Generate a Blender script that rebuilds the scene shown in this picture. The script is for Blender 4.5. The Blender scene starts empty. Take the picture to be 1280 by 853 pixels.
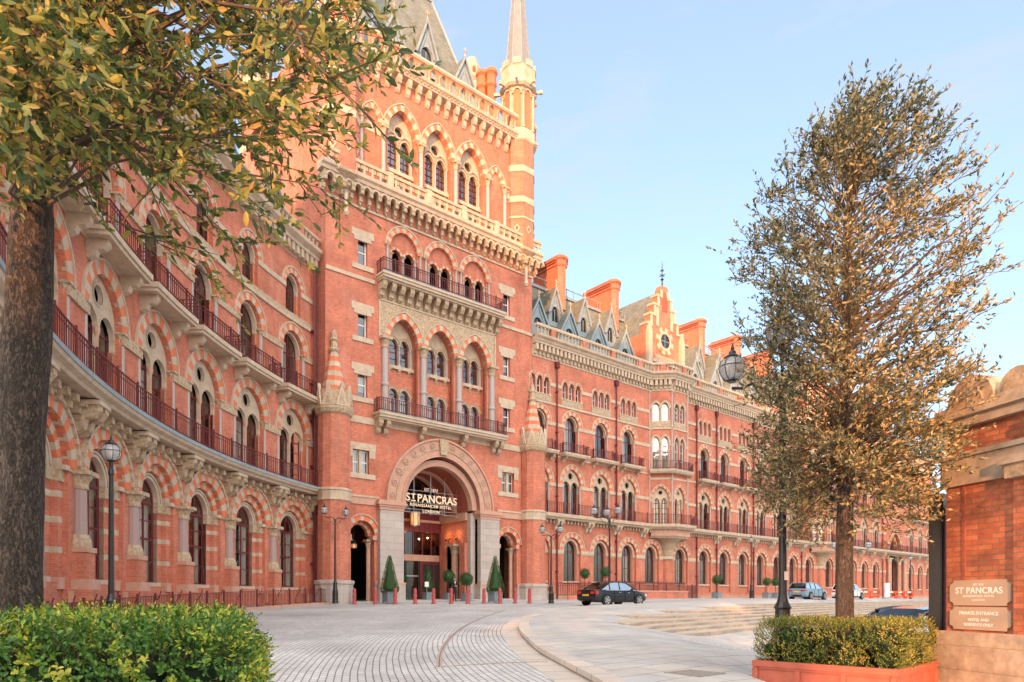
import bpy, bmesh, math, random
from mathutils import Vector, Matrix
rad = math.radians
RND = random.Random(11)
scene = bpy.context.scene
COL = scene.collection

# ---------------------------------------------------------------- camera
# world: x runs along the long facade, y goes into the building, z is up
FPX = 853.0; EYE = 0.25; DIST = 42.6
TH = math.atan2(1010.0, FPX)
UX, UZ = math.sin(TH), math.cos(TH)
cam_d = bpy.data.cameras.new('camera'); cam = bpy.data.objects.new('camera', cam_d); COL.objects.link(cam)
cam.location = (0, -DIST, EYE)
cam.rotation_euler = (rad(90), 0, -(math.pi / 2 - TH))
cam_d.sensor_width = 36; cam_d.lens = 36 * FPX / 1280
cam_d.shift_y = (748 - 426.5) / 1280
cam_d.clip_start = 0.05; cam_d.clip_end = 6000
scene.camera = cam

def W(X, Z, z=0.0):                       # metres right of / ahead of the viewpoint -> world
    return Vector((X * UX + Z * UZ, -X * UZ + Z * UX - DIST, z))

# ---------------------------------------------------------------- sky, sun, exposure
SUN_AZ = rad(-100); SUN_EL = rad(10); FILL_CLOUD = 8.0
hx, hy = UX * math.cos(SUN_AZ) + UZ * math.sin(SUN_AZ), -UZ * math.cos(SUN_AZ) + UX * math.sin(SUN_AZ)
SUN = Vector((hx * math.cos(SUN_EL), hy * math.cos(SUN_EL), math.sin(SUN_EL)))
world = bpy.data.worlds.new('World'); scene.world = world; world.use_nodes = True
wn = world.node_tree.nodes; wl = world.node_tree.links
for n in list(wn): wn.remove(n)
sky = wn.new('ShaderNodeTexSky'); sky.sky_type = 'NISHITA'; sky.sun_disc = False
sky.sun_elevation = SUN_EL; sky.sun_rotation = math.atan2(hx, hy)
sky.air_density = 1.0; sky.dust_density = 3.0; sky.ozone_density = 2.0
bg = wn.new('ShaderNodeBackground'); bg.inputs[1].default_value = 0.15
wo = wn.new('ShaderNodeOutputWorld')
# thin high cloud, a real layer of the sky by direction
tc = wn.new('ShaderNodeTexCoord'); mp = wn.new('ShaderNodeMapping'); mp.inputs['Scale'].default_value = (2.2, 1.0, 5.5)
mp.inputs['Rotation'].default_value = (0.2, 0.35, 0.6)
nz = wn.new('ShaderNodeTexNoise'); nz.inputs['Scale'].default_value = 2.6; nz.inputs['Detail'].default_value = 9; nz.inputs['Roughness'].default_value = 0.62
rp = wn.new('ShaderNodeValToRGB'); rp.color_ramp.elements[0].position = 0.52; rp.color_ramp.elements[1].position = 0.78
rp.color_ramp.elements[0].color = (.36, .36, .36, 1); rp.color_ramp.elements[1].color = (0.85, 0.85, 0.85, 1)
mx = wn.new('ShaderNodeMixRGB'); mx.blend_type = 'MIX'; mx.inputs[2].default_value = (1.34, 1.40, 1.48, 1)
wl.new(tc.outputs['Generated'], mp.inputs[0]); wl.new(mp.outputs[0], nz.inputs[0]); wl.new(nz.outputs[0], rp.inputs[0])
wl.new(rp.outputs[0], mx.inputs[0]); wl.new(sky.outputs[0], mx.inputs[1])
# bright unseen cloud bank behind the viewpoint, added to lift light on shaded facades
dt = wn.new('ShaderNodeVectorMath'); dt.operation = 'DOT_PRODUCT'; dt.inputs[1].default_value = Vector((hx, hy, 0.35)).normalized()
mr1 = wn.new('ShaderNodeMapRange'); mr1.interpolation_type = 'SMOOTHSTEP'; mr1.inputs[1].default_value = 0.08; mr1.inputs[2].default_value = 0.66
nz2 = wn.new('ShaderNodeTexNoise'); nz2.inputs['Scale'].default_value = 4.0; nz2.inputs['Detail'].default_value = 6
mr2 = wn.new('ShaderNodeMapRange'); mr2.inputs[1].default_value = 0.3; mr2.inputs[2].default_value = 0.6; mr2.inputs[3].default_value = 0.45
mul = wn.new('ShaderNodeMath'); mul.operation = 'MULTIPLY'
mx2 = wn.new('ShaderNodeMixRGB'); mx2.inputs[2].default_value = (FILL_CLOUD * 1.0, FILL_CLOUD * 0.91, FILL_CLOUD * 0.82, 1)
wl.new(tc.outputs['Generated'], dt.inputs[0]); wl.new(dt.outputs['Value'], mr1.inputs[0]); wl.new(tc.outputs['Generated'], nz2.inputs[0]); wl.new(nz2.outputs[0], mr2.inputs[0])
wl.new(mr1.outputs[0], mul.inputs[0]); wl.new(mr2.outputs[0], mul.inputs[1]); wl.new(mul.outputs[0], mx2.inputs[0]); wl.new(mx.outputs[0], mx2.inputs[1])
wl.new(mx2.outputs[0], bg.inputs[0]); wl.new(bg.outputs[0], wo.inputs[0])
sun_d = bpy.data.lights.new('sun', 'SUN'); sun_d.energy = 2.0; sun_d.angle = rad(0.5); sun_d.color = (1.0, 0.43, 0.16)
sun_o = bpy.data.objects.new('sun', sun_d); COL.objects.link(sun_o)
sun_o.rotation_euler = SUN.to_track_quat('Z', 'Y').to_euler(); sun_o.location = (0, -60, 80)
scene.view_settings.view_transform = 'Standard'; scene.view_settings.look = 'None'
scene.view_settings.exposure = 1.95; scene.view_settings.gamma = 1; scene.view_settings.use_curve_mapping = False

# ---------------------------------------------------------------- materials
MAT = {}
def mat(name, col, rough=0.8, var=0.15, scale=6.0, metal=0.0, spec=0.3, bump=0.0, col2=None, coat=0.0, stretch=None):
    m = bpy.data.materials.new(name); m.use_nodes = True; nt = m.node_tree; b = nt.nodes['Principled BSDF']
    b.inputs['Roughness'].default_value = rough; b.inputs['Metallic'].default_value = metal
    b.inputs['Specular IOR Level'].default_value = spec
    if coat: b.inputs['Coat Weight'].default_value = coat; b.inputs['Coat Roughness'].default_value = 0.05
    t = nt.nodes.new('ShaderNodeTexCoord'); n = nt.nodes.new('ShaderNodeTexNoise')
    n.inputs['Scale'].default_value = scale; n.inputs['Detail'].default_value = 8; n.inputs['Roughness'].default_value = 0.65
    if stretch:
        mp_ = nt.nodes.new('ShaderNodeMapping'); mp_.inputs['Scale'].default_value = stretch
        nt.links.new(t.outputs['Object'], mp_.inputs[0]); nt.links.new(mp_.outputs[0], n.inputs['Vector'])
    else: nt.links.new(t.outputs['Object'], n.inputs['Vector'])
    r = nt.nodes.new('ShaderNodeValToRGB'); e = r.color_ramp.elements
    e[0].position = 0.3; e[1].position = 0.7
    c2 = col2 or tuple(c * (1 + var) for c in col); c1 = col if col2 else tuple(c * (1 - var) for c in col)
    e[0].color = (*c1, 1); e[1].color = (*c2, 1)
    nt.links.new(n.outputs[0], r.inputs[0]); nt.links.new(r.outputs[0], b.inputs['Base Color'])
    if bump:
        bp = nt.nodes.new('ShaderNodeBump'); bp.inputs['Strength'].default_value = bump; bp.inputs['Distance'].default_value = 0.02
        nt.links.new(n.outputs[0], bp.inputs['Height']); nt.links.new(bp.outputs[0], b.inputs['Normal'])
    MAT[name] = m; return m

def brickmat(name, c1, c2, mortar, bw, bh, ms=0.012, mottle=0.25, mscale=0.5, rough=0.85, bump=0.3, bias=0.0, streak=0.0, dirt=0.0):
    m = bpy.data.materials.new(name); m.use_nodes = True; nt = m.node_tree; b = nt.nodes['Principled BSDF']; L = nt.links.new
    b.inputs['Roughness'].default_value = rough; b.inputs['Specular IOR Level'].default_value = 0.25
    t = nt.nodes.new('ShaderNodeTexCoord')
    k = nt.nodes.new('ShaderNodeTexBrick'); k.inputs['Scale'].default_value = 1.0
    k.inputs['Color1'].default_value = (*c1, 1); k.inputs['Color2'].default_value = (*c2, 1); k.inputs['Mortar'].default_value = (*mortar, 1)
    k.inputs['Brick Width'].default_value = bw; k.inputs['Row Height'].default_value = bh; k.inputs['Mortar Size'].default_value = ms
    k.inputs['Mortar Smooth'].default_value = 0.3; k.inputs['Bias'].default_value = bias
    L(t.outputs['UV'], k.inputs['Vector'])
    n = nt.nodes.new('ShaderNodeTexNoise'); n.inputs['Scale'].default_value = mscale; n.inputs['Detail'].default_value = 10; n.inputs['Roughness'].default_value = 0.7
    L(t.outputs['UV'], n.inputs['Vector'])
    mr = nt.nodes.new('ShaderNodeMapRange'); mr.inputs[1].default_value = 0.3; mr.inputs[2].default_value = 0.7
    mr.inputs[3].default_value = 1 - mottle; mr.inputs[4].default_value = 1 + mottle
    L(n.outputs[0], mr.inputs[0])
    mm = nt.nodes.new('ShaderNodeMixRGB'); mm.blend_type = 'MULTIPLY'; mm.inputs[0].default_value = 1.0
    L(k.outputs[0], mm.inputs[1]); L(mr.outputs[0], mm.inputs[2])
    out = mm.outputs[0]
    if dirt:                              # pale efflorescence and soot runs with a shape of their own
        mp = nt.nodes.new('ShaderNodeMapping'); mp.inputs['Scale'].default_value = (1.6, 0.25, 1)
        n2 = nt.nodes.new('ShaderNodeTexNoise'); n2.inputs['Scale'].default_value = 0.9; n2.inputs['Detail'].default_value = 6
        L(t.outputs['UV'], mp.inputs[0]); L(mp.outputs[0], n2.inputs['Vector'])
        r2 = nt.nodes.new('ShaderNodeValToRGB'); r2.color_ramp.elements[0].position = 0.55; r2.color_ramp.elements[1].position = 0.8
        r2.color_ramp.elements[0].color = (0, 0, 0, 1); r2.color_ramp.elements[1].color = (dirt, dirt, dirt, 1)
        L(n2.outputs[0], r2.inputs[0])
        m2 = nt.nodes.new('ShaderNodeMixRGB'); m2.inputs[2].default_value = (0.55, 0.36, 0.29, 1)
        L(r2.outputs[0], m2.inputs[0]); L(out, m2.inputs[1]); out = m2.outputs[0]
        n3 = nt.nodes.new('ShaderNodeTexNoise'); n3.inputs['Scale'].default_value = 1.7; n3.inputs['Detail'].default_value = 9; n3.inputs['Roughness'].default_value = .75; mp3 = nt.nodes.new('ShaderNodeMapping'); mp3.inputs['Scale'].default_value = (1.1, .35, 1); mp3.inputs['Location'].default_value = (7, 3, 0)
        L(t.outputs['UV'], mp3.inputs[0]); L(mp3.outputs[0], n3.inputs['Vector'])
        r3 = nt.nodes.new('ShaderNodeValToRGB'); r3.color_ramp.elements[0].position = .49; r3.color_ramp.elements[1].position = .74; r3.color_ramp.elements[1].color = (.55, .55, .55, 1); r3.color_ramp.elements[0].color = (0, 0, 0, 1)
        L(n3.outputs[0], r3.inputs[0]); m3 = nt.nodes.new('ShaderNodeMixRGB'); m3.inputs[2].default_value = (.26, .075, .05, 1); L(r3.outputs[0], m3.inputs[0]); L(out, m3.inputs[1]); out = m3.outputs[0]
    L(out, b.inputs['Base Color'])
    if bump:
        bp = nt.nodes.new('ShaderNodeBump'); bp.inputs['Strength'].default_value = bump; bp.inputs['Distance'].default_value = 0.01
        ad = nt.nodes.new('ShaderNodeMath'); ad.operation = 'SUBTRACT'; L(n.outputs[0], ad.inputs[0]); L(k.outputs['Fac'], ad.inputs[1])
        L(ad.outputs[0], bp.inputs['Height']); L(bp.outputs[0], b.inputs['Normal'])
    MAT[name] = m; return m

brickmat('brick', (0.60, 0.195, 0.118), (0.46, 0.135, 0.083), (0.50, 0.24, 0.17), 0.235, 0.078, 0.009, 0.26, 0.45, dirt=0.35)
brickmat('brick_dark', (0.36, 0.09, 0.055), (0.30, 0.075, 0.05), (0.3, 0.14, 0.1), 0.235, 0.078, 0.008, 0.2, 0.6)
mat('brick_arch', (0.63, 0.185, 0.095), 0.85, 0.16, 5)
mat('stone', (0.42, 0.32, 0.23), 0.85, 0.17, 2.2, bump=0.25, col2=(0.60, 0.48, 0.36))
mat('stone_carved', (0.27, 0.185, 0.12), 0.9, 0.3, 8, bump=1.0, col2=(0.62, 0.48, 0.33))
mat('stone_pink', (0.52, 0.30, 0.22), 0.85, 0.14, 2.5, bump=0.2)
mat('granite', (0.40, 0.35, 0.335), 0.45, 0.2, 25)
brickmat('ashlar', (0.47, 0.40, 0.36), (0.42, 0.36, 0.33), (0.30, 0.25, 0.22), 1.1, 0.52, 0.012, 0.14, 0.8, bump=0.15)
mat('granite_pink', (0.36, 0.25, 0.23), 0.4, 0.15, 30)
mat('maroon', (0.15, 0.025, 0.03), 0.35, 0.15, 8)
mat('iron_red', (0.13, 0.032, 0.034), 0.45, 0.2, 8)
mat('lead', (0.25, 0.31, 0.335), 0.6, 0.18, 2.5)
brickmat('slate', (0.22, 0.23, 0.19), (0.16, 0.175, 0.15), (0.10, 0.11, 0.10), 0.3, 0.17, 0.01, 0.25, 0.7, rough=0.6, bump=0.4)
mat('black_iron', (0.02, 0.022, 0.023), 0.35, 0.3, 10, spec=0.5)
mat('curtain', (0.80, 0.74, 0.62), 0.9, 0.1, 4)
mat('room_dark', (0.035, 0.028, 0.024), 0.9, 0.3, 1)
mat('white_paint', (0.8, 0.8, 0.78), 0.5, 0.04, 5)
mat('bollard_red', (0.42, 0.08, 0.08), 0.45, 0.15, 8)
mat('planter_grey', (0.21, 0.25, 0.28), 0.5, 0.12, 5)
mat('planter_red', (0.40, 0.10, 0.062), 0.6, 0.2, 5, bump=.1, col2=(0.50, 0.135, 0.085))
mat('rubber', (0.02, 0.02, 0.02), 0.8, 0.2, 9)
mat('alloy', (0.6, 0.6, 0.62), 0.3, 0.05, 9, metal=0.9)
mat('soil', (0.05, 0.035, 0.025), 0.95, 0.3, 20)
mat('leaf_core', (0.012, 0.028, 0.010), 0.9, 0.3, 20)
mat('spire_stone', (0.23, 0.235, 0.24), 0.8, 0.15, 3)
def barkmat(name, dark, light, sc):
    m = bpy.data.materials.new(name); m.use_nodes = True; nt = m.node_tree; b = nt.nodes['Principled BSDF']; L = nt.links.new; b.inputs['Roughness'].default_value = .95
    t = nt.nodes.new('ShaderNodeTexCoord'); mp = nt.nodes.new('ShaderNodeMapping'); mp.inputs['Scale'].default_value = (1, 1, .3); L(t.outputs['Object'], mp.inputs[0])
    n = nt.nodes.new('ShaderNodeTexNoise'); n.inputs['Scale'].default_value = sc * .6; n.inputs['Detail'].default_value = 10; n.inputs['Roughness'].default_value = .75; L(mp.outputs[0], n.inputs['Vector'])
    mxv = nt.nodes.new('ShaderNodeMixRGB'); mxv.inputs[0].default_value = .3; L(mp.outputs[0], mxv.inputs[1]); L(n.outputs['Color'], mxv.inputs[2])
    v = nt.nodes.new('ShaderNodeTexVoronoi'); v.feature = 'DISTANCE_TO_EDGE'; v.inputs['Scale'].default_value = sc; L(mxv.outputs[0], v.inputs['Vector'])
    r = nt.nodes.new('ShaderNodeMapRange'); r.inputs[1].default_value = 0; r.inputs[2].default_value = .12; L(v.outputs['Distance'], r.inputs[0])
    mu = nt.nodes.new('ShaderNodeMath'); mu.operation = 'MULTIPLY'; L(r.outputs[0], mu.inputs[0]); L(n.outputs[0], mu.inputs[1])
    c = nt.nodes.new('ShaderNodeValToRGB'); c.color_ramp.elements[0].color = (*dark, 1); c.color_ramp.elements[1].color = (*light, 1); c.color_ramp.elements[0].position = .1; c.color_ramp.elements[1].position = .7
    L(mu.outputs[0], c.inputs[0]); L(c.outputs[0], b.inputs['Base Color'])
    bp = nt.nodes.new('ShaderNodeBump'); bp.inputs['Strength'].default_value = 1; bp.inputs['Distance'].default_value = .025; L(mu.outputs[0], bp.inputs['Height']); L(bp.outputs[0], b.inputs['Normal'])
    MAT[name] = m
barkmat('bark', (.05, .036, .028), (.185, .135, .105), 26)
mat('twig', (0.12, 0.085, 0.06), 0.9, 0.25, 10)

def glassmat(name, tint, refl, rough=0.015):
    m = bpy.data.materials.new(name); m.use_nodes = True; nt = m.node_tree
    for n in list(nt.nodes): nt.nodes.remove(n)
    o = nt.nodes.new('ShaderNodeOutputMaterial'); g = nt.nodes.new('ShaderNodeBsdfGlossy'); t = nt.nodes.new('ShaderNodeBsdfTransparent')
    g.inputs['Roughness'].default_value = rough; t.inputs[0].default_value = (*tint, 1)
    w = nt.nodes.new('ShaderNodeFresnel'); w.inputs[0].default_value = 1.5
    a = nt.nodes.new('ShaderNodeMath'); a.operation = 'MULTIPLY_ADD'; a.inputs[1].default_value = 1.0; a.inputs[2].default_value = refl; a.use_clamp = True
    x = nt.nodes.new('ShaderNodeMixShader'); L = nt.links.new
    # hand made panes: slight waviness of the reflection
    nn = nt.nodes.new('ShaderNodeTexNoise'); nn.inputs['Scale'].default_value = 1.3
    tcx = nt.nodes.new('ShaderNodeTexCoord'); L(tcx.outputs['Object'], nn.inputs['Vector'])
    bp = nt.nodes.new('ShaderNodeBump'); bp.inputs['Strength'].default_value = 0.12; bp.inputs['Distance'].default_value = 0.05
    L(nn.outputs[0], bp.inputs['Height']); L(bp.outputs[0], g.inputs['Normal'])
    L(w.outputs[0], a.inputs[0]); L(a.outputs[0], x.inputs[0]); L(t.outputs[0], x.inputs[1]); L(g.outputs[0], x.inputs[2]); L(x.outputs[0], o.inputs[0])
    MAT[name] = m; return m
glassmat('glass', (0.88, 0.92, 0.92), 0.22)
glassmat('glass_dark', (0.35, 0.40, 0.42), 0.10)
glassmat('car_glass', (0.05, 0.065, 0.07), 0.03)
glassmat('globe_glass', (0.92, 0.93, 0.93), 0.06)
_nt = MAT['globe_glass'].node_tree; _d = _nt.nodes.new('ShaderNodeBsdfTranslucent'); _d.inputs[0].default_value = (.8, .82, .82, 1); _d2 = _nt.nodes.new('ShaderNodeBsdfDiffuse'); _d2.inputs[0].default_value = (.8, .82, .82, 1)
_a = _nt.nodes.new('ShaderNodeMixShader'); _a.inputs[0].default_value = .6; _b = _nt.nodes.new('ShaderNodeMixShader'); _b.inputs[0].default_value = .45; _o = _nt.nodes['Material Output']
_src = _o.inputs[0].links[0].from_socket; _nt.links.new(_d.outputs[0], _a.inputs[1]); _nt.links.new(_d2.outputs[0], _a.inputs[2]); _nt.links.new(_src, _b.inputs[1]); _nt.links.new(_a.outputs[0], _b.inputs[2]); _nt.links.new(_b.outputs[0], _o.inputs[0])

def emis(name, col, s):
    m = bpy.data.materials.new(name); m.use_nodes = True; b = m.node_tree.nodes['Principled BSDF']
    b.inputs['Base Color'].default_value = (*col, 1); b.inputs['Emission Color'].default_value = (*col, 1); b.inputs['Emission Strength'].default_value = s
    MAT[name] = m
emis('letter_lit', (0.85, 0.66, 0.45), 0.06)
emis('lantern_glow', (1.0, 0.42, 0.12), 0.35)

def leafmat(name, stops, trans=0.35, rough=0.45, clump=0.35, cs=1.2):
    m = bpy.data.materials.new(name); m.use_nodes = True; nt = m.node_tree; L = nt.links.new
    b = nt.nodes['Principled BSDF']; o = nt.nodes['Material Output']
    g = nt.nodes.new('ShaderNodeNewGeometry'); r = nt.nodes.new('ShaderNodeValToRGB')
    e = r.color_ramp.elements
    while len(e) < len(stops): e.new(0.5)
    for i, (p, c) in enumerate(stops): e[i].position = p; e[i].color = (*c, 1)
    L(g.outputs['Random Per Island'], r.inputs[0])
    b.inputs['Roughness'].default_value = rough; b.inputs['Specular IOR Level'].default_value = 0.4
    L(r.outputs[0], b.inputs['Base Color'])
    t = nt.nodes.new('ShaderNodeBsdfTranslucent'); L(r.outputs[0], t.inputs[0])
    x = nt.nodes.new('ShaderNodeMixShader'); x.inputs[0].default_value = trans
    L(b.outputs[0], x.inputs[1]); L(t.outputs[0], x.inputs[2]); L(x.outputs[0], o.inputs[0])
    MAT[name] = m; return m
leafmat('leaf_holm', [(0.0, (0.05, 0.072, 0.04)), (0.35, (0.12, 0.135, 0.065)), (0.65, (0.38, 0.29, 0.13)), (1.0, (0.66, 0.48, 0.23))], .3, .3)
leafmat('leaf_near', [(0.0, (0.05, 0.09, 0.03)), (0.35, (0.11, 0.165, 0.05)), (0.62, (0.27, 0.29, 0.07)), (0.86, (0.52, 0.43, 0.10)), (1.0, (0.55, 0.33, 0.14))], 0.42, 0.35)  # yellow end of the range stands in for sun dapples on the leaves
leafmat('leaf_box', [(0.0, (0.028, 0.090, 0.016)), (0.5, (0.07, 0.18, 0.03)), (1.0, (0.16, 0.29, 0.04))], 0.3, 0.4)
leafmat('leaf_box_new', [(0.0, (0.12, 0.25, 0.03)), (0.4, (0.30, 0.40, 0.045)), (0.8, (0.54, 0.52, 0.06)), (1.0, (0.62, 0.48, 0.14))], 0.35, 0.4)  # yellow palette: sunlight on the hedge tips is put into the leaf colour
leafmat('leaf_box_far', [(0.0, (0.035, 0.09, 0.022)), (0.5, (0.14, 0.19, 0.035)), (1.0, (0.34, 0.33, 0.055))], 0.3, 0.45)
leafmat('leaf_box_far_new', [(0.0, (0.24, 0.26, 0.045)), (0.5, (0.48, 0.42, 0.06)), (1.0, (0.58, 0.40, 0.16))], 0.3, 0.45)  # yellow palette of the far hedge, sunlight included in the colour
leafmat('leaf_topiary', [(0.0, (0.02, 0.055, 0.018)), (0.6, (0.045, 0.11, 0.03)), (1.0, (0.10, 0.17, 0.05))], 0.25, 0.5)

# ---------------------------------------------------------------- mesh builder
CURWARP = None; DENSE = None
class MB:
    def __init__(s): s.v = []; s.f = []; s.m = []; s.slots = []
    def slot(s, m):
        if m not in s.slots: s.slots.append(m)
        return s.slots.index(m)
    def face(s, pts, m):
        i = len(s.v); s.v += [tuple(p) for p in pts]; s.f.append(tuple(range(i, i + len(pts)))); s.m.append(s.slot(m))
    def mesh(s, vs, fs, m):
        i = len(s.v); s.v += [tuple(p) for p in vs]; k = s.slot(m)
        for f in fs: s.f.append(tuple(i + j for j in f)); s.m.append(k)
    def box(s, x0, x1, y0, y1, z0, z1, m, n=1, M=None):
        for k in range(n):
            a = x0 + (x1 - x0) * k / n; b = x0 + (x1 - x0) * (k + 1) / n
            vs = [(a, y0, z0), (b, y0, z0), (b, y1, z0), (a, y1, z0), (a, y0, z1), (b, y0, z1), (b, y1, z1), (a, y1, z1)]
            if M: vs = [M @ Vector(q) for q in vs]
            fs = [(0, 1, 5, 4), (3, 2, 1, 0), (4, 5, 6, 7), (2, 3, 7, 6)]
            if k == 0: fs.append((3, 0, 4, 7))
            if k == n - 1: fs.append((1, 2, 6, 5))
            s.mesh(vs, fs, m)
    def prism(s, poly, y0, y1, m, M=None):         # polygon in (x,z), extruded in y
        n = len(poly); vs = [(x, y0, z) for x, z in poly] + [(x, y1, z) for x, z in poly]
        if M: vs = [M @ Vector(q) for q in vs]
        s.mesh(vs, [tuple(range(n)), tuple(range(2 * n - 1, n - 1, -1))] + [(i, (i + 1) % n, n + (i + 1) % n, n + i) for i in range(n)], m)
    def slab(s, poly, z0, z1, m, bottom=True):     # polygon in (x,y), extruded in z
        n = len(poly); vs = [(x, y, z0) for x, y in poly] + [(x, y, z1) for x, y in poly]
        fs = [tuple(range(n, 2 * n))] + [(i, (i + 1) % n, n + (i + 1) % n, n + i) for i in range(n)]
        if bottom: fs.append(tuple(range(n - 1, -1, -1)))
        s.mesh(vs, fs, m)
    def lathe(s, prof, cx, cy, m, n=10, a0=0.0, a1=None, M=None, off=0.0):   # prof: (r,z)
        full = a1 is None; a1 = a0 + 2 * math.pi if full else a1
        k = n if full else n + 1; vs = []
        for r, z in prof:
            for i in range(k):
                a = off + a0 + (a1 - a0) * i / n; vs.append((cx + r * math.cos(a), cy + r * math.sin(a), z))
        if M: vs = [M @ Vector(q) for q in vs]
        fs = []
        for j in range(len(prof) - 1):
            for i in range(n):
                i2 = (i + 1) % k; fs.append((j * k + i, j * k + i2, (j + 1) * k + i2, (j + 1) * k + i))
        if full:
            if prof[-1][0] > 0.001: fs.append(tuple((len(prof) - 1) * k + i for i in range(k)))
            if prof[0][0] > 0.001: fs.append(tuple(k - 1 - i for i in range(k)))
        s.mesh(vs, fs, m)
    def tube(s, pts, rs, m, n=6):
        pts = [Vector(p) for p in pts]
        if not isinstance(rs, (list, tuple)): rs = [rs] * len(pts)
        vs = []; up = Vector((0.13, 0.27, 0.95)).normalized()
        for i, p in enumerate(pts):
            d = (pts[min(i + 1, len(pts) - 1)] - pts[max(i - 1, 0)])
            if d.length < 1e-6: d = Vector((0, 0, 1))
            d.normalize(); a = d.cross(up)
            if a.length < 0.05: a = d.cross(Vector((1, 0, 0)))
            a.normalize(); b = d.cross(a)
            for k in range(n):
                t = 2 * math.pi * k / n; vs.append(p + (a * math.cos(t) + b * math.sin(t)) * rs[i])
        fs = [(i * n + k, i * n + (k + 1) % n, (i + 1) * n + (k + 1) % n, (i + 1) * n + k) for i in range(len(pts) - 1) for k in range(n)]
        fs += [tuple(range(n - 1, -1, -1)), tuple((len(pts) - 1) * n + k for k in range(n))]
        s.mesh(vs, fs, m)
    def sphere(s, c, r, m, nu=10, nv=7, sc=(1, 1, 1)):
        prof = [(r * math.sin(math.pi * j / nv), -r * math.cos(math.pi * j / nv)) for j in range(nv + 1)]
        vs = []; fs = []
        for q, z in prof:
            for i in range(nu):
                a = 2 * math.pi * i / nu; vs.append((c[0] + q * math.cos(a) * sc[0], c[1] + q * math.sin(a) * sc[1], c[2] + z * sc[2]))
        for j in range(nv):
            for i in range(nu): fs.append((j * nu + i, j * nu + (i + 1) % nu, (j + 1) * nu + (i + 1) % nu, (j + 1) * nu + i))
        s.mesh(vs, fs, m)
    def xform(s, i0, M):
        for i in range(i0, len(s.v)): s.v[i] = tuple(M @ Vector(s.v[i]))
    def meshdata(s, name, warp=None, smooth=False, nouv=False):
        me = bpy.data.meshes.new(name); warp = warp or CURWARP
        vs = [warp(*p) for p in s.v] if warp else s.v
        me.from_pydata(vs, [], s.f)
        for m in s.slots: me.materials.append(MAT[m])
        me.polygons.foreach_set('material_index', s.m)
        if smooth: me.polygons.foreach_set('use_smooth', [True] * len(s.f))
        if not nouv:
            uv = me.uv_layers.new(name='UVMap'); data = []
            for f in s.f:
                a, b, c = (s.v[f[0]], s.v[f[1]], s.v[f[2]])
                e1 = (b[0] - a[0], b[1] - a[1], b[2] - a[2]); e2 = (c[0] - a[0], c[1] - a[1], c[2] - a[2])
                nx = abs(e1[1] * e2[2] - e1[2] * e2[1]); ny = abs(e1[2] * e2[0] - e1[0] * e2[2]); nz = abs(e1[0] * e2[1] - e1[1] * e2[0])
                for i in f:
                    p = s.v[i]
                    if nz > nx and nz > ny: data += [p[0], p[1]]
                    elif nx > ny: data += [p[1], p[2]]
                    else: data += [p[0], p[2]]
            uv.data.foreach_set('uv', data)
        me.update(); return me
    def build(s, name, parent=None, warp=None, smooth=False, local=False, M=None):
        o = bpy.data.objects.new(name, s.meshdata(name, warp, smooth)); COL.objects.link(o)
        if M is not None: o.matrix_basis = M
        if parent is not None:
            o.parent = parent
            if not local: o.matrix_parent_inverse = wmat(parent).inverted()
        return o

def wmat(o):
    return o.matrix_basis.copy() if o.parent is None else wmat(o.parent) @ o.matrix_parent_inverse @ o.matrix_basis
def tag(o, label=None, cat=None, group=None, kind=None):
    if label: o['label'] = label
    if cat: o['category'] = cat
    if group: o['group'] = group
    if kind: o['kind'] = kind
    return o
def thing(name, loc, label, cat, group=None, rz=0.0):
    o = bpy.data.objects.new(name, None); COL.objects.link(o); o.location = loc; o.rotation_euler = (0, 0, rz)
    o.matrix_basis = Matrix.Translation(Vector(loc)) @ Matrix.Rotation(rz, 4, 'Z')
    o.empty_display_size = 0.3
    return tag(o, label, cat, group)
def inst(name, me, parent, M=None, sub=False):     # one more copy of a part, sharing its mesh
    o = bpy.data.objects.new(name, me); COL.objects.link(o); o.parent = parent
    if not sub:
        o.matrix_parent_inverse = wmat(parent).inverted()
        if M is not None: o.matrix_basis = M
    return o
def copy_tree(root, M, label=None):
    def cp(o, parent):
        c = o.copy(); COL.objects.link(c)
        if parent is not None: c.parent = parent
        for ch in o.children: cp(ch, c)
        return c
    r = cp(root, None); r.matrix_basis = M
    if label: r['label'] = label
    return r

# ---------------------------------------------------------------- facade vocabulary
def arch_pts(w, h, n=12):
    out = []
    if h <= w * 1.03:
        for i in range(n + 1):
            a = math.pi * i / n; out.append((-w * math.cos(a), h * math.sin(a)))
        return out
    r = (w * w + h * h) / (2 * w); cx = r - w; at = math.acos(-cx / r); out = []
    for i in range(n + 1):
        f = i / n; q = min(f, 1 - f) * 2; g = math.pi + (at - math.pi) * q; x, z = cx + r * math.cos(g), r * math.sin(g)
        out.append((x if f <= .5 else -x, z))
    return out
def op_arch(c, w, sill, spring, h, n=10):
    p = arch_pts(w, h, n); return dict(xs=[c + x for x, z in p], lo=[sill] * len(p), hi=[spring + z for x, z in p], sill=True)
def op_rect(x0, x1, z0, z1): return dict(xs=[x0, x1], lo=[z0, z0], hi=[z1, z1], sill=True)
def op_circle(c, zc, r, n=12):
    xs = [c - r * math.cos(math.pi * i / n) for i in range(n + 1)]; d = [r * math.sin(math.pi * i / n) for i in range(n + 1)]
    return dict(xs=xs, lo=[zc - q for q in d], hi=[zc + q for q in d], sill=True)
def _at(op, x, key):
    xs = op['xs']
    for i in range(len(xs) - 1):
        if xs[i] - 1e-9 <= x <= xs[i + 1] + 1e-9:
            d = xs[i + 1] - xs[i]; t = 0 if d < 1e-9 else (x - xs[i]) / d
            return op[key][i] * (1 - t) + op[key][i + 1] * t
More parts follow.
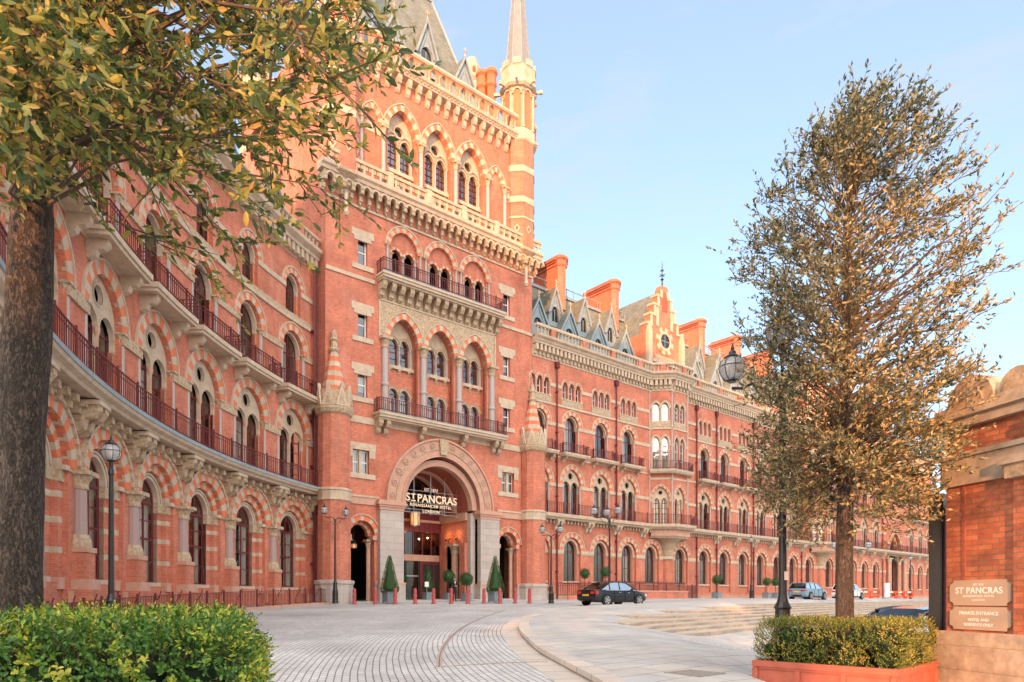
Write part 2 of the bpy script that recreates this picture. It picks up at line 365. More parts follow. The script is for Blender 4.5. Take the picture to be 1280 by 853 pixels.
def wall(mb, x0, x1, z0, z1, ops, y, m, reveal=0.0, rm=None, top=None, dx=None):
    bps = {round(x0, 5), round(x1, 5)}
    for o in ops:
        for x in o['xs']:
            if x0 < x < x1: bps.add(round(x, 5))
    if top: [bps.add(round(x, 5)) for x in top['xs'] if x0 < x < x1]
    if dx:
        k = max(1, int((x1 - x0) / dx)); [bps.add(round(x0 + (x1 - x0) * i / k, 5)) for i in range(k)]
    bps = sorted(bps)
    for a, b in zip(bps[:-1], bps[1:]):
        if b - a < 1e-6: continue
        mid = (a + b) / 2; act = []
        for o in ops:
            if o['xs'][0] < mid < o['xs'][-1]: act.append(((_at(o, a, 'lo') or o['lo'][0], _at(o, a, 'hi') or o['hi'][0]), (_at(o, b, 'lo') or o['lo'][-1], _at(o, b, 'hi') or o['hi'][-1])))
        act.sort(key=lambda q: q[0][0] + q[1][0])
        ca, cb = z0, z0
        za, zb = (z1, z1) if not top else (_at(top, a, 'hi'), _at(top, b, 'hi'))
        for (la, ha), (lb, hb) in act:
            if la - ca > 1e-5 or lb - cb > 1e-5: mb.face([(a, y, ca), (b, y, cb), (b, y, lb), (a, y, la)], m)
            ca, cb = ha, hb
        if za - ca > 1e-5 or zb - cb > 1e-5: mb.face([(a, y, ca), (b, y, cb), (b, y, zb), (a, y, za)], m)
    if reveal:
        rm = rm or m; y2 = y + reveal
        for o in ops: jamb(mb, o, y, y2, rm)
def jamb(mb, o, y, y2, rm, sill=True):
    n = len(o['xs'])
    for i in range(n - 1):
        a, b = o['xs'][i], o['xs'][i + 1]
        mb.face([(a, y, o['hi'][i]), (b, y, o['hi'][i + 1]), (b, y2, o['hi'][i + 1]), (a, y2, o['hi'][i])], rm)
        if sill: mb.face([(a, y, o['lo'][i]), (a, y2, o['lo'][i]), (b, y2, o['lo'][i + 1]), (b, y, o['lo'][i + 1])], rm)
    for i in (0, n - 1):
        if o['hi'][i] - o['lo'][i] > 1e-4:
            x = o['xs'][i]; mb.face([(x, y, o['lo'][i]), (x, y2, o['lo'][i]), (x, y2, o['hi'][i]), (x, y, o['hi'][i])], rm)
def fill(mb, o, y, m):
    for i in range(len(o['xs']) - 1):
        a, b = o['xs'][i], o['xs'][i + 1]
        mb.face([(a, y, o['lo'][i]), (b, y, o['lo'][i + 1]), (b, y, o['hi'][i + 1]), (a, y, o['hi'][i])], m)
def ring(mb, c, zs, w, h, t, y0, y1, n, mats, inner=True, lim=None):
    pi = arch_pts(w, h, n); po = arch_pts(w + t, h + t, n)
    for i in range(n):
        m = mats[i % len(mats)]
        a, b, d, e = pi[i], pi[i + 1], po[i + 1], po[i]
        q = [(c + x, zs + z) for x, z in (a, b, d, e)]
        mb.face([(x, y0, z) for x, z in q], m)
        mb.face([(q[3][0], y0, q[3][1]), (q[2][0], y0, q[2][1]), (q[2][0], y1, q[2][1]), (q[3][0], y1, q[3][1])], m)
        if inner: mb.face([(q[0][0], y0, q[0][1]), (q[1][0], y0, q[1][1]), (q[1][0], y1, q[1][1]), (q[0][0], y1, q[0][1])], m)
    for q0, q1 in ((pi[0], po[0]), (pi[-1], po[-1])):
        mb.face([(c + q0[0], y0, zs), (c + q1[0], y0, zs), (c + q1[0], y1, zs), (c + q0[0], y1, zs)], mats[0])
def column(mb, x, y, z0, z1, r, shaft, cap='stone', n=8, caph=None):
    ch = caph or r * 3.0; bh = r * 1.6
    mb.lathe([(r * 1.5, z0), (r * 1.5, z0 + bh * .4), (r * 1.2, z0 + bh)], x, y, cap, n)
    mb.lathe([(r, z0 + bh), (r * .93, z1 - ch)], x, y, shaft, n)
    mb.lathe([(r * 1.1, z1 - ch), (r * 1.15, z1 - ch * .8), (r * 1.1, z1 - ch * .7), (r * 1.6, z1 - ch * .25)], x, y, cap, n)
    mb.box(x - r * 1.75, x + r * 1.75, y - r * 1.75, y + r * 1.75, z1 - ch * .25, z1, cap)
def sweep(mb, path, prof, m, closed=False):         # path in (x,y), prof of (outward, z); outward is to the right of travel
    if DENSE:
        q = []
        for a, b in zip(path[:-1], path[1:]):
            k = max(1, int(math.hypot(b[0] - a[0], b[1] - a[1]) / DENSE)); q += [(a[0] + (b[0] - a[0]) * i / k, a[1] + (b[1] - a[1]) * i / k) for i in range(k)]
        path = q + [path[-1]]
    off = []
    n = len(path)
    for i in range(n):
        ns = []
        for a, b in ((i - 1, i), (i, i + 1)):
            if closed: a %= n; b %= n
            if 0 <= a < n and 0 <= b < n and a != b:
                dx, dy = path[b][0] - path[a][0], path[b][1] - path[a][1]; l = math.hypot(dx, dy)
                if l > 1e-9: ns.append((dy / l, -dx / l))
        if len(ns) == 1: off.append(ns[0])
        else:
            sx, sy = ns[0][0] + ns[1][0], ns[0][1] + ns[1][1]; l = sx * sx + sy * sy
            off.append((2 * sx / l, 2 * sy / l))
    k = len(prof); vs = []
    for (x, y), (ox, oy) in zip(path, off):
        for o, z in prof: vs.append((x + ox * o, y + oy * o, z))
    fs = []
    for i in range(n if closed else n - 1):
        j = (i + 1) % n
        for q in range(k - 1): fs.append((i * k + q, j * k + q, j * k + q + 1, i * k + q + 1))
    if not closed:
        fs.append(tuple(range(k))); fs.append(tuple((n - 1) * k + q for q in reversed(range(k))))
    mb.mesh(vs, fs, m)
def along(path, step, start=0.5):                   # yields frames: matrix with x along path, y inward
    for a, b in zip(path[:-1], path[1:]):
        dx, dy = b[0] - a[0], b[1] - a[1]; l = math.hypot(dx, dy); k = max(1, round(l / step)); ang = math.atan2(dy, dx)
        for i in range(k):
            t = (i + start) / k
            yield Matrix.Translation((a[0] + dx * t, a[1] + dy * t, 0)) @ Matrix.Rotation(ang, 4, 'Z')
def subdiv(x0, x1, y, step):
    k = max(1, int(abs(x1 - x0) / step)); return [(x0 + (x1 - x0) * i / k, y) for i in range(k + 1)]
def railing(mb, path, z0, z1, m, step=0.16, t=0.028, mid=True):
    h = t / 2 * 1.5
    sweep(mb, path, [(-h, z1 - 2 * h), (h, z1 - 2 * h), (h, z1), (-h, z1), (-h, z1 - 2 * h)], m)
    sweep(mb, path, [(-h, z0), (h, z0), (h, z0 + 2 * h), (-h, z0 + 2 * h), (-h, z0)], m)
    if mid:
        zz = z1 - (z1 - z0) * 0.22
        sweep(mb, path, [(-h * .7, zz - h), (h * .7, zz - h), (h * .7, zz), (-h * .7, zz), (-h * .7, zz - h)], m)
    for k, M in enumerate(along(path, step)):
        mb.box(-t / 2, t / 2, -t / 2, t / 2, z0, z1, m, M=M)
    acc = 0
    for M in along(path, 1.9): mb.box(-.035, .035, -.035, .035, z0 - .05, z1 + .1, m, M=M)
def baluster_row(mb, path, z0, z1, m, step=0.42, pier=None, pm='brick', r=0.1):
    h = z1 - z0
    for M in along(path, step):
        mb.lathe([(r * .95, z0), (r * .95, z0 + h * .1), (r * .6, z0 + h * .16), (r * .6, z0 + h * .72), (r * .9, z0 + h * .8), (r * 1.1, z0 + h)], 0, 0, m, 6, M=M)
    if pier:
        for M in along(path, pier): mb.box(-.26, .26, -.17, .17, z0, z1, pm, M=M)
# ---------------------------------------------------------------- window kits (local x about the bay centre)
BANDS = ['brick_arch', 'stone']
def frame_mesh(op, y, bars_x, bars_z, name, m='maroon', t=0.05):
    mb = MB(); xs = op['xs']
    # frame follows the opening
    p = [(x, z) for x, z in zip(xs, op['hi'])]
    p = [(xs[0], op['lo'][0])] + p + [(xs[-1], op['lo'][-1])]
    p2 = []
    cx = (xs[0] + xs[-1]) / 2; w = (xs[-1] - xs[0]) / 2; zb = op['lo'][0]; zt = max(op['hi'])
    for x, z in p:
        p2.append((cx + (x - cx) * (1 - t * 1.4 / w), zb + t + (z - zb) * (1 - 2.2 * t / (zt - zb))))
    n = len(p)
    for i in range(n):
        j = (i + 1) % n
        mb.face([(p[i][0], y, p[i][1]), (p[j][0], y, p[j][1]), (p2[j][0], y, p2[j][1]), (p2[i][0], y, p2[i][1])], m)
        mb.face([(p2[i][0], y, p2[i][1]), (p2[j][0], y, p2[j][1]), (p2[j][0], y + .06, p2[j][1]), (p2[i][0], y + .06, p2[i][1])], m)
    for bx in bars_x:
        z1 = _at(op, bx, 'hi') - t; mb.box(bx - t / 2, bx + t / 2, y - .01, y + .05, zb + t, z1, m)
    for bz, th in bars_z: mb.box(xs[0] + t, xs[-1] - t, y - .012, y + .045, bz - th / 2, bz + th / 2, m)
    return mb.meshdata(name)
def pane_mesh(ops, y, name, m='glass'):
    mb = MB(); [fill(mb, o, y, m) for o in ops]; return mb.meshdata(name)
def curtain_mesh(x0, x1, z0, z1, y, name, gap=0.0, n=16):
    mb = MB(); segs = [(x0, x1)] if gap <= 0 else [(x0, x0 + (x1 - x0) * (1 - gap) / 2), (x1 - (x1 - x0) * (1 - gap) / 2, x1)]
    for a, b in segs:
        k = max(4, int(n * (b - a) / (x1 - x0)))
        for i in range(k):
            xa, xb = a + (b - a) * i / k, a + (b - a) * (i + 1) / k
            ya, yb = y + .05 * math.sin(i * 2.1), y + .05 * math.sin((i + 1) * 2.1)
            mb.face([(xa, ya, z0), (xb, yb, z0), (xb, yb, z1), (xa, ya, z1)], 'curtain')
    return mb.meshdata(name)

def kit_ground(spring, sill, w, h, ow, oh, t, yin, band=True, hood=True, tall_light=0.8):
    """surround mesh + window; wall opening half width ow, rise oh; inner opening w,h"""
    mb = MB()
    ring(mb, 0, spring, ow, oh, t, -.05, .12, 15, BANDS)
    ring(mb, 0, spring, ow + t, oh + t, .09, -.11, .05, 16, ['stone'])
    inner = op_arch(0, w, sill, spring, h, 12)
    wall(mb, -ow - .02, ow + .02, sill - .9, spring + oh + .1, [inner], yin, 'brick', 0.28, 'stone_pink', top=None)
    ring(mb, 0, spring, w, h, .2, yin - .05, yin + .1, 13, ['stone', 'stone_pink'])
    mb.box(-w - .25, w + .25, yin - .12, yin + .3, sill - .16, sill - .003, 'stone')
    mb.box(-ow - .02, -w, yin - .05, yin + .02, spring - .28, spring, 'stone'); mb.box(w, ow + .02, yin - .05, yin + .02, spring - .28, spring, 'stone')
    sur = mb.meshdata('window_arch')
    y = yin + .26
    fr = frame_mesh(inner, y, [0.0], [(spring - .1, .09), (sill + (spring - sill) * .5, .05)], 'window')
    pn = pane_mesh([inner], y + .03, 'pane')
    return sur, fr, pn
def lancets(w, sill, spring, h, n=2, gap=0.1):
    lw = (2 * w - gap * (n - 1)) / n / 2
    return [op_arch(-w + lw + i * (2 * lw + gap), lw, sill, spring, h, 8) for i in range(n)]
def kit_tracery(spring, sill, ow, oh, t, lw, lspring, lh, ocz, ocr, yin=.32, frame='maroon', bands=None, jamb_m='brick', shaft='stone_pink', hood=True, rails=True):
    mb = MB(); bands = bands or BANDS
    ring(mb, 0, spring, ow, oh, t, -.05, .12, 15, bands)
    if hood: ring(mb, 0, spring, ow + t, oh + t, .08, -.10, .05, 16, ['stone'])
    ls = lancets(lw, sill, lspring, lh, 2, .14)
    big = op_arch(0, ow + .03, sill, spring, oh + .03, 14)
    oc = [op_circle(0, ocz, ocr, 12)] if ocr else []
    wall(mb, -ow - .02, ow + .02, lspring - .45, spring + oh + .02, ls + oc, yin, 'stone', .16, 'stone', top=dict(xs=big['xs'], hi=big['hi'], lo=big['lo']))
    for sx in (-1, 1):                    # brick jambs below the tracery
        a, b = sorted((sx * (ow + .02), sx * lw)); mb.box(a, b, yin + .02, yin + .2, sill, lspring - .45, jamb_m)
    for o in ls:
        c = (o['xs'][0] + o['xs'][-1]) / 2; lwid = (o['xs'][-1] - o['xs'][0]) / 2
        ring(mb, c, lspring, lwid, lh, .07, yin - .04, yin + .05, 9, ['stone'])
    if ocr:
        pts = 14
        for i in range(pts):
            a, b = 2 * math.pi * i / pts, 2 * math.pi * (i + 1) / pts
            q = [(r * math.cos(g), yin - .03, ocz + r * math.sin(g)) for r, g in ((ocr, a), (ocr + .08, a), (ocr + .08, b), (ocr, b))]
            mb.face(q, 'stone')
    mb.lathe([(.11, sill), (.07, sill + .12), (.07, lspring - .3), (.13, lspring - .08), (.13, lspring + .05)], 0, yin + .04, shaft, 8)
    sur = mb.meshdata('window_arch')
    y = yin + .2; fm = MB(); i0 = 0
    mes = []
    for o in ls:
        c = (o['xs'][0] + o['xs'][-1]) / 2
        for x in (o['xs'][0], o['xs'][-1]): fm.box(x - .035, x + .035, y, y + .05, sill, lspring + .2, frame)
        for k in range(1, 4):
            z = sill + (lspring - sill) * k / 4 + .05; fm.box(o['xs'][0], o['xs'][-1], y, y + .04, z - .02, z + .02, frame)
        fm.box(o['xs'][0], o['xs'][-1], y, y + .05, sill, sill + .09, frame)
        fm.box(o['xs'][0], o['xs'][-1], y, y + .05, lspring - .02, lspring + .04, frame)
    fr = fm.meshdata('window')
    pn = pane_mesh(ls + oc, y + .03, 'pane')
    return sur, fr, pn
def kit_single(spring, sill, w, h, ow, oh, t, yin=.3):
    mb = MB()
    ring(mb, 0, spring, ow, oh, t, -.05, .12, 13, BANDS)
    ring(mb, 0, spring, ow + t, oh + t, .08, -.10, .05, 14, ['stone'])
    inner = op_arch(0, w, sill, spring, h, 10)
    big = op_arch(0, ow + .03, sill, spring, oh + .03, 14)
    wall(mb, -ow - .02, ow + .02, spring - .3, spring + oh, [inner], yin, 'stone', .2, 'stone', top=big)
    for sx in (-1, 1):
        a, b = sorted((sx * (ow + .02), sx * w)); mb.box(a, b, yin + .02, yin + .2, sill, spring - .3, 'brick_arch')
    ring(mb, 0, spring, w, h, .12, yin - .06, yin + .05, 11, ['stone'])
    sur = mb.meshdata('window_arch'); y = yin + .2
    fr = frame_mesh(inner, y, [0.0], [(spring - .25, .07)], 'window', 'maroon', .045)
    return sur, fr, pane_mesh([inner], y + .03, 'pane')
def kit_triple(spring, sill, lw, h, t, pitch):
    mb = MB(); ops = [op_arch(k * pitch, lw, sill, spring, h, 8) for k in (-1, 0, 1)]
    for k in (-1, 0, 1):
        ring(mb, k * pitch, spring, lw, h, t, -.045 - .006 * (k == 0), .1, 9, BANDS)
        ring(mb, k * pitch, spring, lw + t, h + t, .06, -.09, .03, 9, ['stone'])
    for k in (-1.5, -.5, .5, 1.5):
        column(mb, k * pitch, .04, sill, spring + .02, .065, 'granite', 'stone', 6)
    mb.box(-pitch * 1.5 - .1, pitch * 1.5 + .1, -.06, .05, sill - .58, sill - .03, 'stone_carved')
    mb.box(-pitch * 1.5 - .16, pitch * 1.5 + .16, -.1, .1, sill - .08, sill - .003, 'stone')
    for k in (-1, 0, 1):
        for i in range(10):
            a, b = 2 * math.pi * i / 10, 2 * math.pi * (i + 1) / 10
            mb.face([(k * pitch + r * math.cos(g), -.085, sill - .31 + r * math.sin(g)) for r, g in ((.1, a), (.18, a), (.18, b), (.1, b))], 'stone')
    sur = mb.meshdata('attic_arch'); y = .3; fm = MB()
    for o in ops:
        for x in (o['xs'][0] + .03, o['xs'][-1] - .03): fm.box(x - .03, x + .03, y, y + .05, sill, spring + h * .6, 'white_paint')
        for z in (sill + .04, (sill + spring + .3) / 2): fm.box(o['xs'][0], o['xs'][-1], y + .002, y + .048, z - .025, z + .025, 'white_paint')
    return sur, fm.meshdata('attic_window'), pane_mesh(ops, y + .03, 'pane'), ops

def put_window(parent, M, kit, names=('window_arch', 'window'), curtains=None, pane_mat=None):
    inst(names[0], kit[0], parent, M)
    w = inst(names[1], kit[1], parent, M)
    inst('pane', kit[2], w, sub=True)
    if curtains:
        c = RND.choice(curtains)
        if c is not None: inst('curtain', c, w, sub=True)
    return w
def bracket_mb(mb, x, z1, depth, h, w=.22, m='stone', M=None):
    poly = [(0, z1), (-depth, z1), (-depth, z1 - h * .28), (-depth * .78, z1 - h * .5), (-depth * .5, z1 - h * .55), (-depth * .4, z1 - h * .85), (-.06, z1 - h), (0, z1 - h)]
    vs = [(x - w / 2, y, z) for y, z in poly] + [(x + w / 2, y, z) for y, z in poly]
    if M: vs = [M @ Vector(q) for q in vs]
    n = len(poly)
    mb.mesh(vs, [tuple(range(n)), tuple(range(2 * n - 1, n - 1, -1))] + [(i, (i + 1) % n, n + (i + 1) % n, n + i) for i in range(n)], m)

# ---------------------------------------------------------------- the long wing
WX0, WX1 = 38.2, 129.0
PITCH = 3.83
OR1, OR2 = 56.45, 89.2                    # centres of the two projecting bays
bays = [39.05 + PITCH * k for k in range(4)] + [63.05 + PITCH * k for k in range(6)]
bays += [95.4, 99.2, 103.0, 106.8]
bays_r = [120.4, 124.2, 128.0]
ground_x = bays + [54.05, 58.85, 86.35, 91.9] + bays_r
upper_x = bays + bays_r
wing = thing('hotel_wing', (75, 3, 0), 'long straight red brick hotel wing with rows of arched windows, right of the tall tower', 'building')

KG = kit_ground(4.45, 1.75, .80, .9, 1.12, 1.15, .40, .2)
KF = kit_tracery(10.2, 7.5, 1.12, 1.42, .40, .96, 9.95, .6, 11.02, .3, yin=.2)
KS = kit_single(15.4, 12.85, .70, .82, .86, .95, .37, .2)
KT = kit_triple(18.75, 17.65, .29, .42, .17, .8)
CG = [curtain_mesh(-.75, .75, 1.75, 4.4, .85, 'curtain'), curtain_mesh(-.75, .75, 1.75, 4.4, .85, 'curtain', .35), curtain_mesh(-.75, .75, 1.75, 4.4, .85, 'curtain', .0), None]
CF = [curtain_mesh(-.85, .85, 7.6, 10.2, .85, 'curtain'), curtain_mesh(-.85, .85, 8.4, 10.2, .85, 'curtain'), None, curtain_mesh(-.85, .85, 7.6, 10.2, .85, 'curtain', .5)]
CS = [curtain_mesh(-.6, .6, 14.4, 16.1, .85, 'curtain'), None, curtain_mesh(-.6, .6, 12.9, 16, .85, 'curtain', .55), curtain_mesh(-.6, .6, 13, 16.1, .85, 'curtain')]
CT = [curtain_mesh(-1.1, 1.1, 18.3, 19.2, .6, 'curtain'), None, curtain_mesh(-1.1, 1.1, 17.7, 19.2, .6, 'curtain')]

ops = []
for x in ground_x: ops.append(op_arch(x, 1.12, 0.85, 4.45, 1.15, 14))
for x in upper_x:
    ops.append(op_arch(x, 1.12, 7.5, 10.2, 1.42, 14)); ops.append(op_arch(x, .86, 12.85, 15.4, .95, 12))
    for k in (-1, 0, 1): ops.append(op_arch(x + .8 * k, .29, 17.65, 18.75, .42, 8))
GA = 113.9                                # the great carriage arch far along the wing
ops.append(op_arch(GA, 2.5, -1, 6.4, 4.0, 16))
mb = MB(); wall(mb, WX0, WX1, -1.0, 20.75, ops, 0.0, 'brick', 0.3, 'brick')
mb.box(WX1, WX1 + .3, 0.01, 12, -1, 22, 'brick'); mb.box(WX0, WX1, 12, 12.3, -1, 22, 'brick')
mb.face([(WX0, 0, 20.75), (WX1, 0, 20.75), (WX1, .6, 20.75), (WX0, .6, 20.75)], 'brick')
mb.build('wall', wing)
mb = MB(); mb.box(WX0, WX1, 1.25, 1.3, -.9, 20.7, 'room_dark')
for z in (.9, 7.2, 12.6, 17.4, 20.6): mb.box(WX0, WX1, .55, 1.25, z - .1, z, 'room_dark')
mb.build('interior', wing)
# base, strings
mb = MB()
segs = []
for zb, zt, pr, skip in ((0.0, .55, .10, True), (.55, .62, .14, True)):
    mb.box(WX0 + .01, GA - 2.6, -pr, .03, zb - 1.2 * (zb == 0), zt, 'stone_pink'); mb.box(GA + 2.6, WX1, -pr, .03, zb - 1.2 * (zb == 0), zt, 'stone_pink')
def band(mb, xs, half, z0, z1, pr, m, x0=WX0, x1=WX1, extra=()):
    """a string course interrupted where openings come through"""
    cuts = sorted([(x - half, x + half) for x in xs] + list(extra)); c = x0
    for a, b in cuts:
        if a > c: mb.box(c, min(a, x1), -pr, .02, z0, z1, m)
        c = max(c, b)
    if c < x1: mb.box(c, x1, -pr, .02, z0, z1, m)
ORX = [(OR1 - 2.75, OR1 + 2.75), (OR2 - 2.75, OR2 + 2.75)]
GAX = [(GA - 3.6, GA + 3.6)]
band(mb, ground_x, 1.13, 4.15, 4.45, .07, 'stone', extra=GAX); band(mb, ground_x, 1.13, 4.05, 4.15, .04, 'stone_carved', extra=GAX)
band(mb, upper_x, 1.13, 9.9, 10.2, .07, 'stone', extra=ORX + GAX)
band(mb, [], 0, 12.42, 12.56, .07, 'stone', extra=ORX)
band(mb, upper_x, .87, 15.1, 15.4, .06, 'stone', extra=ORX)
band(mb, [], 0, 16.86, 17.04, .09, 'stone', extra=ORX)
band(mb, upper_x, 1.22, 18.45, 18.75, .06, 'stone', extra=ORX)
mb.build('string_course', wing)
# windows, columns
cm = MB(); column(cm, 0, .05, 7.5, 10.2, .085, 'granite'); col_f = cm.meshdata('column')
cm = MB(); column(cm, 0, .05, 12.85, 15.4, .07, 'granite'); col_s = cm.meshdata('slim_column')
bm_ = MB(); bm_.box(-1.5, 1.5, -.78, -.003, 12.56, 12.68, 'stone'); bm_.box(-1.54, 1.54, -.84, -.003, 12.68, 12.84, 'stone')
[bracket_mb(bm_, x, 12.56, .6, .5) for x in (-1.15, 1.15)]
balc_s = bm_.meshdata('small_balcony')
rm_ = MB(); railing(rm_, [(-1.46, 0), (-1.46, -.76), (1.46, -.76), (1.46, 0)], 12.92, 13.66, 'iron_red', .17); rail_s = rm_.meshdata('railing')
for x in ground_x: put_window(wing, Matrix.Translation((x, 0, 0)), KG, ('window_arch', 'ground_window'), CG)
for x in upper_x:
    T = Matrix.Translation((x, 0, 0))
    put_window(wing, T, KF, ('traceried_arch', 'traceried_window'), CF)
    put_window(wing, T, KS, ('upper_arch', 'upper_window'), CS)
    put_window(wing, T, KT, ('attic_arch', 'attic_window'), CT)
    for sx in (-1.05, 1.05): inst('column', col_f, wing, Matrix.Translation((x + sx, 0, 0)))
    for sx in (-.86, .86): inst('slim_column', col_s, wing, Matrix.Translation((x + sx, 0, 0)))
    b = inst('small_balcony', balc_s, wing, T); inst('railing', rail_s, b, sub=True)
# the continuous first floor balcony, stepping round the projecting bays
def oriel_path(c, d=0.0):                 # plan of a projecting bay, offset outward by d
    k = math.tan(rad(22.5)) * d
    return [(c - 2.78 - k * 0 - d * .41, -d), (c - 1.25 - k, -1.55 - d), (c + 1.25 + k, -1.55 - d), (c + 2.78 + d * .41, -d)]
path0 = [(WX0, 0)] + oriel_path(OR1) + oriel_path(OR2) + [(WX1, 0)]
mb = MB()
prof = [(0, 7.02), (.62, 7.02), (.68, 7.12), (.86, 7.2), (.9, 7.42), (.9, 7.47), (0, 7.47)]
sweep(mb, path0, prof, 'stone'); balc = mb.build('balcony', wing)
mb = MB(); railing(mb, [(WX0 + .1, -.82)] + oriel_path(OR1, .8)[0:4] + oriel_path(OR2, .8)[0:4] + [(WX1, -.82)], 7.55, 8.42, 'iron_red', .2, .026); mb.build('railing', balc)
bk = MB(); [bracket_mb(bk, x, 7.02, .62, .95, .26) for x in (-.22, .22)]; bk.box(-.42, .42, -.66, -.003, 6.88, 7.0, 'stone')
bk_me = bk.meshdata('bracket')
for x in [b + PITCH / 2 for b in bays] + [b + PITCH / 2 for b in bays_r[:2]]:
    if min(abs(x - OR1), abs(x - OR2)) > 3.0: inst('bracket', bk_me, balc, Matrix.Translation((x, 0, 0)))
mb = MB()
for M in along(path0, .42): mb.box(-.07, .07, -.3, 0, 6.72, 7.0, 'stone', M=M)
mb.build('dentil', balc)

# projecting bays
def facet_frames(c):
    p = oriel_path(c)
    for a, b in zip(p[:-1], p[1:]):
        l = math.hypot(b[0] - a[0], b[1] - a[1]); ang = math.atan2(b[1] - a[1], b[0] - a[0])
        yield l, Matrix.Translation(((a[0] + b[0]) / 2, (a[1] + b[1]) / 2, 0)) @ Matrix.Rotation(ang, 4, 'Z')
KOF = kit_tracery(10.0, 7.5, .82, 1.25, .17, .66, 9.6, .55, 10.65, .2, yin=.18, jamb_m='brick')
def kit_pair(spring, sill, lw, h, t, pitch, name, panel):
    mb = MB(); ops = [op_arch(k * pitch, lw, sill, spring, h, 8) for k in (-.5, .5)]
    for k in (-.5, .5):
        ring(mb, k * pitch, spring, lw, h, t, -.045 - .006 * (k > 0), .1, 9, ['stone', 'stone']); ring(mb, k * pitch, spring, lw + t, h + t, .06, -.085, .03, 9, ['stone'])
    for k in (-1, 0, 1): column(mb, k * pitch, .03, sill, spring + .02, .06, 'granite', 'stone', 6)
    if panel: mb.box(-pitch - .1, pitch + .1, -.06, .03, sill - .58, sill - .003, 'stone_carved')
    sur = mb.meshdata(name + '_arch'); y = .22; fm = MB()
    for o in ops:
        for x in (o['xs'][0] + .025, o['xs'][-1] - .025): fm.box(x - .03, x + .03, y, y + .05, sill, spring + h * .6, 'white_paint')
        for k in range(4):
            z = sill + .04 + (spring + .1 - sill) * k / 3; fm.box(o['xs'][0], o['xs'][-1], y + .002, y + .048, z - .022, z + .022, 'white_paint')
    return sur, fm.meshdata(name), pane_mesh(ops, y + .03, 'pane'), ops
KOS = kit_pair(15.5, 12.9, .36, .7, .13, .88, 'oriel_window', False)
KOA = kit_pair(18.95, 17.65, .36, .55, .16, .88, 'oriel_window', True)
CO = [curtain_mesh(-.8, .8, 7.6, 10.1, .42, 'curtain'), curtain_mesh(-.8, .8, 12.95, 16, .42, 'curtain'), curtain_mesh(-.8, .8, 17.7, 19.4, .42, 'curtain')]
for c in (OR1, OR2):
    mb = MB(); tr = MB()
    for l, M in facet_frames(c):
        i0 = len(mb.v)
        opsl = [op_arch(0, .82, 7.5, 10.0, 1.25, 12)] + [op_arch(k * .88, .36, 12.9, 15.5, .7, 8) for k in (-.5, .5)] + [op_arch(k * .88, .36, 17.65, 18.95, .55, 8) for k in (-.5, .5)]
        wall(mb, -l / 2, l / 2, 7.47, 20.75, opsl, 0, 'brick', .18, 'brick'); mb.xform(i0, M)
        i0 = len(tr.v)
        for z0, z1, pr in ((9.75, 9.98, .06), (11.9, 12.1, .06), (16.86, 17.04, .08), (15.2, 15.45, .05)):
            if z0 in (11.9, 16.86): tr.box(-l / 2, l / 2, -pr, .02, z0, z1, 'stone')
            else:
                tr.box(-l / 2, -.84, -pr, .02, z0, z1, 'stone'); tr.box(.84, l / 2, -pr, .02, z0, z1, 'stone')
        tr.xform(i0, M)
        for kit, nm, cu in ((KOF, ('traceried_arch', 'traceried_window'), [CO[0]]), (KOS, ('oriel_arch', 'oriel_window'), [CO[1]]), (KOA, ('oriel_arch', 'oriel_window'), [CO[2]])):
            put_window(wing, M, kit, nm, cu)
    mb.build('oriel_wall', wing); tr.build('string_course', wing)
    for x, y in oriel_path(c, .03):
        cc = MB(); column(cc, x, y, 7.47, 12.0, .09, 'granite', 'stone', 8); column(cc, x, y, 12.1, 16.86, .09, 'granite', 'stone', 8); column(cc, x, y, 17.05, 20.6, .09, 'granite', 'stone', 8)
        cc.build('tall_column', wing)
    # its balcony on the second floor
    mb = MB(); sweep(mb, oriel_path(c), [(0, 12.5), (.5, 12.5), (.62, 12.68), (.66, 12.86), (0, 12.86)], 'stone'); b2 = mb.build('oriel_balcony', wing)
    mb = MB(); railing(mb, oriel_path(c, .58), 12.95, 13.7, 'iron_red', .17); mb.build('railing', b2)
    # carved corbel and pillar
    mb = MB(); a0 = math.pi
    mb.slab([(x, y) for x, y in oriel_path(c, .3)], 6.35, 7.018, 'stone_pink')
    mb.slab([(x, y) for x, y in oriel_path(c, .15)], 6.2, 6.348, 'stone')
    mb.lathe([(.62, 4.5), (.66, 4.6), (.72, 5.1), (1.0, 5.7), (1.6, 6.2)], c, .1, 'stone_carved', 12, a0, 2 * math.pi)
    mb.lathe([(.60, 4.1), (.74, 4.15), (.74, 4.3), (.66, 4.36), (.66, 4.5)], c, .1, 'stone', 12, a0, 2 * math.pi)
    mb.lathe([(.75, -1), (.75, .6), (.58, .7), (.58, 4.1)], c, .1, 'brick', 12, a0, 2 * math.pi)
    mb.build('corbel', wing)
